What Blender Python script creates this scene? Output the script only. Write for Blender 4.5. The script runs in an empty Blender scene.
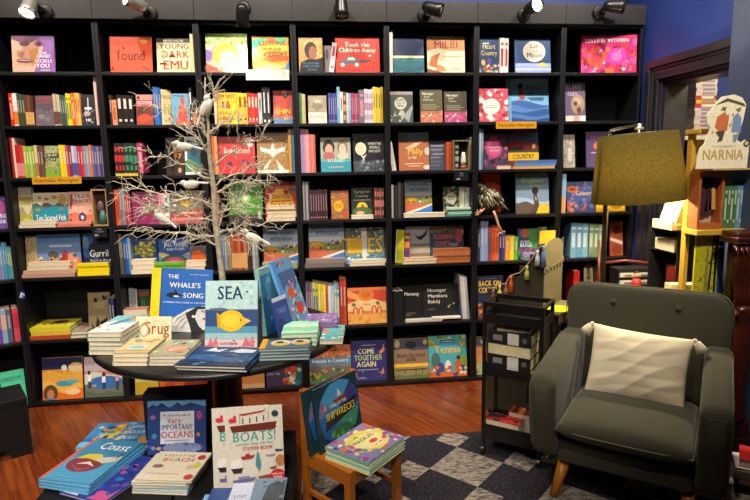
import bpy, bmesh, math, random
from mathutils import Vector, Matrix, Euler
R = math.radians
COL = bpy.context.scene.collection
SC = bpy.context.scene

# ------------------------------------------------------------------ colour / materials
def lin(h):
    o = []
    for i in (0, 2, 4):
        c = int(h[i:i+2], 16) / 255
        o.append(c / 12.92 if c <= .04045 else ((c + .055) / 1.055) ** 2.4)
    return (o[0], o[1], o[2], 1)

MATS = {}
def mat(name, col=None, rough=.5, spec=.5, metal=0, noise=0, nscale=20, bump=0, bscale=60, emit=None, estr=0, sheen=0, stretch=None):
    if name in MATS: return MATS[name]
    m = bpy.data.materials.new(name); m.use_nodes = True
    nt = m.node_tree; N = nt.nodes; L = nt.links; b = N['Principled BSDF']
    b.inputs['Roughness'].default_value = rough; b.inputs['Specular IOR Level'].default_value = spec
    b.inputs['Metallic'].default_value = metal
    if sheen: b.inputs['Sheen Weight'].default_value = sheen
    tc = N.new('ShaderNodeTexCoord'); mp = N.new('ShaderNodeMapping'); L.new(tc.outputs['Object'], mp.inputs['Vector'])
    if stretch: mp.inputs['Scale'].default_value = stretch
    if col is None:
        a = N.new('ShaderNodeAttribute'); a.attribute_name = 'Col'; src = a.outputs['Color']
    else:
        c = N.new('ShaderNodeRGB'); c.outputs[0].default_value = lin(col); src = c.outputs[0]
    if noise:
        n = N.new('ShaderNodeTexNoise'); n.inputs['Scale'].default_value = nscale; n.inputs['Detail'].default_value = 4
        L.new(mp.outputs[0], n.inputs['Vector'])
        r = N.new('ShaderNodeMapRange'); r.inputs['To Min'].default_value = 1 - noise; r.inputs['To Max'].default_value = 1 + noise
        r.inputs['From Min'].default_value = .3; r.inputs['From Max'].default_value = .7
        L.new(n.outputs['Fac'], r.inputs['Value'])
        x = N.new('ShaderNodeVectorMath'); x.operation = 'SCALE'; L.new(src, x.inputs[0]); L.new(r.outputs[0], x.inputs['Scale'])
        src = x.outputs[0]
    L.new(src, b.inputs['Base Color'])
    if bump:
        n2 = N.new('ShaderNodeTexNoise'); n2.inputs['Scale'].default_value = bscale; n2.inputs['Detail'].default_value = 3
        L.new(mp.outputs[0], n2.inputs['Vector'])
        bp = N.new('ShaderNodeBump'); bp.inputs['Strength'].default_value = bump; bp.inputs['Distance'].default_value = .004
        L.new(n2.outputs['Fac'], bp.inputs['Height']); L.new(bp.outputs[0], b.inputs['Normal'])
    if emit:
        b.inputs['Emission Color'].default_value = lin(emit); b.inputs['Emission Strength'].default_value = estr
    MATS[name] = m
    return m

PRINT = mat('printed_paper', None, .42, .4, noise=.09, nscale=70)
BLACKW = mat('black_painted_wood', '151518', .42, .4, noise=.12, nscale=9, bump=.05, bscale=30)
FASCIA = mat('charcoal_fascia_paint', '282624', .38, .5, noise=.08, nscale=6)
BACKP = mat('black_back_panel', '0f0f12', .6, .25, noise=.1, nscale=8)
METALB = mat('black_powder_coat', '161515', .35, .45, noise=.06, nscale=30)
MATTEB = mat('matte_black_board', '141315', .55, .3, noise=.08, nscale=14)
FABRIC = mat('olive_charcoal_fabric', '3d3b2d', .85, .25, noise=.1, nscale=220, bump=.25, bscale=500, sheen=.15)
PIPING = mat('grey_olive_piping', '55523f', .8, .25, noise=.1, nscale=80)
CUSH = mat('cream_cotton', 'efe2c4', .9, .2, noise=.05, nscale=9, bump=.3, bscale=260, sheen=.2)
OAK = mat('honey_wood', 'b06c1c', .4, .45, noise=.14, nscale=14, stretch=(6, 6, 1))
CHAIRW = mat('orange_stained_wood', 'a8601c', .38, .5, noise=.12, nscale=16, stretch=(5, 5, 1))
DARKW = mat('dark_mahogany', '481c10', .28, .6, noise=.25, nscale=14, stretch=(1, 1, .3))
REDW = mat('red_brown_wood', '6a2a1c', .35, .5, noise=.15, nscale=16)
PEDW = mat('brown_pedestal_wood', '5a2712', .35, .5, noise=.2, nscale=12, stretch=(6, 6, .6))
YELW = mat('yellow_pine', 'c89c34', .5, .4, noise=.1, nscale=12, stretch=(1, 6, 6))
CARD = mat('tan_cardboard', 'b89a5c', .75, .2, noise=.05, nscale=20)
CREAMC = mat('pale_cardboard', 'e2c98c', .7, .25, noise=.04, nscale=20)
TANB = mat('grey_tan_board', '6e664c', .7, .25, noise=.06, nscale=24)
BRASS = mat('aged_brass', '4c4434', .35, .5, metal=.6, noise=.1, nscale=40)
WHITEP = mat('white_plaster', 'e6e0d2', .75, .3, noise=.06, nscale=40, bump=.2, bscale=90)
BARK = mat('silver_white_bark', 'b4aa96', .75, .3, noise=.28, nscale=70, bump=.6, bscale=120, stretch=(1, 1, .5))
TWIG = mat('frosted_twig', 'd2c8b2', .8, .2, noise=.15, nscale=60)
BLUEW = mat('deep_blue_wall_paint', '2c3f86', .5, .45, noise=.06, nscale=5, bump=.04, bscale=40)
GREYBLUE = mat('grey_blue_pier_paint', '3e4a68', .5, .45, noise=.05, nscale=5)
TRIM = mat('dark_trim_paint', '28262c', .35, .5, noise=.08, nscale=12)
CREAMW = mat('cream_wall', 'b09c74', .8, .2, noise=.05, nscale=4)
CEILM = mat('ceiling_white', 'b8b4ac', .9, .2, noise=.03, nscale=3)
BULB = mat('lamp_bulb_glow', 'fff4dc', .4, .5, emit='fff0d0', estr=18)
SATINM = mat('satin_nickel', 'b8b4aa', .3, .5, metal=.7, noise=.05, nscale=30)
FEATH = mat('mottled_feather', None, .9, .2, noise=.35, nscale=90, bump=.7, bscale=160)
TASSEL = mat('dyed_cotton', None, .9, .2, noise=.12, nscale=120)

def floor_mat():
    m = bpy.data.materials.new('jarrah_boards'); m.use_nodes = True
    nt = m.node_tree; N = nt.nodes; L = nt.links; b = N['Principled BSDF']
    tc = N.new('ShaderNodeTexCoord'); mp = N.new('ShaderNodeMapping'); mp.inputs['Rotation'].default_value = (0, 0, R(58))
    L.new(tc.outputs['Object'], mp.inputs['Vector'])
    br = N.new('ShaderNodeTexBrick'); br.inputs['Scale'].default_value = 1; br.inputs['Brick Width'].default_value = 1.7; br.inputs['Row Height'].default_value = .12
    br.inputs['Mortar Size'].default_value = .0016; br.inputs['Bias'].default_value = 0; br.offset = .37
    br.inputs['Color1'].default_value = lin('6e2e10'); br.inputs['Color2'].default_value = lin('863e18'); br.inputs['Mortar'].default_value = lin('54260f')
    L.new(mp.outputs[0], br.inputs['Vector'])
    m2 = N.new('ShaderNodeMapping'); m2.inputs['Scale'].default_value = (1.4, 22, 1); L.new(mp.outputs[0], m2.inputs['Vector'])
    n = N.new('ShaderNodeTexNoise'); n.inputs['Scale'].default_value = 2.2; n.inputs['Detail'].default_value = 7; L.new(m2.outputs[0], n.inputs['Vector'])
    r = N.new('ShaderNodeMapRange'); r.inputs['From Min'].default_value = .3; r.inputs['From Max'].default_value = .7; r.inputs['To Min'].default_value = .55; r.inputs['To Max'].default_value = 1.35
    L.new(n.outputs['Fac'], r.inputs['Value'])
    x = N.new('ShaderNodeVectorMath'); x.operation = 'SCALE'; L.new(br.outputs['Color'], x.inputs[0]); L.new(r.outputs[0], x.inputs['Scale'])
    L.new(x.outputs[0], b.inputs['Base Color'])
    n3 = N.new('ShaderNodeTexNoise'); n3.inputs['Scale'].default_value = 6; L.new(tc.outputs['Object'], n3.inputs['Vector'])
    r3 = N.new('ShaderNodeMapRange'); r3.inputs['To Min'].default_value = .16; r3.inputs['To Max'].default_value = .36; L.new(n3.outputs['Fac'], r3.inputs['Value'])
    L.new(r3.outputs[0], b.inputs['Roughness'])
    bp = N.new('ShaderNodeBump'); bp.inputs['Strength'].default_value = .12; bp.inputs['Distance'].default_value = .003
    L.new(n.outputs['Fac'], bp.inputs['Height']); L.new(bp.outputs[0], b.inputs['Normal'])
    return m
def rug_mat():
    m = bpy.data.materials.new('distressed_diamond_rug'); m.use_nodes = True
    nt = m.node_tree; N = nt.nodes; L = nt.links; b = N['Principled BSDF']; b.inputs['Roughness'].default_value = .95; b.inputs['Specular IOR Level'].default_value = .1
    tc = N.new('ShaderNodeTexCoord')
    def chk(rot, loc, s, c1, c2):
        mp = N.new('ShaderNodeMapping'); mp.inputs['Location'].default_value = loc; mp.inputs['Rotation'].default_value = (0, 0, R(rot)); L.new(tc.outputs['Object'], mp.inputs['Vector'])
        c = N.new('ShaderNodeTexChecker'); c.inputs['Scale'].default_value = s; L.new(mp.outputs[0], c.inputs['Vector']); return c
    c1 = chk(45, RUGLOC, 1 / .275, 0, 0)
    c2 = chk(0, RUGLOC2, 1 / .389, 0, 0)
    c3 = chk(45, RUGLOC3, 1 / .55, 0, 0)
    def math_(op, a, bb):
        k = N.new('ShaderNodeMath'); k.operation = op
        for i, v in enumerate((a, bb)):
            if hasattr(v, 'links'): L.new(v, k.inputs[i])
            else: k.inputs[i].default_value = v
        return k.outputs[0]
    a = math_('MULTIPLY', c1.outputs['Fac'], math_('MAXIMUM', c3.outputs['Fac'], c2.outputs['Fac']))
    n = N.new('ShaderNodeTexNoise'); n.inputs['Scale'].default_value = 26; n.inputs['Detail'].default_value = 6; n.inputs['Roughness'].default_value = .75
    mpn = N.new('ShaderNodeMapping'); mpn.inputs['Scale'].default_value = (1, 2.6, 1); L.new(tc.outputs['Object'], mpn.inputs['Vector']); L.new(mpn.outputs[0], n.inputs['Vector'])
    rr = N.new('ShaderNodeMapRange'); rr.inputs['From Min'].default_value = .36; rr.inputs['From Max'].default_value = .56; L.new(n.outputs['Fac'], rr.inputs['Value'])
    f = math_('MULTIPLY', a, rr.outputs[0])
    n2 = N.new('ShaderNodeTexNoise'); n2.inputs['Scale'].default_value = 90; n2.inputs['Detail'].default_value = 3; L.new(tc.outputs['Object'], n2.inputs['Vector'])
    r2 = N.new('ShaderNodeMapRange'); r2.inputs['From Min'].default_value = .5; r2.inputs['From Max'].default_value = .75; r2.inputs['To Max'].default_value = .17; L.new(n2.outputs['Fac'], r2.inputs['Value'])
    f2 = math_('MAXIMUM', f, r2.outputs[0])
    mx = N.new('ShaderNodeMix'); mx.data_type = 'RGBA'; L.new(f2, mx.inputs[0]); mx.inputs[6].default_value = lin('26242c'); mx.inputs[7].default_value = lin('9c9184')
    L.new(mx.outputs[2], b.inputs['Base Color'])
    bp = N.new('ShaderNodeBump'); bp.inputs['Strength'].default_value = .5; bp.inputs['Distance'].default_value = .004
    L.new(n2.outputs['Fac'], bp.inputs['Height']); L.new(bp.outputs[0], b.inputs['Normal'])
    return m
def shade_mat():
    m = bpy.data.materials.new('olive_linen_shade'); m.use_nodes = True
    nt = m.node_tree; N = nt.nodes; L = nt.links; out = N['Material Output']; N.remove(N['Principled BSDF'])
    tc = N.new('ShaderNodeTexCoord')
    def wv(scale):
        mp = N.new('ShaderNodeMapping'); mp.inputs['Scale'].default_value = scale; L.new(tc.outputs['Object'], mp.inputs['Vector'])
        n = N.new('ShaderNodeTexNoise'); n.inputs['Scale'].default_value = 1; n.inputs['Detail'].default_value = 4; n.inputs['Roughness'].default_value = .7; L.new(mp.outputs[0], n.inputs['Vector']); return n
    a = wv((70, 70, 420)); c = wv((300, 300, 90))
    ad = N.new('ShaderNodeMath'); ad.operation = 'ADD'; L.new(a.outputs['Fac'], ad.inputs[0]); L.new(c.outputs['Fac'], ad.inputs[1])
    r = N.new('ShaderNodeMapRange'); r.inputs['From Min'].default_value = .75; r.inputs['From Max'].default_value = 1.25; L.new(ad.outputs[0], r.inputs['Value'])
    mx = N.new('ShaderNodeMix'); mx.data_type = 'RGBA'; L.new(r.outputs[0], mx.inputs[0]); mx.inputs[6].default_value = lin('55491f'); mx.inputs[7].default_value = lin('80713a')
    d = N.new('ShaderNodeBsdfDiffuse'); t = N.new('ShaderNodeBsdfTranslucent'); L.new(mx.outputs[2], d.inputs[0]); L.new(mx.outputs[2], t.inputs[0])
    s = N.new('ShaderNodeMixShader'); s.inputs[0].default_value = .55; L.new(d.outputs[0], s.inputs[1]); L.new(t.outputs[0], s.inputs[2]); L.new(s.outputs[0], out.inputs[0])
    return m

# ------------------------------------------------------------------ mesh builder
class MB:
    def __init__(s): s.v = []; s.f = []; s.c = []
    def face(s, pts, c='808080'):
        n = len(s.v); s.v += [tuple(q) for q in pts]; s.f.append(tuple(range(n, n + len(pts)))); s.c.append(c)
    def mesh_(s, vs, fs, c):
        n = len(s.v); s.v += [tuple(q) for q in vs]
        for f in fs: s.f.append(tuple(n + i for i in f)); s.c.append(c)
    def box(s, x0, x1, y0, y1, z0, z1, c='808080', cs=None, M=None):
        vs = [Vector((x, y, z)) for z in (z0, z1) for y in (y0, y1) for x in (x0, x1)]
        if M: vs = [M @ q for q in vs]
        n = len(s.v); s.v += [tuple(q) for q in vs]
        F = {'b': (0, 2, 3, 1), 't': (4, 5, 7, 6), 'f': (0, 1, 5, 4), 'k': (2, 6, 7, 3), 'l': (0, 4, 6, 2), 'r': (1, 3, 7, 5)}
        for k, f in F.items(): s.f.append(tuple(n + i for i in f)); s.c.append((cs or {}).get(k, c))
    def prism(s, poly, axis, a, b, c='808080', M=None):
        def P(u, w, t):
            q = Vector({'x': (t, u, w), 'y': (u, t, w), 'z': (u, w, t)}[axis]); return M @ q if M else q
        n = len(poly); A = [P(u, w, a) for u, w in poly]; B = [P(u, w, b) for u, w in poly]
        area = sum(poly[i][0] * poly[(i + 1) % n][1] - poly[(i + 1) % n][0] * poly[i][1] for i in range(n))
        fl = (area > 0) != (axis == 'y')
        fs = [tuple(range(n))[::-1] if fl else tuple(range(n)), tuple(range(n, 2 * n)) if fl else tuple(range(n, 2 * n))[::-1]]
        for i in range(n):
            j = (i + 1) % n; fs.append((i, j, n + j, n + i) if fl else (i, n + i, n + j, j))
        s.mesh_(A + B, fs, c)
    def lathe(s, prof, seg=24, c='808080', M=None, cap=True):
        vs = []; fs = []; k = len(prof)
        for i in range(seg):
            a = 2 * math.pi * i / seg
            for r, z in prof: vs.append(Vector((r * math.cos(a), r * math.sin(a), z)))
        for i in range(seg):
            j = (i + 1) % seg
            for q in range(k - 1): fs.append((i * k + q, j * k + q, j * k + q + 1, i * k + q + 1))
        if cap:
            if prof[0][0] > 1e-6: fs.append(tuple(i * k for i in range(seg))[::-1])
            if prof[-1][0] > 1e-6: fs.append(tuple(i * k + k - 1 for i in range(seg)))
        if M: vs = [M @ q for q in vs]
        s.mesh_(vs, fs, c)
    def tube(s, pts, rad, seg=8, c='808080', M=None):
        pts = [Vector(q) for q in pts]
        if M: pts = [M @ q for q in pts]
        if not isinstance(rad, (list, tuple)): rad = [rad] * len(pts)
        vs = []; fs = []; up = Vector((.13, .21, 1)).normalized()
        for i, q in enumerate(pts):
            d = (pts[min(i + 1, len(pts) - 1)] - pts[max(i - 1, 0)]).normalized()
            a = d.cross(up)
            if a.length < 1e-3: a = d.cross(Vector((1, 0, 0)))
            a.normalize(); b = d.cross(a)
            for k in range(seg):
                t = 2 * math.pi * k / seg; vs.append(q + (a * math.cos(t) + b * math.sin(t)) * rad[i])
        for i in range(len(pts) - 1):
            for k in range(seg):
                l = (k + 1) % seg; fs.append((i * seg + k, i * seg + l, (i + 1) * seg + l, (i + 1) * seg + k))
        fs.append(tuple(range(seg))[::-1]); fs.append(tuple(range((len(pts) - 1) * seg, len(pts) * seg)))
        s.mesh_(vs, fs, c)
    def ball(s, ctr, rx, ry, rz, seg=14, ring=9, c='808080', M=None):
        vs = []; fs = []
        for i in range(ring + 1):
            t = math.pi * i / ring
            for k in range(seg):
                a = 2 * math.pi * k / seg
                vs.append(Vector((ctr[0] + rx * math.sin(t) * math.cos(a), ctr[1] + ry * math.sin(t) * math.sin(a), ctr[2] + rz * math.cos(t))))
        for i in range(ring):
            for k in range(seg):
                l = (k + 1) % seg; fs.append((i * seg + k, (i + 1) * seg + k, (i + 1) * seg + l, i * seg + l))
        if M: vs = [M @ q for q in vs]
        s.mesh_(vs, fs, c)
    def mesh(s, name, material, smooth=False):
        me = bpy.data.meshes.new(name); me.from_pydata(s.v, [], s.f)
        ca = me.color_attributes.new('Col', 'FLOAT_COLOR', 'CORNER')
        buf = []
        cache = {}
        for f, c in zip(s.f, s.c):
            if c not in cache: cache[c] = lin(c) if isinstance(c, str) else c
            buf += list(cache[c]) * len(f)
        ca.data.foreach_set('color', buf)
        me.materials.append(material)
        if smooth: me.shade_smooth()
        me.update(); return me
    def build(s, name, material, parent=None, smooth=False, bevel=0, bseg=2, weld=False):
        me = s.mesh(name, material, smooth)
        if weld:
            bm = bmesh.new(); bm.from_mesh(me); bmesh.ops.remove_doubles(bm, verts=bm.verts, dist=1e-5); bmesh.ops.recalc_face_normals(bm, faces=bm.faces); bm.to_mesh(me); bm.free()
        o = bpy.data.objects.new(name, me); COL.objects.link(o)
        if parent: o.parent = parent
        if bevel:
            b = o.modifiers.new('bevel', 'BEVEL'); b.width = bevel; b.segments = bseg; b.limit_method = 'ANGLE'; b.angle_limit = R(35)
        return o

def tag(o, label, cat, group=None):
    o['label'] = label; o['category'] = cat
    if group: o['group'] = group
    return o
def thing(name, label, cat, loc=(0, 0, 0), rz=0, group=None):
    o = bpy.data.objects.new(name, None); COL.objects.link(o); o.location = loc; o.rotation_euler = (0, 0, rz); o.empty_display_size = .1
    return tag(o, label, cat, group)
def struct(o): o['kind'] = 'structure'; return o

# ------------------------------------------------------------------ lettering
GL = {}
def glyph(ch):
    if ch in GL: return GL[ch]
    cu = bpy.data.curves.new('g', 'FONT'); cu.body = ch; cu.size = 1; cu.resolution_u = 2; cu.fill_mode = 'FRONT'
    ob = bpy.data.objects.new('g', cu); me = ob.to_mesh()
    vs = [(v.co.x, v.co.y) for v in me.vertices]; fs = [tuple(q.vertices) for q in me.polygons]
    ob.to_mesh_clear(); bpy.data.objects.remove(ob); bpy.data.curves.remove(cu)
    w = (max(v[0] for v in vs) + .06) if vs else .3
    GL[ch] = (vs, fs, w); return GL[ch]
def text_polys(s):
    x = 0; out = []
    for ch in s:
        if ch == ' ': x += .3; continue
        vs, fs, w = glyph(ch)
        for f in fs: out.append([(vs[i][0] + x, vs[i][1]) for i in f])
        x += w
    return out, x

# ------------------------------------------------------------------ artwork on a cover, in cover units
def clip(poly):
    for ax, lim, sg in ((0, 0, 1), (0, 1, -1), (1, 0, 1), (1, 1, -1)):
        o = []
        for i in range(len(poly)):
            a, b = poly[i - 1], poly[i]
            da, db = (a[ax] - lim) * sg, (b[ax] - lim) * sg
            if da >= 0 and db >= 0: o.append(b)
            elif da >= 0 > db or db >= 0 > da:
                t = da / (da - db); q = (a[0] + (b[0] - a[0]) * t, a[1] + (b[1] - a[1]) * t); o.append(q)
                if db >= 0: o.append(b)
        poly = o
        if len(poly) < 3: return []
    return poly
def art(ops, w, h):
    """list of (polygon in 0..1 cover units, colour, layer)"""
    out = []; k = 0
    for op in ops:
        k += 1; t = op[0]
        if t == 'r': P = [[(op[1], op[2]), (op[1] + op[3], op[2]), (op[1] + op[3], op[2] + op[4]), (op[1], op[2] + op[4])]]; c = op[5]
        elif t == 'e': P = [[(op[1] + op[3] * math.cos(a * math.pi / 10), op[2] + op[4] * math.sin(a * math.pi / 10)) for a in range(20)]]; c = op[5]
        elif t == 'p': P = [list(op[2])]; c = op[1]
        elif t == 'w':
            _, y, am, fr, c, ph = op
            P = [[(i / 12, y + am * math.sin((i / 12 * fr + ph * .17) * 2 * math.pi)), ((i + 1) / 12, y + am * math.sin(((i + 1) / 12 * fr + ph * .17) * 2 * math.pi)), ((i + 1) / 12, 0), (i / 12, 0)][::-1] for i in range(12)]
        elif t == 's':
            _, n, cols, seed, x0, y0, x1, y1, sz = op; rg = random.Random(seed)
            for i in range(n):
                cx, cy = rg.uniform(x0, x1), rg.uniform(y0, y1); a0 = rg.uniform(0, 6); rr = sz * rg.uniform(.5, 1.25); q = w / h
                pl = clip([(cx + rr * rg.uniform(.6, 1.2) * math.cos(a0 + j), cy + rr * q * rg.uniform(.5, 1.1) * math.sin(a0 + j)) for j in (0, 1.05, 2.1, 3.14, 4.2, 5.25)])
                if pl: out.append((pl, cols[i % len(cols)], k + (i % 3) * .25))
            continue
        elif t == 't':
            _, s, cx, cy, th, c, mw, rot = op
            ps, W = text_polys(s); sy = th * h / .7; sx = min(sy, mw * w / W)
            if sx < sy * .4: sy = sx / .4
            for dx in (-.016, .016):
                for pl in ps: out.append(([(cx + (u + dx - W / 2) * sx / w, cy + v * sy / h) for u, v in pl], c, k + .5 + dx * 15))
            continue
        for pl in P:
            pl = clip(pl)
            if pl: out.append((pl, c, k))
    return out

SPST = {0: [], 1: [(.3, .42, .4, .4)], 2: [(.22, .2, .56, .5), (.22, .8, .56, .07)], 3: [(0, .05, 1, .4)], 4: [(.25, .55, .5, .33), (.25, .12, .5, .08)],
        5: [(.05, .38, .9, .22), (.2, .1, .6, .16), (.2, .72, .6, .16)], 6: [(.36, .3, .28, .55), (.25, .05, .5, .06)], 7: [(0, .4, 1, .6)], 8: [(.2, .3, .55, .42), (.1, .82, .8, .06)], 9: [(0, .86, 1, .14), (0, 0, 1, .4)]}
PAGEC = 'e0d2b4'
BC = {}
def book_parts(w, h, t, cov, sp, ops, st=0, c2='f0e8d8', spops=(), pagec=PAGEC):
    """cover builder and page-block builder; front cover at y=0 facing -Y, spine at -x"""
    c = min(.0018, t * .16); A = MB(); x0, x1 = -w / 2, w / 2
    A.box(x0, x1, 0, c, 0, h, cov); A.box(x0, x1, t - c, t, 0, h, cov); A.box(x0, x0 + c, c, t - c, 0, h, sp)
    A.c[4] = cov
    L = .00022
    for pl, col, k in art(ops, w, h): A.face([(x0 + u * w, -L * (k + 1) , v * h) for u, v in pl], col)
    if not c2: c2 = tuple(.62 * i + .38 * j for i, j in zip(lin(sp), lin('f0e8d8')))
    sops = [('r', a, b, cc, d, c2) for a, b, cc, d in SPST[st]] + list(spops)
    for pl, col, k in art(sops, t, h): A.face([(x0 - L * (k + 1), t - u * t, v * h) for u, v in pl], col)
    B = MB(); B.box(x0 + c, x1 - min(.003, w * .04), c, t - c, min(.003, h * .02), h - min(.003, h * .02), pagec)
    return A, B
def place(o, b, x, y, z, eul):
    a = CORNER if b < 0 else 0
    o.location = (x * math.cos(a) - y * math.sin(a), x * math.sin(a) + y * math.cos(a), z)
    o.rotation_euler = (eul[0], eul[1], eul[2] + a)
def shelf_book(name, label, group, b, x, y, z, eul, w, h, t, cov, sp, ops, st=0, c2='f0e8d8'):
    key = (w, h, t, cov, sp, st, c2, str(ops))
    if key not in BC:
        A, B = book_parts(w, h, t, cov, sp, ops, st, c2)
        A.mesh_(B.v, B.f, PAGEC); BC[key] = A.mesh(name, PRINT)
    o = bpy.data.objects.new(name, BC[key]); COL.objects.link(o); tag(o, label, 'book', group); place(o, b, x, y, z, eul); return o
def fine_book(name, label, loc, eul, w, h, t, cov, sp, ops, group=None, spops=(), pagec=PAGEC, cat='book', order='XYZ'):
    A, B = book_parts(w, h, t, cov, sp, ops, 0, 'f0e8d8', spops, pagec)
    r_ = bpy.data.objects.new(name, None); COL.objects.link(r_); r_.empty_display_size = .05; tag(r_, label, cat, group)
    r_.location = loc; r_.rotation_euler = Euler(eul, order) if order == 'XYZ' else Euler(eul, order).to_matrix().to_euler()
    A.build('cover', PRINT, r_); B.build('page_block', PRINT, r_); return r_

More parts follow.
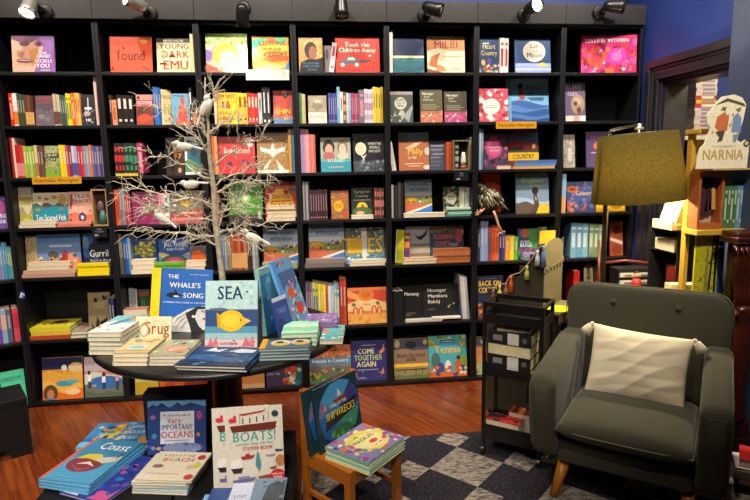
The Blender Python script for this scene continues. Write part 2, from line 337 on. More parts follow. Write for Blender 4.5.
CORNER = R(30)
CAMF=26.8256
CAMM=[[.993531,.033197,-.108602,1.887654],[-.112365,.148858,-.982454,-3.746524],[-.016449,.988301,.151625,1.560174],[.0,.0,.0,1.0]]
EXPO=0.5
ZT=2.4619
ZSH=[2.152,1.8309,1.5113,1.1955,.8721,.4552,.03]
RUGLOC=(-2.521,-.655,0);RUGLOC2=(-2.4405,1.7085,0);RUGLOC3=(-2.3837,-.2427,0)
HB=(.534,.008,1.1965);MCB=(2.9041,.01,1.5123);TBP=(3.1142,.005,1.1965)
FACES=[
('purple picture book with a large orange face,top shelf of first bookcase from left',0,.207,.045,2.1544,.2465,.2262,.012,7,0,'8a5aa0','8a5aa0',[('p','e0a890',((0,0),(.5,0),(.62,.35),(.75,.7),(.5,.95),(.2,1),(0,1))),('p','7a4a6a',((.0,.9),(.35,.75),(.7,.95),(.6,1),(0,1))),('e',.3,.78,.12,.07,'6a4238'),('e',.66,.78,.12,.08,'8c4a78'),('e',.66,.78,.05,.05,'3a2030'),('p','d89050',((.4,.6),(.62,.68),(.6,.3),(.45,.15))),('e',.3,.32,.2,.05,'7a4060'),('e',.3,.33,.17,.02,'e8c0b8'),('p','b8806a',((.1,.6),(.3,.55),(.25,.4),(.12,.45))),('t','THE',.74,.5,.06,'f4eef4',.9,0),('t','LAND',.74,.4,.09,'f4eef4',.9,0),('t','RECALLS',.74,.27,.09,'f4eef4',.4,0),('t','YOU',.72,.13,.11,'f4eef4',.9,0),('t','LEGENDS',.78,.04,.04,'f4eef4',.9,0)]),
('dark mauve book with a red title,second shelf of first bookcase from left',0,.244,.04,1.8334,.109,.1866,.012,7,0,'5a5058','5a5058',[('r',0,0,1,.06,'8a7a80'),('t','WHITE',.5,.86,.1,'c8433c',.9,0),('t','SANDS',.5,.72,.1,'b83c38',.9,0),('w',.5,.08,1.3,'6c6068',0),('e',.3,.3,.18,.08,'8a8088'),('e',.65,.22,.15,.1,'7c727c'),('s',20,['3a343c','948890'],3,.05,.05,.95,.5,.03)]),
('narrow black book with white drawing,second shelf of first bookcase from left',0,.5009,.045,1.8334,.081,.1926,.012,7,0,'2a242c','2a242c',[('e',.5,.55,.3,.05,'d8d0d4'),('r',.47,.3,.06,.6,'e0d8dc'),('e',.4,.38,.25,.08,'a89ca4'),('s',26,['d8d0d4','8a7c88','b8acb4'],5,.05,.05,.95,.5,.05),('t','HII',.5,.12,.1,'f0e8ec',.9,0)]),
('green and tan book with bold dark lettering,third shelf of first bookcase from left',0,.2583,.045,1.5138,.0928,.1987,.012,7,0,'a8ac78','a8ac78',[('w',.4,.1,1.5,'8a9a4c',0),('w',.15,.05,1,'7aa83c',0),('r',.1,.62,.8,.14,'4c4a38'),('t','BLAK',.5,.66,.08,'d8d4a8',.9,0),('t','DOT',.4,.5,.12,'3a3828',.9,0),('s',24,['6a6a48','d0d0a4','50563a'],8,.05,.1,.95,.95,.05)]),
('tall cream book with a yellow garden,fourth shelf of first bookcase from left',0,.0603,.06,1.1986,.0797,.2586,.03,4,0,'d8cca4','f0e4c0',[('r',0,.78,1,.22,'a8a498'),('r',.05,.55,.9,.2,'c8b868'),('t','WELCOME',.5,.67,.07,'5a5238',.9,0),('t','TO COUNTRY',.5,.58,.06,'5a5238',.9,0),('w',.4,.1,1.2,'a89c70',0),('w',.25,.08,2,'b4b03c',0),('s',16,['d8c834','708034','f0e890'],2,.05,.05,.95,.35,.07)]),
('landscape book with a wavy teal sea,fourth shelf of first bookcase from left',0,.2094,.06,1.1975,.2125,.2171,.012,5,0,'e8dcbc','e8dcbc',[('w',.66,.05,3,'5a7c84',0),('w',.55,.03,2.2,'2a90a4',0),('w',.3,.03,2,'2484a0',0),('e',.2,.85,.06,.04,'a89060'),('e',.4,.82,.07,.04,'b87a44'),('e',.62,.86,.09,.06,'c09858'),('e',.85,.8,.12,.16,'c8a860'),('e',.14,.5,.07,.06,'8a9c58'),('e',.8,.5,.1,.07,'5a8c88'),('e',.35,.64,.08,.06,'8c5a48'),('t','Ten Scared Fish',.5,.18,.17,'f4f0e0',.86,0)]),
('coral pink book with palms and a blue star flower,fourth shelf of first bookcase',0,.3944,.06,1.1975,.1504,.2195,.012,5,0,'e8b4a0','e8b4a0',[('w',.35,.04,1,'e07858',0),('e',.5,.85,.34,.1,'f0dcd0'),('t','TILDA',.58,.82,.11,'8a4840',.9,0),('t','TRACKS',.56,.67,.1,'8a4840',.9,0),('e',.55,.24,.16,.15,'3c4c78'),('e',.55,.24,.06,.06,'e8e0e8'),('p','b84a40',((.05,.5),(.12,.95),(.2,.9),(.12,.5))),('s',14,['c8543c','f0c8a8','a83c34'],4,.05,.05,.95,.5,.06)]),
('brown and cream patterned book turned sideways,fifth shelf of first bookcase from left',0,.0558,.06,.874,.0742,.2603,.012,4,-18,'b8a078','b8a078',[('s',60,['6a5030','d8c89c','8a7044','3c3420','a8905c'],6,0,0,1,1,.07)]),
('large blue book with terracotta houses,fifth shelf of first bookcase from left',0,.228,.062,.8742,.2739,.2733,.012,5,0,'6a8cb8','4468a0',[('r',0,.78,1,.22,'5478ac'),('t','NGANGA STREET SONGS',.5,.88,.05,'2c4878',.9,0),('r',.3,.68,.5,.05,'b8c8dc'),('w',.35,.06,2.4,'c8785c',0),('w',.15,.03,1.5,'b89878',0),('p','b0342c',((.5,.3),(.62,.6),(.7,.58),(.72,.1),(.6,.1))),('r',.28,.25,.2,.3,'a89c80'),('e',.38,.5,.12,.08,'5a5448'),('e',.82,.35,.12,.2,'d88a60'),('s',26,['e8b49c','803028','d8c4a4','485878'],7,.02,.03,.98,.48,.05)]),
('midnight blue book with pale title,fifth shelf of first bookcase from left',0,.4677,.06,.8742,.1717,.2729,.012,5,0,'182848','182848',[('e',.15,.75,.25,.35,'2c4c7c'),('e',.1,.75,.12,.18,'5c7c9c'),('r',0,0,1,.3,'20407c'),('e',.6,.6,.4,.25,'1a2034'),('t','Gurril',.58,.42,.17,'d8d8d8',.7,0),('t','Storm Bird',.62,.3,.07,'b0b8c8',.9,0),('s',10,['3c5c94','101828'],9,.02,.05,.98,.95,.08)]),
('olive brown book with black birds and leaves,sixth shelf of first bookcase from left',0,.4301,.1,.4576,.141,.2774,.012,7,0,'8a7c58','a89868',[('t','LOST',.55,.7,.07,'b8ac84',.9,0),('t','LORE',.5,.62,.07,'b8ac84',.9,0),('p','241c14',((.25,.82),(.35,.9),(.4,.84),(.5,.9),(.42,.78),(.32,.76))),('p','241c14',((.62,.88),(.75,.95),(.8,.88),(.95,.96),(.84,.82),(.72,.82))),('p','2c2418',((.3,.1),(.4,.42),(.5,.3),(.45,.12))),('p','2c2418',((.5,.28),(.9,.4),(.8,.25),(.6,.2))),('p','3c3220',((.1,.3),(.28,.12),(.2,.08)))]),
('orange swirling picture book with a curly haired girl,bottom shelf of first bookcase from left',0,.1799,.03,.0332,.2554,.2811,.014,9,0,'d88a34','d88a34',[('r',0,.72,1,.28,'24284c'),('w',.62,.07,1.2,'e0a048',0),('w',.4,.08,1.7,'e8b450',0),('e',.85,.75,.2,.12,'d8bc88'),('e',.55,.75,.07,.08,'d8d4c8'),('t','Country',.55,.54,.15,'e8b830',.9,0),('w',.2,.06,1.3,'e07020',0),('e',.55,.38,.22,.07,'4898a4'),('e',.75,.42,.16,.05,'58a8b4'),('e',.75,.18,.2,.08,'f0c890'),('e',.2,.16,.18,.2,'6a4028'),('e',.2,.13,.09,.12,'c08058'),('r',.08,0,.24,.04,'4890a0')]),
('pale book with children beside a blue river,bottom shelf of first bookcase from left',0,.4462,.03,.0332,.2499,.2734,.014,9,0,'b8a8b0','b8a8b0',[('r',0,.55,1,.1,'c07c68'),('w',.58,.05,1,'d0ccb8',0),('w',.32,.03,1,'6c7264',0),('e',.55,.36,.45,.16,'3c6cac'),('w',.12,.03,2,'5c6450',0),('r',.08,.4,.09,.16,'e8e8ec'),('e',.12,.62,.04,.05,'40302c'),('r',.09,.24,.07,.16,'303c60'),('r',.45,.36,.09,.15,'e8e8ec'),('e',.5,.56,.05,.05,'40302c'),('r',.46,.2,.08,.16,'303c60'),('r',.8,.38,.09,.18,'d89cac'),('e',.84,.6,.05,.05,'40302c'),('r',.81,.16,.07,.22,'404048'),('r',.2,.26,.1,.06,'a8a494')]),
('bright orange landscape book with one dark handwritten word,top shelf of second bookcase from left',1,.7869,.045,2.1544,.2526,.2248,.012,7,0,'e0502c','e0502c',[('r',0,.8,1,.2,'c84424'),('t','found',.5,.34,.3,'6a1c10',.68,0),('p','3a3c24',((.28,.78),(.36,.66),(.33,.62),(.3,.68))),('p','3a3c24',((.75,.22),(.95,.05),(.9,.05),(.78,.16))),('e',.05,.12,.03,.05,'703018'),('e',.82,.86,.1,.06,'e09030')]),  # darker band along the top paints the shadow cast on this cover
('cream book with huge red and black capitals,top shelf of second bookcase from left',1,1.0469,.045,2.1544,.2079,.2144,.012,7,0,'f0d8a8','f0d8a8',[('r',0,.88,1,.12,'3a2c24'),('t','BRUCE PASCOE',.5,.91,.055,'e8dcc0',.92,0),('t','YOUNG',.52,.7,.16,'5c1410',.92,0),('t','DARK',.55,.44,.2,'d8301c',.9,0),('p','2a120c',((.34,.44),(.46,.56),(.56,.46))),('t','EMU',.55,.1,.26,'d83420',.92,0),('r',.08,.24,.2,.05,'5c1410'),('e',.2,.55,.12,.05,'c8b890')]),
('red brown book with two dark heads,second shelf of second bookcase from left',1,.8449,.045,1.8334,.1041,.1915,.012,7,0,'a8442c','c84848',[('r',0,.82,1,.18,'c88878'),('e',.15,.9,.08,.05,'402020'),('r',.05,.64,.9,.16,'d0586c'),('t','SISTERS',.5,.68,.1,'f0d8d8',.9,0),('e',.3,.42,.26,.2,'58301c'),('e',.7,.4,.26,.18,'6c3420'),('e',.5,.2,.42,.16,'c04828')]),
('cream and yellow book standing at an angle,second shelf of second bookcase from left',1,.981,.06,1.8323,.0746,.2208,.012,2,38,'ecd498','ecd498',[('r',0,.3,1,.3,'d8c070'),('r',0,0,.2,1,'f4e4b8'),('t','TALES',.5,.75,.1,'805c30',.9,0),('s',12,['c89c4c','f0e0a8'],3,.1,.1,.9,.6,.08)]),
('sky blue book with a red figure,second shelf of second bookcase from left',1,1.0672,.045,1.8334,.1117,.1972,.012,7,0,'68a4c4','68a4c4',[('e',.6,.72,.12,.18,'c8402c'),('p','d04830',((.4,.6),(.8,.6),(.9,.1),(.3,.1))),('e',.62,.5,.1,.2,'e06848'),('r',.2,0,.8,.15,'d85038'),('t','SONGLINE',.4,.9,.06,'204860',.9,0),('s',10,['88bcd8','4880a8'],2,.02,.1,.4,.9,.06)]),
('dark brown book with orange lettering and moon,third shelf of second bookcase from left',1,1.0099,.045,1.5138,.1128,.2407,.012,7,0,'3a261c','3a261c',[('t','STARRY',.55,.62,.1,'c87840',.9,0),('t','Sky',.55,.48,.16,'d88448',.9,0),('e',.75,.12,.1,.07,'d8a880'),('s',18,['5c3c28','a86840'],4,.05,.5,.95,.95,.05)]),
('white bordered teal book with a green hill,third shelf of second bookcase from left',1,1.1262,.045,1.5138,.1066,.2458,.012,7,0,'e4ecec','f0f0e8',[('r',.14,.06,.8,.86,'2c6478'),('w',.35,.06,1,'4c8858',0),('r',0,0,1,.06,'e4ecec'),('e',.55,.6,.2,.12,'184458'),('t','BIRD',.55,.78,.08,'c8dcdc',.9,0)]),
('magenta book with a bronze roundel,fourth shelf of second bookcase from left',1,.8023,.045,1.1979,.1662,.2117,.012,7,0,'8c1c58','8c1c58',[('t','The Last Magpie',.5,.86,.06,'f0c8d8',.9,0),('t','Songs',.5,.77,.05,'f0c8d8',.9,0),('e',.6,.48,.22,.22,'6c5038'),('e',.6,.48,.15,.15,'84684c'),('r',.6,0,.4,.05,'a83c74')]),
('grey olive book with a yellow half circle,fourth shelf of second bookcase from left',1,1.0593,.08,1.1979,.2122,.2111,.012,7,0,'7c7868','7c7868',[('p','d8bc48',((.25,.78),(.7,.78),(.68,.6),(.5,.48),(.3,.58))),('e',.48,.76,.12,.1,'8c8468'),('e',.12,.55,.06,.04,'e8e0d8'),('w',.35,.05,1.4,'6a6458',0),('r',.55,.05,.45,.35,'a84440'),('r',.3,.25,.5,.08,'c8bc78')]),
('navy book with a golden tree,fifth shelf of second bookcase from left',1,.7636,.085,.8746,.1635,.2208,.012,7,0,'203c68','203c68',[('r',.44,.2,.12,.35,'8c7830'),('e',.5,.66,.4,.2,'6c6c34'),('s',40,['b8a038','8c9440','d8c060'],5,.12,.45,.88,.9,.06),('e',.12,.3,.1,.1,'a85838'),('e',.9,.3,.1,.1,'385c8c')]),
('navy book with white title over rainbow hills,fifth shelf of second bookcase from left',1,.9525,.085,.8746,.201,.2149,.012,7,0,'2450a0','2450a0',[('e',.5,.9,.04,.05,'f0f0f0'),('t','ALL FLESH',.55,.76,.11,'e0e8f0',.7,0),('t','AND STARS',.55,.63,.08,'e0e8f0',.6,0),('w',.5,.08,1,'c8b078',1),('w',.4,.1,1,'5878b8',2),('e',.5,.2,.5,.3,'305028'),('e',.5,.2,.36,.22,'a03468'),('e',.5,.2,.24,.14,'c8507c')]),
('slate book with an orange tent shape,fifth shelf of second bookcase from left',1,1.1085,.085,.8746,.1081,.1627,.012,7,0,'6c6470','6c6470',[('p','e06828',((.05,.1),(.15,.75),(.6,.85),(.95,.6),(1,.1))),('p','c85018',((.35,.1),(.45,.6),(.7,.1)))]),
('dark green book with red and green figures,sixth shelf of second bookcase from left',1,.7207,.1,.4576,.0815,.2858,.012,7,0,'28402c','28402c',[('t','LIL',.4,.55,.2,'3c8c5c',.9,0),('t','RED',.5,.85,.1,'a84038',.9,0),('s',16,['4c7c50','903c34','182818'],7,.05,.05,.95,.95,.08)]),
('grey white book standing at an angle,sixth shelf of second bookcase from left',1,.6499,.1,.4566,.0767,.2997,.012,2,-40,'98a0a4','98a0a4',[('r',0,.4,1,.25,'b8c0c4'),('r',0,0,1,.2,'8c8480'),('s',14,['c8d0d4','788088'],6,.05,.05,.95,.95,.08)]),
('yellow picture book half hidden under the table,bottom shelf of second bookcase from left',1,.7243,.03,.0329,.1531,.2925,.012,9,0,'c8b040','c8b040',[('w',.3,.04,1,'b89c2c',0),('r',0,.3,1,.3,'c8bc70'),('e',.5,.5,.3,.15,'d8c468')]),
('bright orange book half hidden under the table,bottom shelf of second bookcase from left',1,.8915,.03,.0329,.1678,.2835,.012,9,0,'e0601c','e0601c',[('t','RA',.75,.3,.14,'f0a040',.9,0),('e',.4,.2,.2,.06,'b84818'),('r',0,.5,1,.5,'d85818')]),
('dark red book half hidden under the table,bottom shelf of second bookcase from left',1,1.0537,.03,.0329,.1429,.2749,.012,9,0,'a8301c','a8301c',[('t','BA',.3,.3,.14,'d87850',.9,0),('w',.15,.04,1,'8c2414',0)]),
('pastel book with a blazing yellow sun,top shelf of third bookcase from left',2,1.3739,.045,2.1547,.2586,.2485,.014,7,0,'f0e0a8','f0e0a8',[('r',0,.75,1,.25,'b8d880'),('s',50,['88b854','d0e4a0','70a848'],4,0,.68,1,1,.035),('p','e8a4b0',((0,.55),(.3,.72),(.25,.4),(0,.2))),('p','8c70b4',((0,.6),(.2,.5),(.1,.3),(0,.3))),('e',.5,.45,.34,.3,'f4d848'),('e',.5,.42,.2,.18,'f8f090'),('e',.5,.42,.1,.1,'fcfce8'),('p','f0b8a0',((.05,.15),(.45,.35),(.7,.3),(.95,.55),(.9,.4),(.6,.12))),('p','e06058',((0,0),(0,.25),(.3,.08),(.5,0))),('r',.55,0,.45,.1,'f4ecd8'),('t','THE SKY',.3,.06,.07,'c83c40',.9,0)]),
('rainbow marbled book with three lines of dark capitals,top shelf of third bookcase from left',2,1.6528,.045,2.1547,.2314,.2318,.014,7,0,'f0a030','f0a030',[('p','3cb088',((0,.9),(.4,1),(.2,.75),(0,.6))),('p','e8d040',((0,.6),(.5,.8),(1,.75),(1,.6),(.5,.62),(0,.4))),('p','48b878',((.55,1),(.85,1),(.95,.85),(.7,.82))),('p','f0702c',((.4,.95),(.6,.98),(.75,.85),(.5,.82))),('p','e86020',((.1,.35),(.6,.5),(1,.45),(1,.35),(.5,.3))),('p','4c98c8',((.85,.1),(1,.35),(1,.1))),('p','f4e070',((0,.1),(.5,.25),(.9,.2),(.6,.02),(.1,.02))),('p','f08830',((.2,.0),(.7,.12),(.9,0))),('t','LESSONS',.54,.76,.12,'2c4048',.74,0),('t','FROM OUR',.54,.62,.07,'6c4820',.56,0),('t','ANCESTORS',.54,.45,.12,'2c4048',.8,0)]),
('yellow book with four bold words and two small figures,second shelf of third bookcase',2,1.365,.045,1.8334,.1264,.2028,.012,7,0,'f0b820','e8ac18',[('t',"I'M NOT",.48,.82,.12,'241c14',.8,0),('e',.25,.68,.06,.05,'5c3424'),('r',.18,.5,.16,.14,'6c6c74'),('e',.5,.68,.06,.05,'5c3424'),('r',.41,.5,.2,.14,'c0301c'),('t','REALLY',.5,.3,.13,'d84818',.88,0),('t','HERE',.42,.12,.13,'241c14',.66,0)]),
('red and blue book with yellow green title,second shelf of third bookcase from left',2,1.7167,.045,1.8334,.1226,.2149,.012,7,0,'c84430','c84430',[('e',.65,.85,.14,.08,'3a1c1c'),('r',0,0,1,.18,'5878a0'),('e',.2,.4,.2,.2,'d86840'),('s',16,['e07048','a83428','487098'],6,.02,.05,.98,.95,.08),('t','SHIN',.5,.3,.15,'c8c848',.8,0),('t','GU',.7,.12,.1,'d8b848',.9,0)]),
('red landscape book with cream handwriting,third shelf of third bookcase from left',2,1.4052,.045,1.5138,.2342,.2427,.012,7,0,'c83438','a02c34',[('p','e4d8c4',((.7,.95),(.9,.98),(.95,.75),(.85,.7))),('e',.12,.45,.07,.06,'401c24'),('e',.12,.45,.04,.03,'c83438'),('r',.55,.32,.2,.05,'7c3050'),('p','604060',((.7,.35),(.9,.3),(.85,.15),(.78,.25))),('p','4c3050',((.2,.25),(.32,.35),(.38,.22))),('t','Some Pond',.5,.55,.16,'f0dcc8',.7,0)]),
('brown book with a white spread winged eagle,third shelf of third bookcase from left',2,1.6389,.045,1.5138,.2048,.2795,.012,7,0,'a87c48','a87c48',[('r',0,.88,1,.12,'6c5c50'),('t','EYE',.5,.92,.05,'302820',.9,0),('s',70,['c8a068','8c6434','d8bc8c'],7,0,.05,1,.86,.03),('p','f0e8dc',((.5,.72),(.42,.55),(.1,.62),(.12,.52),(.4,.45),(.5,.36),(.6,.45),(.88,.52),(.9,.62),(.58,.55))),('p','e8dcc8',((.1,.05),(.42,.34),(.3,.05))),('p','e8dcc8',((.9,.05),(.58,.34),(.7,.05))),('r',0,0,1,.07,'e8e0d0')]),
('grass green book with a pale flower,fourth shelf of third bookcase from left',2,1.4455,.05,1.1989,.2217,.2639,.02,7,0,'4c8828','4c8828',[('t','One Little',.4,.86,.06,'183814',.9,0),('e',.5,.58,.14,.14,'98b878'),('e',.5,.58,.07,.07,'d8e0c0'),('r',0,0,1,.16,'38302c'),('t','Story Come',.5,.33,.09,'b8d8a0',.9,0),('t','Trees',.5,.22,.09,'b8d8a0',.9,0),('r',.85,.05,.1,.2,'a8b89c'),('r',.3,.06,.4,.07,'5c3434')]),
('red jungle book with a yellow warning circle,fourth shelf of third bookcase from left',2,1.6747,.085,1.1979,.2095,.2583,.012,7,0,'b83420','b83420',[('e',.5,.4,.42,.42,'e8a820'),('t','CAUTION!',.52,.56,.11,'3a2410',.6,0),('r',.2,.48,.62,.02,'3a2410'),('t','DEADLY',.52,.32,.13,'3a2410',.66,0),('s',20,['6c7c34','d86030','802018','3c5428'],8,.0,.7,1,1,.09)]),
('grey blue fishing picture book with a yellow bus,fifth shelf of third bookcase from left',2,1.6624,.085,.8746,.2342,.2613,.012,7,0,'98a8c0','98a8c0',[('r',0,.62,1,.38,'98a8c0'),('r',0,.55,1,.1,'c8ccd0'),('t','GOING FISHING',.5,.83,.085,'2c3450',.84,0),('t','WITH NANA',.52,.69,.09,'2c3450',.66,0),('w',.52,.03,1.4,'88904c',0),('e',.22,.46,.2,.07,'d8a428'),('r',.1,.47,.2,.06,'e0b038'),('e',.12,.4,.03,.03,'302c2c'),('e',.32,.4,.03,.03,'302c2c'),('s',16,['403838','e8e4dc','804838','c8443c'],5,.55,.36,.98,.56,.04),('w',.36,.04,.8,'c86848',1),('p','e8dcc8',((0,.1),(.5,.22),(1,.34),(1,.3),(.5,.16),(0,.04))),('p','3c78c0',((.0,0),(.0,.06),(.5,.16),(1,.29),(1,0)))]),
('dark green book beside the round table,sixth shelf of third bookcase from left',2,1.7596,.06,.4576,.0399,.2656,.012,7,0,'1c4c44','1c4c44',[('w',.4,.1,1,'2c6054',0)]),
('pale orange book half hidden under the table,bottom shelf of third bookcase from left',2,1.4377,.03,.0329,.1529,.2684,.012,9,0,'e0a060','e0a060',[('w',.4,.06,1,'d88c48',0),('r',0,.0,1,.12,'e8b880')]),
('dark purple book with leaping colourful shapes,bottom shelf of third bookcase from left',2,1.6538,.03,.0329,.2515,.2568,.012,9,0,'483c54','483c54',[('t','STORY TIME',.2,.32,.06,'b8acc4',.36,0),('e',.7,.4,.2,.16,'d0502c'),('e',.72,.22,.16,.12,'e8dcc8'),('e',.9,.35,.1,.2,'2c7478'),('e',.55,.15,.1,.1,'c86c34'),('e',.85,.1,.12,.1,'3c8c80'),('s',16,['e0803c','a83c3c','e8d8b8','286068'],7,.45,.05,.98,.6,.08)]),
('golden book with a side portrait of a woman,top shelf of fourth bookcase from left',3,1.9096,.045,2.1544,.1546,.2275,.012,7,0,'c8a058','d8c8a0',[('s',30,['d8b470','b88c44','e0c488'],3,0,.4,1,1,.07),('e',.5,.64,.26,.24,'3a241c'),('e',.58,.56,.17,.2,'9c6448'),('p','14181c',((.0,0),(.08,.3),(.4,.4),(.7,.38),(1,.44),(1,0))),('t','MY FATHER',.5,.24,.06,'4c7c94',.7,0),('t','AND OTHER',.5,.16,.06,'4c7c94',.7,0),('t','STORIES',.55,.07,.05,'4c7c94',.9,0)]),
('pinkish grey book behind a leaning white spine,top shelf of fourth bookcase from left',3,2.0166,.1,2.1538,.0526,.1852,.012,4,0,'a89c9c','a89c9c',[('e',.5,.7,.2,.2,'706468')]),
('bright red book with a grey car and white title,top shelf of fourth bookcase',3,2.214,.045,2.1547,.2918,.2364,.014,7,0,'d03420','d03420',[('t','Took the',.5,.72,.12,'f4e8d8',.56,0),('t','Children Away',.5,.57,.12,'f4e8d8',.84,0),('r',.1,.24,.42,.1,'5a6068'),('p','5a6068',((.18,.33),(.26,.46),(.44,.46),(.52,.33))),('p','d8c8b8',((.26,.35),(.3,.43),(.42,.43),(.45,.35))),('e',.16,.22,.045,.05,'e0e0e0'),('e',.48,.22,.045,.05,'e0e0e0'),('e',.62,.32,.1,.04,'4c4048'),('e',.74,.34,.07,.03,'4c4048'),('e',.78,.47,.025,.03,'e8d8c8'),('t','paul kelly',.5,.06,.05,'a82418',.9,0)]),
('beige book with a faint house and white lower half,second shelf of fourth bookcase',3,1.9417,.045,1.8334,.1211,.1816,.012,7,0,'a89c84','a89c84',[('r',0,0,1,.4,'e0d8c8'),('r',.3,.55,.4,.3,'c8bca4'),('e',.5,.62,.3,.12,'8c846c'),('t','writing',.45,.2,.12,'a89c8c',.9,0),('s',16,['c4b89c','8c8068'],4,0,.4,1,1,.06)]),
('teal based book with two vintage portraits,third shelf of fourth bookcase from left',3,2.0542,.045,1.514,.2001,.2287,.014,7,0,'a8b0a0','a8b0a0',[('r',0,0,1,.38,'3c98a8'),('w',.38,.04,2,'68b0b4',0),('e',.27,.72,.2,.22,'3a2c24'),('e',.28,.64,.13,.17,'d8a890'),('e',.27,.46,.2,.12,'b8685c'),('e',.73,.72,.17,.2,'8c7050'),('e',.73,.66,.12,.16,'e0c0a8'),('e',.74,.46,.18,.1,'d8c8b4'),('r',0,0,1,.3,'3c98a8'),('t','TITANIC',.5,.28,.1,'d8e4d8',.6,0),('r',.25,.12,.5,.04,'a8a498')]),
('black book with a white moon held up by a tree,third shelf of fourth bookcase',3,2.2755,.045,1.514,.208,.253,.014,7,0,'24242a','24242a',[('e',.25,.6,.18,.17,'e8dcc0'),('e',.25,.6,.14,.13,'d8ccac'),('p','d8d4c8',((.29,.1),(.31,.35),(.22,.45),(.33,.4),(.45,.46),(.36,.35),(.37,.1))),('r',0,0,1,.28,'4c545c'),('s',26,['68747c','343c44','8c949c'],5,0,.02,1,.28,.06),('s',12,['c8c8c0'],9,.05,.78,.95,.98,.012),('t','WHEN THE',.7,.7,.07,'e0dcd0',.42,0),('t','WORLD',.7,.6,.07,'e0dcd0',.34,0),('t','WAS SOFT',.7,.5,.07,'e0dcd0',.4,0)]),
('orange book with a bright yellow circle,fourth shelf of fourth bookcase from left',3,2.0733,.045,1.1979,.1184,.1906,.012,7,0,'a86838','a86838',[('s',50,['d8783c','78804c','8c4c68','c8a048','586c70'],6,0,0,1,1,.07),('e',.42,.45,.28,.2,'f0b020'),('e',.78,.15,.14,.1,'d84030'),('t','SEVEN',.42,.48,.06,'8c4c10',.4,0),('t','SISTERS',.42,.4,.06,'8c4c10',.4,0)]),
('dark green book with a half sun and cream title,fourth shelf of fourth bookcase',3,2.2281,.08,1.1979,.1446,.2062,.012,7,0,'28322c','28322c',[('t','Caring for',.5,.82,.1,'d8d4b8',.78,0),('t','Country',.5,.68,.1,'d8d4b8',.62,0),('r',.1,.58,.8,.02,'a8a890'),('e',.5,.34,.26,.18,'e8c030'),('e',.52,.38,.08,.06,'b83c28'),('e',.5,.2,.48,.16,'4c6838'),('e',.4,.16,.2,.06,'d8a880'),('r',0,0,1,.1,'d8d0c0')]),
('bigger fishing picture book with beach and yellow bus,fifth shelf of fourth bookcase from left',3,1.9765,.085,.8746,.2439,.3007,.012,7,0,'98a8c0','98a8c0',[('r',0,.62,1,.38,'98a8c0'),('r',0,.55,1,.1,'c8ccd0'),('t','GOING FISHING',.5,.83,.085,'2c3450',.84,0),('t','WITH NANA',.52,.69,.09,'2c3450',.66,0),('w',.52,.03,1.4,'88904c',0),('e',.22,.46,.2,.07,'d8a428'),('r',.1,.47,.2,.06,'e0b038'),('e',.12,.4,.03,.03,'302c2c'),('e',.32,.4,.03,.03,'302c2c'),('s',16,['403838','e8e4dc','804838','c8443c'],5,.55,.36,.98,.56,.04),('w',.36,.04,.8,'c86848',1),('p','e8dcc8',((0,.1),(.5,.22),(1,.34),(1,.3),(.5,.16),(0,.04))),('p','3c78c0',((.0,0),(.0,.06),(.5,.16),(1,.29),(1,0)))]),
('book of white tree trunks among huge yellow letters,fifth shelf of fourth bookcase from left',3,2.242,.085,.8746,.2749,.2515,.012,7,0,'74887c','74887c',[('r',0,.72,1,.28,'5c6458'),('s',40,['3c4438','90987c','c8ccb8'],3,0,.7,1,1,.04),('r',.05,.3,.4,.42,'d8a828'),('t','T',.12,.32,.4,'f0c030',.9,0),('t','IM',.3,.32,.38,'e0ac20',.3,0),('t','ES',.76,.32,.4,'f0bc28',.4,0),('r',.42,0,.14,1,'c8c8b8'),('r',0,0,1,.22,'5c8cb0'),('s',30,['7ca8c8','e8e8e0','486c50'],6,0,0,1,.26,.04),('r',.44,0,.1,.9,'d8d4c4')]),
('orange patterned book with green dots and red arches,sixth shelf of fourth bookcase from left',3,2.2439,.03,.4579,.2712,.2534,.02,5,0,'e07c48','e07c48',[('r',0,.62,1,.3,'d04c38'),('p','e8a058',((.0,.95),(.3,.8),(.45,.6),(.0,.75))),('p','f0c488',((0,.35),(0,.55),(.3,.68),(.7,.68),(1,.55),(1,.35))),('e',.48,.8,.2,.17,'e08438'),('e',.48,.82,.13,.1,'d86c38'),('e',.16,.54,.05,.05,'6c7c3c'),('e',.78,.56,.05,.05,'6c7c3c'),('e',.5,.54,.12,.02,'d8a468'),('e',.2,.36,.07,.12,'c83830'),('e',.2,.35,.04,.1,'e8b878'),('e',.34,.36,.06,.12,'c83830'),('e',.34,.35,.035,.1,'e8b878'),('e',.68,.38,.07,.12,'c83830'),('e',.68,.37,.04,.1,'e8b878'),('e',.82,.37,.06,.12,'c83830'),('e',.82,.36,.035,.1,'e8b878'),('r',0,0,1,.28,'e8a450'),('s',16,['f0bc70','d88c40'],4,0,0,1,.3,.06)]),
('terracotta and blue nature book with a white title band,bottom shelf of fourth bookcase',3,1.976,.03,.0332,.2945,.2682,.014,9,0,'b86844','b86844',[('s',50,['c87c50','8c4c34','d89468'],3,0,.66,1,1,.035),('r',0,.5,1,.18,'5888ac'),('t','Animals in Country',.5,.56,.09,'f0f0e8',.88,0),('r',0,0,1,.5,'8c8478'),('w',.46,.03,2,'7c6c74',0),('w',.28,.05,1.5,'68844c',0),('s',30,['a8bc5c','4c6c38','c89058','687c8c'],6,0,.02,1,.4,.06)]),
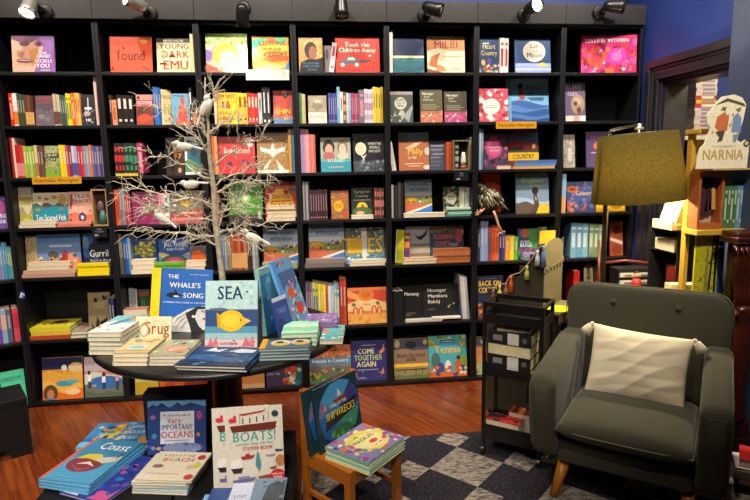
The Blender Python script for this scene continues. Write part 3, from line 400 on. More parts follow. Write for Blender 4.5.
('navy book with cream and green capitals and dancers,bottom shelf of fourth bookcase from left',3,2.2535,.03,.0332,.2519,.2893,.014,9,0,'34346c','34346c',[('t','COME',.42,.68,.13,'d8d0a0',.48,0),('t','TOGETHER',.48,.52,.13,'b8cc78',.8,0),('t','AGAIN',.42,.36,.13,'e0d4a0',.55,0),('r',.15,.28,.6,.015,'a8a8c0'),('p','e08860',((.78,.7),(.88,.8),(.92,.92),(.95,.76),(.84,.66))),('p','d87850',((.8,.18),(.9,.34),(.92,.16))),('r',.3,.88,.4,.02,'8890b8'),('r',.15,.07,.25,.03,'8088b0'),('s',8,['8c88c0','d8a070'],4,.1,.1,.9,.25,.025)]),
('seascape book in navy over green,top shelf of fifth bookcase from left',4,2.5533,.045,2.1544,.2073,.2588,.012,7,0,'1c2c50','d8d4c8',[('r',0,0,1,.42,'2c6c74'),('r',0,.38,1,.06,'d8d0a0'),('w',.3,.02,2,'24606c',0),('w',.16,.02,2.4,'1c5864',0),('s',12,['3c8088','1c4c5c'],4,0,0,1,.35,.05)]),
('cream and orange book with dark red capitals,top shelf of fifth bookcase from left',4,2.8088,.05,2.1547,.2549,.2423,.014,7,0,'e8d4b0','e8d4b0',[('p','d88850',((0,.62),(.3,.68),(.6,.6),(1,.62),(1,.95),(0,.95))),('r',0,.93,1,.07,'e8dcc0'),('t','MILBI',.5,.68,.2,'8c2c1c',.78,0),('p','b8602c',((.03,.2),(.1,.45),(.36,.56),(.28,.42),(.25,.25),(.35,.12))),('p','e08858',((.2,.05),(.3,.25),(.45,.16),(.5,.05))),('p','904024',((0,.12),(.4,.02),(.4,0),(0,0))),('t','ABORIGINAL TALES FROM',.68,.44,.03,'7c4c34',.5,0),('t','GIRRAMAY',.74,.1,.035,'b08460',.9,0)]),
('dark grey book with a pale tree shaped title,second shelf of fifth bookcase from left',4,2.5044,.045,1.8334,.1522,.2064,.012,7,0,'4c504c','4c504c',[('r',0,.9,1,.1,'98908c'),('e',.45,.62,.27,.2,'c8ccb4'),('e',.5,.3,.12,.1,'b8bca4'),('r',.46,.1,.1,.3,'a8ac94'),('t','BURN',.45,.7,.08,'343834',.4,0),('t','CULTA',.45,.6,.08,'343834',.42,0),('t','SIDE',.45,.5,.08,'343834',.34,0),('p','98a098',((.55,.2),(.95,.55),(1,.5),(.8,0))),('p','7c847c',((.0,.05),(.2,.4),(.25,.3))),('s',10,['707870','c0c4b0'],5,.02,.02,.5,.3,.05)]),
('olive book with orange flower band,second shelf of fifth bookcase from left',4,2.7069,.045,1.8338,.1505,.2193,.016,7,0,'5c5840','5c5840',[('r',0,0,1,.34,'c07058'),('s',30,['c07058','d89478','e8c8b8','7c5c48'],11,0,.0,1,.34,.06),('t','Noongar',.36,.84,.08,'e8e4d0',.54,0),('t','Bush',.3,.75,.06,'c8c4a8',.4,0),('t','Medicine',.36,.66,.06,'c8c4a8',.5,0),('r',.1,.52,.6,.025,'989478'),('r',.1,.46,.75,.025,'989478'),('r',.1,.4,.6,.025,'989478')]),
('olive book with pink flower band,second shelf of fifth bookcase from left',4,2.8735,.045,1.8338,.1554,.2055,.016,7,0,'4c4838','4c4838',[('r',0,0,1,.34,'b84878'),('s',30,['b84878','d884a8','e8c8b8','7c5c48'],11,0,.0,1,.34,.06),('t','Noongar',.36,.84,.08,'e8e4d0',.54,0),('t','Bush',.3,.75,.06,'c8c4a8',.4,0),('t','Tucker',.36,.66,.06,'c8c4a8',.5,0),('r',.1,.52,.6,.025,'989478'),('r',.1,.46,.75,.025,'989478'),('r',.1,.4,.6,.025,'989478')]),
('coral book with cream wings and golden lettering,third shelf of fifth bookcase from left',4,2.5872,.05,1.5148,.2065,.2568,.02,7,0,'b06a48','b06a48',[('r',0,.78,1,.22,'5c6880'),('r',0,.74,.3,.26,'4c5448'),('p','e0b890',((.2,.58),(.5,.72),(.85,.78),(.6,.64),(.4,.56))),('t','Milly',.55,.42,.16,'e8b848',.6,0),('t','& PIP',.45,.3,.07,'f0d8b0',.4,0),('r',.2,.16,.6,.03,'e8b898'),('r',.3,.1,.4,.025,'e8b898'),('e',.95,.5,.1,.1,'e8c8b0'),('e',.92,.08,.12,.06,'e8d0c0')]),
('charcoal book with lines of small pale text,third shelf of fifth bookcase from left',4,2.7531,.06,1.5138,.1151,.201,.012,7,0,'4c505c','4c505c',[('r',.1,.8,.8,.05,'8c90a0'),('r',.1,.66,.7,.06,'7c8094'),('r',.2,.52,.7,.05,'9888a0'),('r',.1,.4,.6,.05,'7c8094'),('r',.1,.26,.7,.04,'686c7c'),('r',.1,.14,.5,.04,'686c7c')]),
('slimmer fishing picture book beside dark spines,fourth shelf of fifth bookcase from left',4,2.6224,.08,1.1979,.19,.2534,.012,7,0,'98a8c0','98a8c0',[('r',0,.62,1,.38,'98a8c0'),('r',0,.55,1,.1,'c8ccd0'),('t','GOING FISHING',.5,.83,.085,'2c3450',.84,0),('t','WITH NANA',.52,.69,.09,'2c3450',.66,0),('w',.52,.03,1.4,'88904c',0),('e',.22,.46,.2,.07,'d8a428'),('r',.1,.47,.2,.06,'e0b038'),('e',.12,.4,.03,.03,'302c2c'),('e',.32,.4,.03,.03,'302c2c'),('s',16,['403838','e8e4dc','804838','c8443c'],5,.55,.36,.98,.56,.04),('w',.36,.04,.8,'c86848',1),('p','e8dcc8',((0,.1),(.5,.22),(1,.34),(1,.3),(.5,.16),(0,.04))),('p','3c78c0',((.0,0),(.0,.06),(.5,.16),(1,.29),(1,0)))]),
('green floral book with a pale oval,fourth shelf of fifth bookcase from left',4,2.8539,.08,1.1979,.1107,.2,.012,7,0,'4c5c4c','4c5c4c',[('s',40,['a8b8a0','2c3c30','c88478','d8d8c8'],6,0,0,1,1,.08),('e',.5,.6,.35,.2,'d0ccbc'),('r',.3,.62,.4,.03,'6c6c5c'),('r',.3,.55,.4,.03,'6c6c5c')]),
('yellow green book standing at an angle,fifth shelf of fifth bookcase from left',4,2.4751,.06,.8744,.0601,.2336,.012,6,-35,'d0c828','d0c828',[('r',0,.1,1,.3,'a8b030'),('r',0,0,.15,1,'f0e8a8')]),
('multicoloured book beside yellow green one,fifth shelf of fifth bookcase from left',4,2.5241,.06,.8744,.0489,.2112,.012,6,-30,'8c4468','8c4468',[('r',0,.5,1,.2,'d88c48'),('r',0,.2,1,.2,'5c3c7c'),('r',0,.8,1,.1,'e0c870')]),
('silver book with a swooping black bird,fifth shelf of fifth bookcase from left',4,2.6181,.085,.8746,.1712,.2477,.012,7,0,'a8acb4','a8acb4',[('p','241c1c',((.35,.8),(.5,.72),(.7,.75),(.95,.95),(.85,.75),(.65,.62),(.5,.64))),('r',0,.42,1,.1,'787c88'),('t','DINGAR',.5,.3,.15,'c8b058',.9,0),('r',0,0,1,.25,'8c7c60')]),
('dark teal book with coral capitals,fifth shelf of fifth bookcase from left',4,2.8283,.085,.8746,.2419,.2487,.012,7,0,'34546c','34546c',[('r',0,.8,1,.2,'6c6854'),('s',14,['c8b468','4c4844'],4,0,.8,1,1,.06),('t','RUNNING',.4,.62,.15,'d86868',.6,0),('t','COMET',.36,.42,.14,'d87878',.46,0),('t','2025',.7,.42,.08,'d8d8d0',.9,0),('e',.85,.7,.1,.2,'c85870'),('r',0,0,1,.3,'40607c')]),
('black book with one white word,sixth shelf of fifth bookcase from left',4,2.5766,.06,.4572,.1329,.2476,.012,5,0,'1c1c1e','1c1c1e',[('t','Mamang',.42,.72,.1,'d8d4c8',.8,0),('r',.1,.2,.5,.02,'706c68'),('r',.1,.14,.3,.02,'706c68')]),
('wide black book with three white words,sixth shelf of fifth bookcase from left',4,2.7885,.06,.4572,.2835,.2534,.012,5,0,'202022','202022',[('t','Noongar',.36,.78,.1,'d8d4c8',.5,0),('t','Mambara',.38,.62,.1,'d8d4c8',.54,0),('t','Bakitj',.28,.46,.1,'d8d4c8',.34,0),('r',.12,.28,.2,.02,'706c68'),('p','98948c',((.62,.35),(.72,.42),(.66,.3))),('p','98948c',((.75,.42),(.82,.48),(.8,.4))),('r',.92,.1,.08,.3,'28406c')]),
('sunset book with a jetty and dark title,bottom shelf of fifth bookcase from left',4,2.5558,.03,.0332,.2499,.2883,.014,9,0,'d89038','d89038',[('r',0,.7,1,.3,'4c5064'),('w',.72,.03,1,'8c7058',0),('e',.5,.84,.16,.1,'28303c'),('e',.1,.88,.08,.1,'a8a87c'),('e',.92,.9,.06,.07,'b0a888'),('t','Bush Survival',.5,.54,.1,'3a2820',.82,0),('t','Skills',.5,.44,.09,'3a2820',.34,0),('r',0,.3,1,.08,'f0b838'),('r',0,0,1,.3,'8c8458'),('r',.05,.22,.9,.025,'2c2820'),('r',.3,.14,.02,.1,'2c2820'),('r',.62,.14,.02,.14,'2c2820'),('r',.8,.12,.02,.1,'2c2820'),('w',.1,.02,2,'6c6c40',0)]),
('turquoise sports book with orange title and players,bottom shelf of fifth bookcase from left',4,2.8243,.03,.0332,.2795,.2963,.014,9,0,'4ca8b0','4ca8b0',[('s',24,['a8b448','68883c','d8c060'],4,0,.75,1,1,.08),('e',.5,.8,.3,.14,'4cb0c0'),('r',.3,.82,.4,.08,'28608c'),('t','AUSTRALIAN',.5,.84,.035,'e8e8e0',.36,0),('t','Tennis',.5,.58,.18,'f0b828',.7,0),('e',.18,.4,.12,.2,'48706c'),('p','d85c34',((.72,.1),(.68,.35),(.8,.42),(.88,.3),(.86,.1))),('e',.78,.46,.05,.05,'402820'),('e',.5,.26,.08,.14,'e8e0d4'),('e',.3,.22,.1,.14,'50487c'),('e',.92,.35,.1,.2,'88a040'),('r',0,0,1,.12,'d86830'),('s',20,['e07c40','c84c30','5c4878','f0d8a8'],8,0,.02,1,.25,.06)]),
('navy book with golden script and flowers,top shelf of sixth bookcase from left',5,3.1034,.045,2.1544,.1381,.237,.012,7,0,'1c3c64','e8e4dc',[('r',.2,.82,.3,.03,'d8d8d0'),('t','Heart',.5,.68,.15,'c8b058',.66,0),('t','Country',.5,.5,.14,'c8b058',.8,0),('e',.2,.3,.1,.08,'c8a850'),('e',.5,.32,.1,.1,'6c3c84'),('s',30,['c85038','d8a850','4c8c78','e8d8c0'],5,0,.0,1,.22,.08)]),
('navy book with a cream moon circle,top shelf of sixth bookcase from left',5,3.4087,.045,2.1554,.2496,.2327,.02,7,0,'1c4474','305c94',[('e',.54,.62,.32,.3,'d8ccb8'),('t','Sun',.54,.72,.13,'2c3440',.38,0),('t','and',.58,.6,.07,'2c3440',.9,0),('t','Moon',.55,.45,.14,'2c3440',.5,0),('r',0,0,1,.28,'98a8d4'),('e',.77,.2,.13,.1,'e8c838'),('r',0,0,1,.2,'8c9ccc'),('r',0,.08,1,.05,'b8c4e4')]),
('red and white swirling book with a cream disc,second shelf of sixth bookcase from left',5,3.135,.03,1.8334,.2026,.2232,.012,7,0,'c84858','c84858',[('s',50,['e8c0c0','a83040','f0dcd4','d86c78'],6,0,0,1,1,.1),('e',.42,.46,.3,.24,'ece4d4'),('r',.25,.48,.34,.02,'a89c8c'),('r',.22,.42,.4,.03,'a89c8c'),('s',8,['40202c'],4,.1,.1,.9,.95,.03)]),
('large blue wave book with a small swimmer,second shelf of sixth bookcase from left',5,3.3944,.075,1.8338,.3043,.2988,.014,8,0,'78b4d8','78b4d8',[('r',.12,.88,.88,.12,'90c0dc'),('w',.44,.06,.8,'3c64a8',0),('w',.34,.05,.9,'5080bc',1),('w',.25,.04,1,'305898',2),('w',.15,.04,1,'4c78b8',.5),('w',.07,.03,1,'284c8c',1),('r',0,0,.11,1,'6ca8cc'),('e',.33,.82,.06,.07,'1c2c44'),('p','a84c58',((.28,.74),(.4,.74),(.44,.55),(.36,.5),(.3,.58))),('p','a84c58',((.3,.56),(.26,.46),(.32,.46))),('t','IMAGI-',.66,.74,.1,'243c70',.42,0),('t','NATION',.72,.62,.1,'243c70',.46,0),('r',.5,.54,.4,.02,'3c5888'),('r',.55,.5,.32,.02,'3c5888')]),
('dark floral book with a pink circle,third shelf of sixth bookcase from left',5,3.1627,.05,1.5138,.1673,.2439,.012,7,0,'4c3c54','4c3c54',[('s',40,['a83c68','2c3444','c85c80','6c4c64'],6,0,0,1,1,.09),('e',.42,.6,.36,.3,'b84874'),('e',.42,.6,.28,.23,'c85884'),('t','Looking After',.42,.6,.06,'f0d8dc',.56,0),('t','Country',.45,.5,.06,'f0d8dc',.4,0),('e',.35,.2,.1,.07,'2c2434')]),
('banded dreaming book with a yellow word strip,third shelf of sixth bookcase from left',5,3.3673,.07,1.5138,.2205,.2776,.012,7,0,'34404c','34404c',[('r',0,.88,1,.12,'583038'),('w',.82,.04,1,'2c3c6c',0),('w',.68,.03,1,'7c3034',0),('t','ART IN',.42,.52,.1,'c83830',.4,0),('r',0,.5,.2,.1,'a83430'),('w',.46,.02,1.2,'3c4844',0),('e',.84,.56,.06,.06,'e0b840'),('r',0,.2,1,.2,'e0b020'),('t','COUNTRY',.5,.24,.12,'241c14',.72,0),('r',0,0,1,.18,'6c3440')]),
('plain red book behind a feathered toy bird,fourth shelf of sixth bookcase from left',5,3.1582,.13,1.1979,.1431,.2843,.012,7,0,'b02c20','b02c20',[('t','EMU',.5,.7,.08,'d8b890',.9,0),('e',.3,.3,.2,.2,'803020')]),
('blue and yellow book with an emu portrait,fourth shelf of sixth bookcase from left',5,3.4348,.05,1.1982,.2413,.2875,.014,7,0,'8098b0','8098b0',[('r',0,.7,1,.3,'5c7c94'),('t','Brothers',.5,.76,.1,'a8b458',.7,0),('t','Emu',.6,.62,.12,'a8b458',.9,0),('w',.34,.06,.7,'a8c0d8',1),('p','64524c',((0,0),(0,.25),(.3,.3),(.6,.2),(.62,0))),('p','d8c030',((.5,0),(.75,.24),(1,.22),(1,0))),('p','54443c',((.55,.2),(.52,.5),(.62,.5),(.7,.2),(.6,.0),(.4,.0))),('e',.58,.56,.1,.09,'2c2424'),('p','e8e4dc',((.58,.42),(.62,.36),(.6,.3)))]),
('blue green book with a white capitals title,fifth shelf of sixth bookcase from left',5,3.4226,.085,.8746,.1456,.2101,.012,7,0,'2c4c74','2c4c74',[('r',.55,.3,.45,.7,'3c8448'),('e',.35,.85,.22,.16,'a85c40'),('t','WEIRD',.35,.52,.08,'e8ecec',.5,0),('t','BUGS',.4,.38,.14,'f0f0ec',.62,0),('r',0,.16,1,.16,'783c64'),('s',16,['b84c60','4c9c58','284068'],5,0,.0,1,.3,.1)]),
('grey textured book at an angle,fifth shelf of sixth bookcase from left',5,3.5414,.09,.874,.084,.2206,.012,4,25,'98988c','98988c',[('r',0,0,.35,1,'585c54'),('s',24,['b0b0a4','6c7068'],6,.1,0,1,1,.08)]),
('navy book with two yellow capital words,sixth shelf of sixth bookcase from left',5,3.1353,.03,.4576,.1913,.3022,.012,7,0,'1c2440','1c2440',[('t','BACK ON',.48,.76,.13,'e0b83c',.86,0),('t','COUNTRY',.5,.6,.13,'e0b83c',.9,0),('r',.1,.92,.6,.02,'4c547c'),('r',0,0,1,.36,'5c3c38'),('s',24,['a84c34','c88848','3c2c34','d8a878'],6,0,.02,1,.4,.08)]),
('orange and green book behind the trolley,bottom shelf of sixth bookcase from left',5,3.1222,.03,.0329,.1758,.2741,.012,9,0,'b87c48','b87c48',[('r',0,.75,1,.25,'4c4c54'),('t','WA',.4,.82,.1,'d8d4c8',.9,0),('w',.5,.05,1,'c8885c',0),('w',.3,.05,1,'a8a878',0),('s',14,['d8c8a0','6c7c48'],5,0,0,1,.4,.08)]),
('wide hot pink book with swirling women faces,top shelf of seventh bookcase from left',6,3.9464,.04,2.1554,.3707,.2519,.035,4,-10,'d82868','d82868',[('s',60,['e83c58','e05090','c81c58','f06840','b82878'],5,0,0,1,.85,.09),('e',.28,.42,.18,.25,'e05838'),('e',.28,.42,.1,.15,'c83c50'),('e',.64,.44,.18,.22,'c838a0'),('e',.64,.44,.1,.13,'e86cb0'),('t','DIVERSE WOMEN',.46,.82,.1,'f8e8ec',.84,0),('s',20,['8c50c8','f0b8c8'],9,.05,.05,.95,.75,.03)]),
('mauve book with white numerals and a laughing child,second shelf of seventh bookcase from left',6,3.7264,.05,1.8334,.1451,.266,.012,7,0,'6c5c78','6c5c78',[('t','10,000',.4,.82,.12,'e8e0ec',.9,0),('t','cats',.36,.66,.12,'d8c8dc',.5,0),('e',.62,.44,.34,.26,'a88c74'),('e',.6,.52,.2,.1,'c0a48c'),('e',.5,.46,.1,.06,'5c4438'),('e',.68,.28,.12,.09,'6c4438'),('r',0,0,1,.14,'e8d8cc'),('r',.4,0,.3,.14,'d89890')]),
('narrow grey book with a pencil sketch,third shelf of seventh bookcase from left',6,3.6912,.045,1.5138,.0842,.231,.012,7,0,'a09890','a09890',[('s',40,['d0c8bc','6c6460','b8b0a4'],5,0,0,1,1,.09),('r',.4,.2,.3,.4,'c8c0b4')]),
('dusky purple book partly behind the lampshade,third shelf of seventh bookcase from left',6,3.9066,.045,1.5138,.1779,.2497,.012,7,0,'54446c','54446c',[('e',.45,.6,.15,.1,'c86848'),('r',.2,.4,.25,.02,'c8c0d4'),('t','My',.3,.8,.1,'c84c60',.9,0)]),
('blue dotted book with orange ovals and pale title,fourth shelf of seventh bookcase from left',6,3.7866,.04,1.1979,.2048,.2174,.012,7,0,'44548c','44548c',[('s',40,['6c74a8','34407c','8c6c88'],6,0,0,1,1,.07),('e',.2,.76,.2,.12,'b8643c'),('e',.2,.76,.12,.06,'803c38'),('t','Country',.64,.56,.13,'e8b878',.66,0),('s',12,['d88448','b85c48'],8,0,.0,.7,.3,.08)]),
('yellow book mostly hidden by the lampshade,fourth shelf of seventh bookcase from left',6,4.0153,.05,1.1979,.2193,.1983,.012,7,0,'e8b820','e8b820',[('e',.7,.2,.2,.12,'b87c18'),('w',.1,.03,1,'d8a010',0)]),
('rust red book with a slanted white band,fifth shelf of seventh bookcase from left',6,4.0755,.045,.8746,.0958,.2463,.012,7,0,'a84c34','a84c34',[('p','d8ccc0',((0,.45),(1,.32),(1,.42),(0,.55))),('e',.5,.75,.3,.12,'6c2c20'),('e',.5,.18,.4,.14,'803828')]),
('beige book standing beside dark red ones,sixth shelf of seventh bookcase from left',6,3.8856,.05,.4576,.0654,.3504,.012,7,0,'a89c84','a89c84',[('r',.2,.7,.6,.05,'7c7058')]),
('violet book with pink and white letters,fourth shelf of corner bookcase',-1,-.0657,.03,1.1979,.0904,.2017,.012,7,0,'543c84','543c84',[('r',0,0,1,.3,'6c4c9c'),('e',.6,.65,.35,.25,'a84c8c'),('t','DARK',.6,.32,.14,'f0e8f4',.8,0),('t','PUNK',.66,.16,.12,'f0e8f4',.6,0),('s',12,['c878b0','38286c'],4,0,.4,1,1,.08)]),
('mint green book with dark title behind the crate,bottom shelf of corner bookcase',-1,-.0935,.0,.0339,.1342,.2354,.012,14,0,'4cc498','4cc498',[('t','KINGDOM',.45,.72,.12,'1c5c50',.8,0),('e',.6,.3,.25,.2,'68d4ac'),('e',.65,.25,.12,.1,'3cac88')])]
SPINES=[
('bright red upright spine on second shelf of first bookcase from left',0,.0558,.035,1.8319,.0195,.135,.1974,0,'d82a1c','',2,None),
('white and orange upright spine on second shelf of first bookcase from left',0,.079,.035,1.8319,.0251,.135,.1974,0,'f0e4d4','e87a2a',3,None),
('leftmost of three dark green spines,second shelf of first bookcase from left',0,.0993,.035,1.8319,.014,.135,.1943,0,'3c4a38','',1,'dark green spines on the second shelf of the first bookcase from left'),
('middle one of three dark green spines,second shelf of first bookcase from left',0,.1138,.035,1.8319,.014,.135,.1919,0,'44523c','',1,'dark green spines on the second shelf of the first bookcase from left'),
('rightmost of three dark green spines,second shelf of first bookcase from left',0,.1284,.035,1.8319,.014,.135,.1896,0,'384834','',1,'dark green spines on the second shelf of the first bookcase from left'),
('leftmost of three brown and rust spines,second shelf of first bookcase from left',0,.1437,.035,1.8319,.0159,.135,.1881,0,'6a3a28','d8a860',3,'brown and rust spines on the second shelf of the first bookcase from left'),
('middle one of three brown and rust spines,second shelf of first bookcase from left',0,.1602,.035,1.8319,.0159,.135,.1859,0,'7a4a32','d8a860',3,'brown and rust spines on the second shelf of the first bookcase from left'),
('rightmost of three brown and rust spines,second shelf of first bookcase from left',0,.1768,.035,1.8319,.0159,.135,.1836,0,'5a3026','d8a860',3,'brown and rust spines on the second shelf of the first bookcase from left'),
('leftmost of three tan patterned spines,second shelf of first bookcase from left',0,.3095,.035,1.8319,.0123,.135,.1937,0,'c8b498','70463a',3,'tan patterned spines on the second shelf of the first bookcase from left'),
('middle one of three tan patterned spines,second shelf of first bookcase from left',0,.3223,.035,1.8319,.0123,.135,.1914,0,'b89c7c','70463a',3,'tan patterned spines on the second shelf of the first bookcase from left'),
('rightmost of three tan patterned spines,second shelf of first bookcase from left',0,.3351,.035,1.8319,.0123,.135,.189,0,'d0bca0','70463a',3,'tan patterned spines on the second shelf of the first bookcase from left'),
('leftmost of three dark teal spines,second shelf of first bookcase from left',0,.3476,.035,1.8319,.0123,.135,.1875,0,'44605a','',1,'dark teal spines on the second shelf of the first bookcase from left'),
('middle one of three dark teal spines,second shelf of first bookcase from left',0,.3605,.035,1.8319,.0123,.135,.1853,0,'3c5450','',1,'dark teal spines on the second shelf of the first bookcase from left'),
('rightmost of three dark teal spines,second shelf of first bookcase from left',0,.3733,.035,1.8319,.0123,.135,.183,0,'4a6660','',1,'dark teal spines on the second shelf of the first bookcase from left'),
('left one of two bright yellow spines,second shelf of first bookcase from left',0,.3876,.035,1.8319,.0142,.135,.1965,0,'f0d428','5c8a3a',2,'bright yellow spines on the second shelf of the first bookcase from left'),
('right one of two bright yellow spines,second shelf of first bookcase from left',0,.4025,.035,1.8319,.0142,.135,.1941,0,'e8cc20','5c8a3a',2,'bright yellow spines on the second shelf of the first bookcase from left'),
('deep orange upright spine on second shelf of first bookcase from left',0,.4205,.035,1.8319,.02,.135,.1995,0,'d8641e','',2,None),
('left one of two pale orange spines,second shelf of first bookcase from left',0,.4383,.035,1.8319,.0143,.135,.1994,0,'f0a850','b85a20',1,'pale orange spines on the second shelf of the first bookcase from left'),
('right one of two pale orange spines,second shelf of first bookcase from left',0,.4532,.035,1.8319,.0143,.135,.197,0,'f4b868','b85a20',1,'pale orange spines on the second shelf of the first bookcase from left'),
('left one of two tall pink spines,second shelf of first bookcase from left',0,.5607,.03,1.8319,.012,.2,.3072,0,'f0d0c0','',0,'tall pink spines on the second shelf of the first bookcase from left'),
('right one of two tall pink spines,second shelf of first bookcase from left',0,.5732,.03,1.8319,.012,.2,.3035,0,'e09088','',0,'tall pink spines on the second shelf of the first bookcase from left'),
('tall scarlet upright spine on third shelf of first bookcase from left',0,.0302,.035,1.5123,.0141,.135,.254,0,'a82420','',0,None),
('tall cream upright spine on third shelf of first bookcase from left',0,.0445,.035,1.5123,.0141,.135,.2477,0,'e4d2b4','',0,None),
('left one of two crimson spines,third shelf of first bookcase from left',0,.0612,.035,1.5123,.0227,.135,.2044,0,'c8242c','e88a88',3,'crimson spines on the third shelf of the first bookcase from left'),
('right one of two crimson spines,third shelf of first bookcase from left',0,.0848,.035,1.5123,.0227,.135,.202,0,'d43a3c','e88a88',3,'crimson spines on the third shelf of the first bookcase from left'),
('leftmost of four lime green spines,third shelf of first bookcase from left',0,.1044,.035,1.5123,.0156,.135,.1976,0,'a8c054','e0e4a0',1,'lime green spines on the third shelf of the first bookcase from left'),
('second from left of four lime green spines,third shelf of first bookcase from left',0,.1207,.035,1.5123,.0156,.135,.1952,0,'94b440','e0e4a0',1,'lime green spines on the third shelf of the first bookcase from left'),
('third from left of four lime green spines,third shelf of first bookcase from left',0,.137,.035,1.5123,.0156,.135,.1928,0,'b4c868','e0e4a0',1,'lime green spines on the third shelf of the first bookcase from left'),
('rightmost of four lime green spines,third shelf of first bookcase from left',0,.1533,.035,1.5123,.0156,.135,.1976,0,'88a838','e0e4a0',1,'lime green spines on the third shelf of the first bookcase from left'),
('cream and orange upright spine on third shelf of first bookcase from left',0,.1705,.035,1.5123,.0171,.135,.2001,0,'e8c888','c87838',3,None),
('left one of two purple brown spines,third shelf of first bookcase from left',0,.1874,.035,1.5123,.0157,.135,.1967,0,'5c4858','',1,'purple brown spines on the third shelf of the first bookcase from left'),
('right one of two purple brown spines,third shelf of first bookcase from left',0,.2038,.035,1.5123,.0157,.135,.1944,0,'7a5044','',1,'purple brown spines on the third shelf of the first bookcase from left'),
('left one of two sunny yellow spines,third shelf of first bookcase from left',0,.3198,.035,1.5123,.0173,.135,.2012,0,'f4d418','e8e0a0',1,'sunny yellow spines on the third shelf of the first bookcase from left'),
('right one of two sunny yellow spines,third shelf of first bookcase from left',0,.3378,.035,1.5123,.0173,.135,.1988,0,'f0cc10','e8e0a0',1,'sunny yellow spines on the third shelf of the first bookcase from left'),
('left one of two maroon pink spines,third shelf of first bookcase from left',0,.3555,.035,1.5123,.0173,.135,.1946,0,'b84a70','',1,'maroon pink spines on the third shelf of the first bookcase from left'),
('right one of two maroon pink spines,third shelf of first bookcase from left',0,.3736,.035,1.5123,.0173,.135,.1922,0,'8c2848','',1,'maroon pink spines on the third shelf of the first bookcase from left'),
('left one of two pale blue spines,third shelf of first bookcase from left',0,.3909,.035,1.5123,.0159,.135,.1941,0,'c4ccd8','4c5a98',3,'pale blue spines on the third shelf of the first bookcase from left'),
('right one of two pale blue spines,third shelf of first bookcase from left',0,.4074,.035,1.5123,.0159,.135,.1918,0,'a0acc8','4c5a98',3,'pale blue spines on the third shelf of the first bookcase from left'),
('left one of two raspberry red spines,third shelf of first bookcase from left',0,.4248,.035,1.5123,.0174,.135,.1937,0,'b82840','',1,'raspberry red spines on the third shelf of the first bookcase from left'),
('right one of two raspberry red spines,third shelf of first bookcase from left',0,.4429,.035,1.5123,.0174,.135,.1914,0,'c83448','',1,'raspberry red spines on the third shelf of the first bookcase from left'),
('left one of two slate grey spines,third shelf of first bookcase from left',0,.4603,.035,1.5123,.016,.135,.1932,0,'8488a0','',1,'slate grey spines on the third shelf of the first bookcase from left'),
('right one of two slate grey spines,third shelf of first bookcase from left',0,.4769,.035,1.5123,.016,.135,.1909,0,'9498b0','',1,'slate grey spines on the third shelf of the first bookcase from left'),
('copper orange upright spine on third shelf of first bookcase from left',0,.4946,.035,1.5123,.0174,.135,.1991,0,'c87a48','',1,None),
('leftmost of five violet spines,third shelf of first bookcase from left',0,.511,.035,1.5123,.0146,.135,.1923,0,'6a5a90','',1,'violet spines on the third shelf of the first bookcase from left'),
('second from left of five violet spines,third shelf of first bookcase from left',0,.5262,.035,1.5123,.0146,.135,.19,0,'584c84','',1,'violet spines on the third shelf of the first bookcase from left'),
('third from left of five violet spines,third shelf of first bookcase from left',0,.5414,.035,1.5123,.0146,.135,.1877,0,'7c6898','',1,'violet spines on the third shelf of the first bookcase from left'),
('fourth from left of five violet spines,third shelf of first bookcase from left',0,.5566,.035,1.5123,.0146,.135,.1923,0,'4c4470','',1,'violet spines on the third shelf of the first bookcase from left'),
('rightmost of five violet spines,third shelf of first bookcase from left',0,.5718,.035,1.5123,.0146,.135,.19,0,'8874a4','',1,'violet spines on the third shelf of the first bookcase from left'),
('left one of two thin navy spines,sixth shelf of first bookcase from left',0,.5315,.035,.4562,.0167,.135,.2589,0,'202c50','',1,'thin navy spines on the sixth shelf of the first bookcase from left'),
('right one of two thin navy spines,sixth shelf of first bookcase from left',0,.5489,.035,.4562,.0167,.135,.2558,0,'2a3864','',1,'thin navy spines on the sixth shelf of the first bookcase from left'),
('thin cream upright spine on top shelf of second bookcase from left',1,1.1663,.035,2.153,.0206,.2,.2361,0,'f0dca0','',0,None),
('dark brown upright spine on second shelf of second bookcase from left',1,.6445,.035,1.8319,.0145,.135,.1867,0,'4a3028','',1,None),
('salmon orange upright spine on second shelf of second bookcase from left',1,.6657,.035,1.8319,.029,.135,.1561,0,'e89468','c8643c',2,None),
('leftmost of three black thriller spines,second shelf of second bookcase from left',1,.6989,.035,1.8319,.032,.135,.1864,0,'241c1c','d8d0c4',4,'black thriller spines on the second shelf of the second bookcase from left'),
('middle one of three black thriller spines,second shelf of second bookcase from left',1,.7323,.035,1.8319,.032,.135,.1842,0,'2a1c1a','d8d0c4',4,'black thriller spines on the second shelf of the second bookcase from left'),
('rightmost of three black thriller spines,second shelf of second bookcase from left',1,.7656,.035,1.8319,.032,.135,.182,0,'241e1e','d8d0c4',4,'black thriller spines on the second shelf of the second bookcase from left'),
('leftmost of three tall royal blue spines,second shelf of second bookcase from left',1,.9141,.035,1.8319,.0147,.2,.235,0,'2a64b4','',1,'tall royal blue spines on the second shelf of the second bookcase from left'),
('middle one of three tall royal blue spines,second shelf of second bookcase from left',1,.9294,.035,1.8319,.0147,.2,.2321,0,'3470c0','',1,'tall royal blue spines on the second shelf of the second bookcase from left'),
('rightmost of three tall royal blue spines,second shelf of second bookcase from left',1,.9447,.035,1.8319,.0147,.2,.2293,0,'2458a4','',1,'tall royal blue spines on the second shelf of the second bookcase from left'),
('tall black and white upright spine on second shelf of second bookcase from left',1,1.1359,.035,1.8319,.0149,.135,.2285,0,'302c30','e0e0e0',4,None),
('leftmost of three orange-labelled black spines,second shelf of second bookcase from left',1,1.148,.035,1.8319,.0121,.135,.1727,0,'28242a','d87038',3,'orange-labelled black spines on the second shelf of the second bookcase from left'),
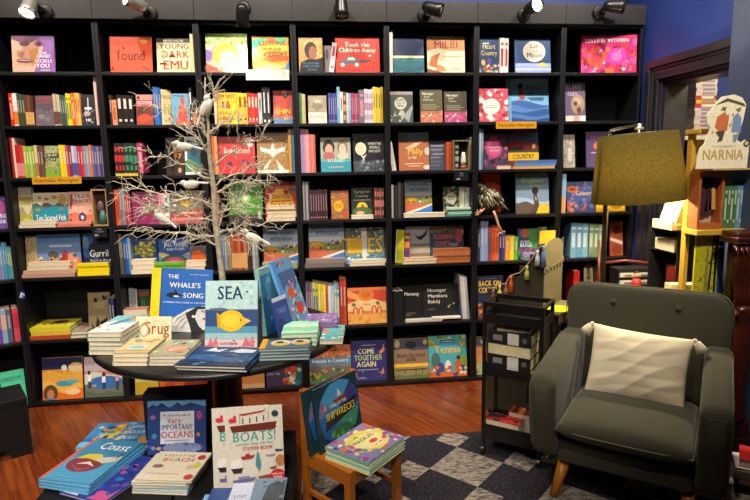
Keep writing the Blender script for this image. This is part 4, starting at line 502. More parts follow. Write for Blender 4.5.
('middle one of three orange-labelled black spines,second shelf of second bookcase from left',1,1.1606,.035,1.8319,.0121,.135,.1707,0,'2c2428','d87038',3,'orange-labelled black spines on the second shelf of the second bookcase from left'),
('rightmost of three orange-labelled black spines,second shelf of second bookcase from left',1,1.1732,.035,1.8319,.0121,.135,.1686,0,'242028','d87038',3,'orange-labelled black spines on the second shelf of the second bookcase from left'),
('leftmost of three red-banded black spines,third shelf of second bookcase from left',1,.6538,.03,1.5286,.0196,.135,.1929,0,'2a2424','c83430',5,'red-banded black spines on the third shelf of the second bookcase from left'),
('middle one of three red-banded black spines,third shelf of second bookcase from left',1,.6742,.03,1.5286,.0196,.135,.1906,0,'302828','c83430',5,'red-banded black spines on the third shelf of the second bookcase from left'),
('rightmost of three red-banded black spines,third shelf of second bookcase from left',1,.6945,.03,1.5286,.0196,.135,.1883,0,'2a2222','c83430',5,'red-banded black spines on the third shelf of the second bookcase from left'),
('leftmost of three green-based black spines,third shelf of second bookcase from left',1,.7181,.03,1.5286,.0255,.135,.1921,0,'24302c','3c8c64',5,'green-based black spines on the third shelf of the second bookcase from left'),
('middle one of three green-based black spines,third shelf of second bookcase from left',1,.7447,.03,1.5286,.0255,.135,.1898,0,'283630','3c8c64',5,'green-based black spines on the third shelf of the second bookcase from left'),
('rightmost of three green-based black spines,third shelf of second bookcase from left',1,.7713,.03,1.5286,.0255,.135,.1875,0,'223028','3c8c64',5,'green-based black spines on the third shelf of the second bookcase from left'),
('hot pink upright spine on third shelf of second bookcase from left',1,.8015,.03,1.5286,.0325,.135,.1914,0,'b83868','',2,None),
('tall orange red upright spine on fourth shelf of second bookcase from left',1,.6335,.035,1.1965,.025,.135,.2282,0,'e0603c','c83c30',2,None),
('left one of two dull grey spines,fourth shelf of second bookcase from left',1,.6555,.035,1.1965,.0164,.135,.237,0,'70747c','',1,'dull grey spines on the fourth shelf of the second bookcase from left'),
('right one of two dull grey spines,fourth shelf of second bookcase from left',1,.6725,.035,1.1965,.0164,.135,.2342,0,'848890','',1,'dull grey spines on the fourth shelf of the second bookcase from left'),
('leftmost of three rosy red spines,fourth shelf of second bookcase from left',1,.6858,.035,1.1965,.0119,.135,.201,0,'a83444','',1,'rosy red spines on the fourth shelf of the second bookcase from left'),
('middle one of three rosy red spines,fourth shelf of second bookcase from left',1,.6982,.035,1.1965,.0119,.135,.1986,0,'c05058','',1,'rosy red spines on the fourth shelf of the second bookcase from left'),
('rightmost of three rosy red spines,fourth shelf of second bookcase from left',1,.7106,.035,1.1965,.0119,.135,.1962,0,'8c2c3c','',1,'rosy red spines on the fourth shelf of the second bookcase from left'),
('left one of two candy pink spines,fourth shelf of second bookcase from left',1,.8985,.035,1.1965,.0181,.135,.1963,0,'d87898','',1,'candy pink spines on the fourth shelf of the second bookcase from left'),
('right one of two candy pink spines,fourth shelf of second bookcase from left',1,.9174,.035,1.1965,.0181,.135,.194,0,'e090ac','',1,'candy pink spines on the fourth shelf of the second bookcase from left'),
('white and teal chequered upright spine on fourth shelf of second bookcase from left',1,.9411,.035,1.1965,.0273,.135,.1956,0,'e8ece4','3c7c78',5,None),
('thin red upright spine on fourth shelf of second bookcase from left',1,1.1782,.035,1.1965,.0026,.135,.2554,0,'d8543c','',0,None),
('leftmost of three mossy brown spines,fifth shelf of second bookcase from left',1,.6243,.035,.8731,.0073,.135,.2662,0,'5c5840','',1,'mossy brown spines on the fifth shelf of the second bookcase from left'),
('middle one of three mossy brown spines,fifth shelf of second bookcase from left',1,.6319,.035,.8731,.0073,.135,.263,0,'6c6048','',1,'mossy brown spines on the fifth shelf of the second bookcase from left'),
('rightmost of three mossy brown spines,fifth shelf of second bookcase from left',1,.6395,.035,.8731,.0073,.135,.2598,0,'4c5040','',1,'mossy brown spines on the fifth shelf of the second bookcase from left'),
('leftmost of three deep blue spines,fifth shelf of second bookcase from left',1,.6535,.035,.8731,.0151,.16,.245,0,'1c4c8c','',1,'deep blue spines on the fifth shelf of the second bookcase from left'),
('middle one of three deep blue spines,fifth shelf of second bookcase from left',1,.6692,.035,.8731,.0151,.16,.2421,0,'2860a4','',1,'deep blue spines on the fifth shelf of the second bookcase from left'),
('rightmost of three deep blue spines,fifth shelf of second bookcase from left',1,.6849,.035,.8731,.0151,.16,.2391,0,'7c98b4','',1,'deep blue spines on the fifth shelf of the second bookcase from left'),
('pale tan upright spine on second shelf of third bookcase from left',2,1.2898,.035,1.8319,.0181,.135,.2096,0,'d8c098','',0,None),
('left one of two mustard yellow spines,second shelf of third bookcase from left',2,1.4462,.035,1.8319,.0289,.135,.1968,0,'f0bc2c','7c4c18',4,'mustard yellow spines on the second shelf of the third bookcase from left'),
('right one of two mustard yellow spines,second shelf of third bookcase from left',2,1.4763,.035,1.8319,.0289,.135,.1944,0,'e8b020','7c4c18',4,'mustard yellow spines on the second shelf of the third bookcase from left'),
('leftmost of three scarlet spines,second shelf of third bookcase from left',2,1.5052,.035,1.8319,.0204,.135,.1966,0,'c8302c','f0c8b8',4,'scarlet spines on the second shelf of the third bookcase from left'),
('middle one of three scarlet spines,second shelf of third bookcase from left',2,1.5264,.035,1.8319,.0204,.135,.1942,0,'d83c34','f0c8b8',4,'scarlet spines on the second shelf of the third bookcase from left'),
('rightmost of three scarlet spines,second shelf of third bookcase from left',2,1.5476,.035,1.8319,.0204,.135,.1919,0,'c02824','f0c8b8',4,'scarlet spines on the second shelf of the third bookcase from left'),
('white upright spine on second shelf of third bookcase from left',2,1.5719,.035,1.8319,.0227,.135,.1965,0,'c4c0bc','706c6c',1,None),
('left one of two tall charcoal spines,second shelf of third bookcase from left',2,1.5997,.035,1.8319,.0252,.2,.2339,0,'38343a','e8e4e0',6,'tall charcoal spines on the second shelf of the third bookcase from left'),
('right one of two tall charcoal spines,second shelf of third bookcase from left',2,1.6259,.035,1.8319,.0252,.2,.2311,0,'302c32','e8e4e0',6,'tall charcoal spines on the second shelf of the third bookcase from left'),
('left one of two orange red thin spines,third shelf of third bookcase from left',2,1.2586,.035,1.5123,.0167,.135,.2467,0,'d86c44','',0,'orange red thin spines on the third shelf of the third bookcase from left'),
('right one of two orange red thin spines,third shelf of third bookcase from left',2,1.2761,.035,1.5123,.0167,.135,.2438,0,'e0a060','',0,'orange red thin spines on the third shelf of the third bookcase from left'),
('thin mustard upright spine on third shelf of third bookcase from left',2,1.7529,.035,1.5123,.0188,.135,.293,0,'d89c34','',0,None),
('left one of two thin blue spines,third shelf of third bookcase from left',2,1.7679,.035,1.5123,.0074,.135,.2927,0,'3c78b8','',0,'thin blue spines on the third shelf of the third bookcase from left'),
('right one of two thin blue spines,third shelf of third bookcase from left',2,1.7756,.035,1.5123,.0074,.135,.2892,0,'5894cc','',0,'thin blue spines on the third shelf of the third bookcase from left'),
('orange pink upright spine on fourth shelf of third bookcase from left',2,1.2538,.035,1.1965,.0308,.135,.254,0,'e07868','',2,None),
('leftmost of three powder blue spines,fifth shelf of third bookcase from left',2,1.2715,.035,.8731,.0146,.135,.2461,0,'7890b0','',1,'powder blue spines on the fifth shelf of the third bookcase from left'),
('middle one of three powder blue spines,fifth shelf of third bookcase from left',2,1.2867,.035,.8731,.0146,.135,.2432,0,'5878a0','',1,'powder blue spines on the fifth shelf of the third bookcase from left'),
('rightmost of three powder blue spines,fifth shelf of third bookcase from left',2,1.3019,.035,.8731,.0146,.135,.2402,0,'94a0b4','',1,'powder blue spines on the fifth shelf of the third bookcase from left'),
('left one of two dark tan spines,fifth shelf of third bookcase from left',2,1.3169,.035,.8731,.0119,.135,.2383,0,'8c7c58','',1,'dark tan spines on the fifth shelf of the third bookcase from left'),
('right one of two dark tan spines,fifth shelf of third bookcase from left',2,1.3293,.035,.8731,.0119,.135,.2355,0,'a08c60','',1,'dark tan spines on the fifth shelf of the third bookcase from left'),
('leftmost of five rusty red spines,fifth shelf of third bookcase from left',2,1.3478,.035,.8731,.0199,.135,.2565,0,'b85030','e0a868',3,'rusty red spines on the fifth shelf of the third bookcase from left'),
('second from left of five rusty red spines,fifth shelf of third bookcase from left',2,1.3685,.035,.8731,.0199,.135,.2534,0,'a04428','e0a868',3,'rusty red spines on the fifth shelf of the third bookcase from left'),
('third from left of five rusty red spines,fifth shelf of third bookcase from left',2,1.3892,.035,.8731,.0199,.135,.2503,0,'c86440','e0a868',3,'rusty red spines on the fifth shelf of the third bookcase from left'),
('fourth from left of five rusty red spines,fifth shelf of third bookcase from left',2,1.41,.035,.8731,.0199,.135,.2565,0,'8c3c28','e0a868',3,'rusty red spines on the fifth shelf of the third bookcase from left'),
('rightmost of five rusty red spines,fifth shelf of third bookcase from left',2,1.4307,.035,.8731,.0199,.135,.2534,0,'c87848','e0a868',3,'rusty red spines on the fifth shelf of the third bookcase from left'),
('left one of two dark walnut spines,fifth shelf of third bookcase from left',2,1.4497,.035,.8731,.0152,.135,.2275,0,'4a3228','',1,'dark walnut spines on the fifth shelf of the third bookcase from left'),
('right one of two dark walnut spines,fifth shelf of third bookcase from left',2,1.4655,.035,.8731,.0152,.135,.2248,0,'3a2820','',1,'dark walnut spines on the fifth shelf of the third bookcase from left'),
('left one of two silver grey spines,fifth shelf of third bookcase from left',2,1.4845,.035,.8731,.0184,.135,.2331,0,'a8acb0','',1,'silver grey spines on the fifth shelf of the third bookcase from left'),
('right one of two silver grey spines,fifth shelf of third bookcase from left',2,1.5036,.035,.8731,.0184,.135,.2303,0,'8c9094','',1,'silver grey spines on the fifth shelf of the third bookcase from left'),
('leaning white upright spine on top shelf of fourth bookcase from left',3,2.0395,.04,2.1575,.0311,.135,.1857,8,'ece4e0','c05060',4,None),
('moss green upright spine on second shelf of fourth bookcase from left',3,1.8315,.035,1.8319,.0187,.135,.1958,0,'5c8050','',0,None),
('left one of two thin cream spines,second shelf of fourth bookcase from left',3,1.8467,.035,1.8319,.0109,.135,.1894,0,'d8d0a0','',0,'thin cream spines on the second shelf of the fourth bookcase from left'),
('right one of two thin cream spines,second shelf of fourth bookcase from left',3,1.8581,.035,1.8319,.0109,.135,.1871,0,'c8bc84','',0,'thin cream spines on the second shelf of the fourth bookcase from left'),
('leftmost of four indigo spines,second shelf of fourth bookcase from left',3,2.0198,.035,1.8319,.0137,.135,.1952,0,'48488c','',6,'indigo spines on the second shelf of the fourth bookcase from left'),
('second from left of four indigo spines,second shelf of fourth bookcase from left',3,2.0341,.035,1.8319,.0137,.135,.1929,0,'3c4088','',6,'indigo spines on the second shelf of the fourth bookcase from left'),
('third from left of four indigo spines,second shelf of fourth bookcase from left',3,2.0483,.035,1.8319,.0137,.135,.1906,0,'5858a0','',6,'indigo spines on the second shelf of the fourth bookcase from left'),
('rightmost of four indigo spines,second shelf of fourth bookcase from left',3,2.0626,.035,1.8319,.0137,.135,.1952,0,'3c4494','',6,'indigo spines on the second shelf of the fourth bookcase from left'),
('tall sky blue upright spine on second shelf of fourth bookcase from left',3,2.0802,.035,1.8319,.0189,.135,.2333,0,'7cb4cc','',1,None),
('off-white upright spine on second shelf of fourth bookcase from left',3,2.0995,.035,1.8319,.019,.135,.2015,0,'e8e4dc','806c58',1,None),
('patterned brown upright spine on second shelf of fourth bookcase from left',3,2.1209,.035,1.8319,.0222,.135,.2014,0,'784c38','c89c70',5,None),
('left one of two ice blue spines,second shelf of fourth bookcase from left',3,2.1398,.035,1.8319,.0143,.135,.195,0,'bccce0','',1,'ice blue spines on the second shelf of the fourth bookcase from left'),
('right one of two ice blue spines,second shelf of fourth bookcase from left',3,2.1546,.035,1.8319,.0143,.135,.1926,0,'8ca4c8','',1,'ice blue spines on the second shelf of the fourth bookcase from left'),
('leftmost of four wine pink spines,second shelf of fourth bookcase from left',3,2.1704,.035,1.8319,.0122,.135,.1949,0,'a84468','',6,'wine pink spines on the second shelf of the fourth bookcase from left'),
('second from left of four wine pink spines,second shelf of fourth bookcase from left',3,2.1832,.035,1.8319,.0122,.135,.1925,0,'983c60','',6,'wine pink spines on the second shelf of the fourth bookcase from left'),
('third from left of four wine pink spines,second shelf of fourth bookcase from left',3,2.1959,.035,1.8319,.0122,.135,.1902,0,'b85478','',6,'wine pink spines on the second shelf of the fourth bookcase from left'),
('rightmost of four wine pink spines,second shelf of fourth bookcase from left',3,2.2087,.035,1.8319,.0122,.135,.1949,0,'8c3458','',6,'wine pink spines on the second shelf of the fourth bookcase from left'),
('grey and coral upright spine on second shelf of fourth bookcase from left',3,2.2335,.035,1.8319,.035,.135,.2139,0,'707888','e08494',2,None),
('leftmost of four white pink patterned spines,second shelf of fourth bookcase from left',3,2.2589,.035,1.8319,.0136,.135,.2202,0,'e4d4dc','b088a4',5,'white pink patterned spines on the second shelf of the fourth bookcase from left'),
('second from left of four white pink patterned spines,second shelf of fourth bookcase from left',3,2.273,.035,1.8319,.0136,.135,.2176,0,'d8c4d0','b088a4',5,'white pink patterned spines on the second shelf of the fourth bookcase from left'),
('third from left of four white pink patterned spines,second shelf of fourth bookcase from left',3,2.2872,.035,1.8319,.0136,.135,.2149,0,'e8dce0','b088a4',5,'white pink patterned spines on the second shelf of the fourth bookcase from left'),
('rightmost of four white pink patterned spines,second shelf of fourth bookcase from left',3,2.3013,.035,1.8319,.0136,.135,.2202,0,'dcc8d4','b088a4',5,'white pink patterned spines on the second shelf of the fourth bookcase from left'),
('leftmost of four golden yellow spines,second shelf of fourth bookcase from left',3,2.3168,.035,1.8319,.016,.135,.2329,0,'e8d050','7c6c24',1,'golden yellow spines on the second shelf of the fourth bookcase from left'),
('second from left of four golden yellow spines,second shelf of fourth bookcase from left',3,2.3335,.035,1.8319,.016,.135,.2301,0,'d8b83c','7c6c24',1,'golden yellow spines on the second shelf of the fourth bookcase from left'),
('third from left of four golden yellow spines,second shelf of fourth bookcase from left',3,2.3502,.035,1.8319,.016,.135,.2273,0,'e0c448','7c6c24',1,'golden yellow spines on the second shelf of the fourth bookcase from left'),
('rightmost of four golden yellow spines,second shelf of fourth bookcase from left',3,2.3669,.035,1.8319,.016,.135,.2329,0,'c8a830','7c6c24',1,'golden yellow spines on the second shelf of the fourth bookcase from left'),
('lilac upright spine on third shelf of fourth bookcase from left',3,1.833,.035,1.5123,.022,.135,.2922,0,'b898c8','',0,None),
('left one of two blush pink spines,third shelf of fourth bookcase from left',3,1.8526,.035,1.5123,.0158,.135,.2855,0,'e09cac','',0,'blush pink spines on the third shelf of the fourth bookcase from left'),
('right one of two blush pink spines,third shelf of fourth bookcase from left',3,1.869,.035,1.5123,.0158,.135,.2821,0,'e8acb4','',0,'blush pink spines on the third shelf of the fourth bookcase from left'),
('leftmost of three salmon spines,third shelf of fourth bookcase from left',3,1.8838,.035,1.5123,.0137,.135,.2529,0,'d87868','',0,'salmon spines on the third shelf of the fourth bookcase from left'),
('middle one of three salmon spines,third shelf of fourth bookcase from left',3,1.8981,.035,1.5123,.0137,.135,.2498,0,'e08878','',0,'salmon spines on the third shelf of the fourth bookcase from left'),
('rightmost of three salmon spines,third shelf of fourth bookcase from left',3,1.9124,.035,1.5123,.0137,.135,.2468,0,'d06c60','',0,'salmon spines on the third shelf of the fourth bookcase from left'),
('leftmost of four grey and white spines,fourth shelf of fourth bookcase from left',3,1.8314,.035,1.1965,.0104,.135,.2586,0,'a8a4a4','',0,'grey and white spines on the fourth shelf of the fourth bookcase from left'),
('second from left of four grey and white spines,fourth shelf of fourth bookcase from left',3,1.8422,.035,1.1965,.0104,.135,.2555,0,'6c6868','',0,'grey and white spines on the fourth shelf of the fourth bookcase from left'),
('third from left of four grey and white spines,fourth shelf of fourth bookcase from left',3,1.853,.035,1.1965,.0104,.135,.2524,0,'b8b4b0','',0,'grey and white spines on the fourth shelf of the fourth bookcase from left'),
('rightmost of four grey and white spines,fourth shelf of fourth bookcase from left',3,1.8638,.035,1.1965,.0104,.135,.2586,0,'58545a','',0,'grey and white spines on the fourth shelf of the fourth bookcase from left'),
('leftmost of seven dark maroon spines,fourth shelf of fourth bookcase from left',3,1.88,.035,1.1965,.0161,.135,.2004,0,'402830','a88088',6,'dark maroon spines on the fourth shelf of the fourth bookcase from left'),
('second from left of seven dark maroon spines,fourth shelf of fourth bookcase from left',3,1.8967,.035,1.1965,.0161,.135,.198,0,'3c262c','a88088',6,'dark maroon spines on the fourth shelf of the fourth bookcase from left'),
('third from left of seven dark maroon spines,fourth shelf of fourth bookcase from left',3,1.9134,.035,1.1965,.0161,.135,.1956,0,'463038','a88088',6,'dark maroon spines on the fourth shelf of the fourth bookcase from left'),
('fourth from left of seven dark maroon spines,fourth shelf of fourth bookcase from left',3,1.9301,.035,1.1965,.0161,.135,.2004,0,'3c2830','a88088',6,'dark maroon spines on the fourth shelf of the fourth bookcase from left'),
('fifth from left of seven dark maroon spines,fourth shelf of fourth bookcase from left',3,1.9469,.035,1.1965,.0161,.135,.198,0,'402830','a88088',6,'dark maroon spines on the fourth shelf of the fourth bookcase from left'),
('sixth from left of seven dark maroon spines,fourth shelf of fourth bookcase from left',3,1.9636,.035,1.1965,.0161,.135,.1956,0,'3c262c','a88088',6,'dark maroon spines on the fourth shelf of the fourth bookcase from left'),
('rightmost of seven dark maroon spines,fourth shelf of fourth bookcase from left',3,1.9803,.035,1.1965,.0161,.135,.2004,0,'463038','a88088',6,'dark maroon spines on the fourth shelf of the fourth bookcase from left'),
('leftmost of four red striped dark spines,fourth shelf of fourth bookcase from left',3,2.3157,.035,1.1965,.0156,.135,.2052,0,'783838','c87868',5,'red striped dark spines on the fourth shelf of the fourth bookcase from left'),
('second from left of four red striped dark spines,fourth shelf of fourth bookcase from left',3,2.332,.035,1.1965,.0156,.135,.2027,0,'403038','c87868',5,'red striped dark spines on the fourth shelf of the fourth bookcase from left'),
('third from left of four red striped dark spines,fourth shelf of fourth bookcase from left',3,2.3483,.035,1.1965,.0156,.135,.2002,0,'8c4840','c87868',5,'red striped dark spines on the fourth shelf of the fourth bookcase from left'),
('rightmost of four red striped dark spines,fourth shelf of fourth bookcase from left',3,2.3645,.035,1.1965,.0156,.135,.2052,0,'384438','c87868',5,'red striped dark spines on the fourth shelf of the fourth bookcase from left'),
('leftmost of three mauve spines,sixth shelf of fourth bookcase from left',3,1.8285,.035,.4562,.0153,.135,.3008,0,'7c6088','',1,'mauve spines on the sixth shelf of the fourth bookcase from left'),
('middle one of three mauve spines,sixth shelf of fourth bookcase from left',3,1.8445,.035,.4562,.0153,.135,.2971,0,'684c78','',1,'mauve spines on the sixth shelf of the fourth bookcase from left'),
('rightmost of three mauve spines,sixth shelf of fourth bookcase from left',3,1.8605,.035,.4562,.0153,.135,.2935,0,'88708c','',1,'mauve spines on the sixth shelf of the fourth bookcase from left'),
('left one of two yellow green spines,sixth shelf of fourth bookcase from left',3,1.878,.035,.4562,.0181,.135,.306,0,'c8cc4c','486cac',2,'yellow green spines on the sixth shelf of the fourth bookcase from left'),
('right one of two yellow green spines,sixth shelf of fourth bookcase from left',3,1.8969,.035,.4562,.0181,.135,.3024,0,'b0b83c','486cac',2,'yellow green spines on the sixth shelf of the fourth bookcase from left'),
('leftmost of three lemon yellow spines,sixth shelf of fourth bookcase from left',3,1.9149,.035,.4562,.0165,.135,.2972,0,'e8cc28','',1,'lemon yellow spines on the sixth shelf of the fourth bookcase from left'),
('middle one of three lemon yellow spines,sixth shelf of fourth bookcase from left',3,1.9321,.035,.4562,.0165,.135,.2937,0,'d8b820','',1,'lemon yellow spines on the sixth shelf of the fourth bookcase from left'),
('rightmost of three lemon yellow spines,sixth shelf of fourth bookcase from left',3,1.9493,.035,.4562,.0165,.135,.2901,0,'e8d44c','',1,'lemon yellow spines on the sixth shelf of the fourth bookcase from left'),
('dark orange upright spine on sixth shelf of fourth bookcase from left',3,1.9664,.035,.4562,.0166,.135,.2888,0,'c05020','',0,None),
('left one of two white and blue spines,sixth shelf of fourth bookcase from left',3,1.9853,.035,.4562,.0199,.135,.2806,0,'d8dce0','',1,'white and blue spines on the sixth shelf of the fourth bookcase from left'),
('right one of two white and blue spines,sixth shelf of fourth bookcase from left',3,2.0061,.035,.4562,.0199,.135,.2772,0,'a8bcd0','',1,'white and blue spines on the sixth shelf of the fourth bookcase from left'),
('left one of two aqua spines,sixth shelf of fourth bookcase from left',3,2.0253,.035,.4562,.0166,.135,.2931,0,'88b0b8','e0d8b0',2,'aqua spines on the sixth shelf of the fourth bookcase from left'),
('right one of two aqua spines,sixth shelf of fourth bookcase from left',3,2.0426,.035,.4562,.0166,.135,.2896,0,'6890a4','e0d8b0',2,'aqua spines on the sixth shelf of the fourth bookcase from left'),
('left one of two tall brick red spines,sixth shelf of fourth bookcase from left',3,2.0665,.035,.4562,.0216,.2,.33,0,'b03c2c','',1,'tall brick red spines on the sixth shelf of the fourth bookcase from left'),
('right one of two tall brick red spines,sixth shelf of fourth bookcase from left',3,2.089,.035,.4562,.0216,.2,.3261,0,'c04c34','',1,'tall brick red spines on the sixth shelf of the fourth bookcase from left'),
('tall white upright spine on top shelf of fifth bookcase from left',4,2.4327,.035,2.153,.0234,.2,.2591,0,'e4e0d4','',0,None),
('curved white magazine upright spine on third shelf of fifth bookcase from left',4,2.4468,.035,1.5171,.0294,.135,.1945,-9,'d8d4cc','',0,None),
('left one of two burnt orange spines,third shelf of fifth bookcase from left',4,2.816,.035,1.5123,.0184,.135,.19,0,'c8542c','',0,'burnt orange spines on the third shelf of the fifth bookcase from left'),
('right one of two burnt orange spines,third shelf of fifth bookcase from left',4,2.8352,.035,1.5123,.0184,.135,.1877,0,'b84824','',0,'burnt orange spines on the third shelf of the fifth bookcase from left'),
('left one of two narrow cream spines,third shelf of fifth bookcase from left',4,2.978,.035,1.5123,.0009,.135,.2214,0,'e0d8b4','6c8058',1,'narrow cream spines on the third shelf of the fifth bookcase from left'),
('right one of two narrow cream spines,third shelf of fifth bookcase from left',4,2.979,.035,1.5123,.0009,.135,.2188,0,'d0c8a0','6c8058',1,'narrow cream spines on the third shelf of the fifth bookcase from left'),
('leftmost of three black and white thin spines,fourth shelf of fifth bookcase from left',4,2.4313,.035,1.1965,.0132,.135,.2232,0,'c8c0b4','',0,'black and white thin spines on the fourth shelf of the fifth bookcase from left'),
('middle one of three black and white thin spines,fourth shelf of fifth bookcase from left',4,2.4451,.035,1.1965,.0132,.135,.2205,0,'2c2828','',0,'black and white thin spines on the fourth shelf of the fifth bookcase from left'),
('rightmost of three black and white thin spines,fourth shelf of fifth bookcase from left',4,2.4589,.035,1.1965,.0132,.135,.2179,0,'3c3636','',0,'black and white thin spines on the fourth shelf of the fifth bookcase from left'),
('left one of two charcoal thin spines,fourth shelf of fifth bookcase from left',4,2.4788,.035,1.1965,.0182,.135,.2426,0,'4a4648','',0,'charcoal thin spines on the fourth shelf of the fifth bookcase from left'),
('right one of two charcoal thin spines,fourth shelf of fifth bookcase from left',4,2.4978,.035,1.1965,.0182,.135,.2397,0,'2a2628','',0,'charcoal thin spines on the fourth shelf of the fifth bookcase from left'),
('broad cream upright spine on fourth shelf of fifth bookcase from left',4,2.9278,.075,1.1965,.0344,.135,.1982,0,'dcd4bc','',0,None),
('left one of two wide white spines,fourth shelf of fifth bookcase from left',4,2.9568,.075,1.1965,.0145,.135,.1971,0,'ccccc4','',0,'wide white spines on the fourth shelf of the fifth bookcase from left'),
('right one of two wide white spines,fourth shelf of fifth bookcase from left',4,2.9719,.075,1.1965,.0145,.135,.1947,0,'dcdcd4','',0,'wide white spines on the fourth shelf of the fifth bookcase from left'),
('leftmost of five plain black spines,sixth shelf of fifth bookcase from left',4,2.4328,.03,.4562,.0143,.135,.2269,0,'1c1c1e','',0,'plain black spines on the sixth shelf of the fifth bookcase from left'),
('second from left of five plain black spines,sixth shelf of fifth bookcase from left',4,2.4477,.03,.4562,.0143,.135,.2242,0,'222224','',0,'plain black spines on the sixth shelf of the fifth bookcase from left'),
('third from left of five plain black spines,sixth shelf of fifth bookcase from left',4,2.4626,.03,.4562,.0143,.135,.2214,0,'1c1c1e','',0,'plain black spines on the sixth shelf of the fifth bookcase from left'),
('fourth from left of five plain black spines,sixth shelf of fifth bookcase from left',4,2.4775,.03,.4562,.0143,.135,.2269,0,'222224','',0,'plain black spines on the sixth shelf of the fifth bookcase from left'),
('rightmost of five plain black spines,sixth shelf of fifth bookcase from left',4,2.4924,.03,.4562,.0143,.135,.2242,0,'1c1c1e','',0,'plain black spines on the sixth shelf of the fifth bookcase from left'),
('leftmost of three white pages of leaning spines,sixth shelf of fifth bookcase from left',4,2.9365,.03,.4577,.0165,.19,.3141,-5,'b8b4b8','',0,'white pages of leaning spines on the sixth shelf of the fifth bookcase from left'),
('middle one of three white pages of leaning spines,sixth shelf of fifth bookcase from left',4,2.9537,.03,.4577,.0165,.19,.3104,-5,'c8c4c8','',0,'white pages of leaning spines on the sixth shelf of the fifth bookcase from left'),
('rightmost of three white pages of leaning spines,sixth shelf of fifth bookcase from left',4,2.9709,.03,.4577,.0165,.19,.3066,-5,'a8a4a8','',0,'white pages of leaning spines on the sixth shelf of the fifth bookcase from left'),
('left one of two red-tipped white spines,top shelf of sixth bookcase from left',5,3.1853,.035,2.153,.0283,.19,.2276,0,'e4e0dc','b83c34',2,'red-tipped white spines on the top shelf of the sixth bookcase from left'),
('right one of two red-tipped white spines,top shelf of sixth bookcase from left',5,3.2148,.035,2.153,.0283,.19,.2248,0,'d8d4d0','b83c34',2,'red-tipped white spines on the top shelf of the sixth bookcase from left'),
('left one of two pale sky blue spines,third shelf of sixth bookcase from left',5,3.0414,.035,1.5123,.0152,.135,.2776,0,'a8c0d8','',1,'pale sky blue spines on the third shelf of the sixth bookcase from left'),
('right one of two pale sky blue spines,third shelf of sixth bookcase from left',5,3.0572,.035,1.5123,.0152,.135,.2743,0,'6c88a8','',1,'pale sky blue spines on the third shelf of the sixth bookcase from left'),
('dusky purple upright spine on fifth shelf of sixth bookcase from left',5,3.0415,.035,.8731,.0208,.135,.2355,0,'4c4468','',1,None),
('left one of two tall pale blue spines,fifth shelf of sixth bookcase from left',5,3.0656,.035,.8731,.026,.17,.2871,0,'a4b8e0','',1,'tall pale blue spines on the fifth shelf of the sixth bookcase from left'),
('right one of two tall pale blue spines,fifth shelf of sixth bookcase from left',5,3.0927,.035,.8731,.026,.17,.2837,0,'8ca4d8','',1,'tall pale blue spines on the fifth shelf of the sixth bookcase from left'),
('pink and green upright spine on fifth shelf of sixth bookcase from left',5,3.1222,.035,.8731,.0258,.135,.2331,0,'a84868','486848',2,None),
('left one of two vivid orange spines,fifth shelf of sixth bookcase from left',5,3.1483,.035,.8731,.0244,.135,.2461,0,'d8642c','c8402c',2,'vivid orange spines on the fifth shelf of the sixth bookcase from left'),
('right one of two vivid orange spines,fifth shelf of sixth bookcase from left',5,3.1737,.035,.8731,.0244,.135,.2432,0,'e0703c','c8402c',2,'vivid orange spines on the fifth shelf of the sixth bookcase from left'),
('left one of two dark navy spines,fifth shelf of sixth bookcase from left',5,3.1977,.035,.8731,.021,.135,.2094,0,'2c3474','',1,'dark navy spines on the fifth shelf of the sixth bookcase from left'),
('right one of two dark navy spines,fifth shelf of sixth bookcase from left',5,3.2196,.035,.8731,.021,.135,.2069,0,'3c4484','',1,'dark navy spines on the fifth shelf of the sixth bookcase from left'),
('amber upright spine on fifth shelf of sixth bookcase from left',5,3.2492,.035,.8731,.0351,.135,.1656,0,'e0982c','',1,None),
('strong yellow upright spine on fifth shelf of sixth bookcase from left',5,3.2821,.035,.8731,.0282,.135,.1646,0,'ecc428','',1,None),
('leaf green upright spine on fifth shelf of sixth bookcase from left',5,3.3115,.035,.8731,.0282,.135,.1637,0,'58a040','',1,None),
('blue and orange upright spine on fourth shelf of seventh bookcase from left',6,3.6534,.035,1.1965,.0283,.135,.2754,0,'e0a878','8cb8d8',7,None),
('leftmost of three blue white-figured spines,fifth shelf of seventh bookcase from left',6,3.7363,.035,.8731,.0422,.135,.25,0,'6c9cbc','c0d4e0',8,'blue white-figured spines on the fifth shelf of the seventh bookcase from left'),
('middle one of three blue white-figured spines,fifth shelf of seventh bookcase from left',6,3.7802,.035,.8731,.0422,.135,.247,0,'6494b8','c0d4e0',8,'blue white-figured spines on the fifth shelf of the seventh bookcase from left'),
('rightmost of three blue white-figured spines,fifth shelf of seventh bookcase from left',6,3.8241,.035,.8731,.0422,.135,.244,0,'74a4c4','c0d4e0',8,'blue white-figured spines on the fifth shelf of the seventh bookcase from left'),
('leftmost of three green white-figured spines,fifth shelf of seventh bookcase from left',6,3.8714,.035,.8731,.034,.135,.2392,0,'7c9478','bccab0',8,'green white-figured spines on the fifth shelf of the seventh bookcase from left'),
('middle one of three green white-figured spines,fifth shelf of seventh bookcase from left',6,3.9067,.035,.8731,.034,.135,.2364,0,'6c8468','bccab0',8,'green white-figured spines on the fifth shelf of the seventh bookcase from left'),
('rightmost of three green white-figured spines,fifth shelf of seventh bookcase from left',6,3.9421,.035,.8731,.034,.135,.2335,0,'849c7c','bccab0',8,'green white-figured spines on the fifth shelf of the seventh bookcase from left'),
('red boxed upright spine on sixth shelf of seventh bookcase from left',6,3.7836,.06,.4562,.0443,.135,.3137,0,'c02420','e8d8d0',3,None),
('left one of two black and crimson spines,sixth shelf of seventh bookcase from left',6,3.9346,.05,.4562,.0278,.135,.3464,0,'2a1c1c','a82c2c',2,'black and crimson spines on the sixth shelf of the seventh bookcase from left'),
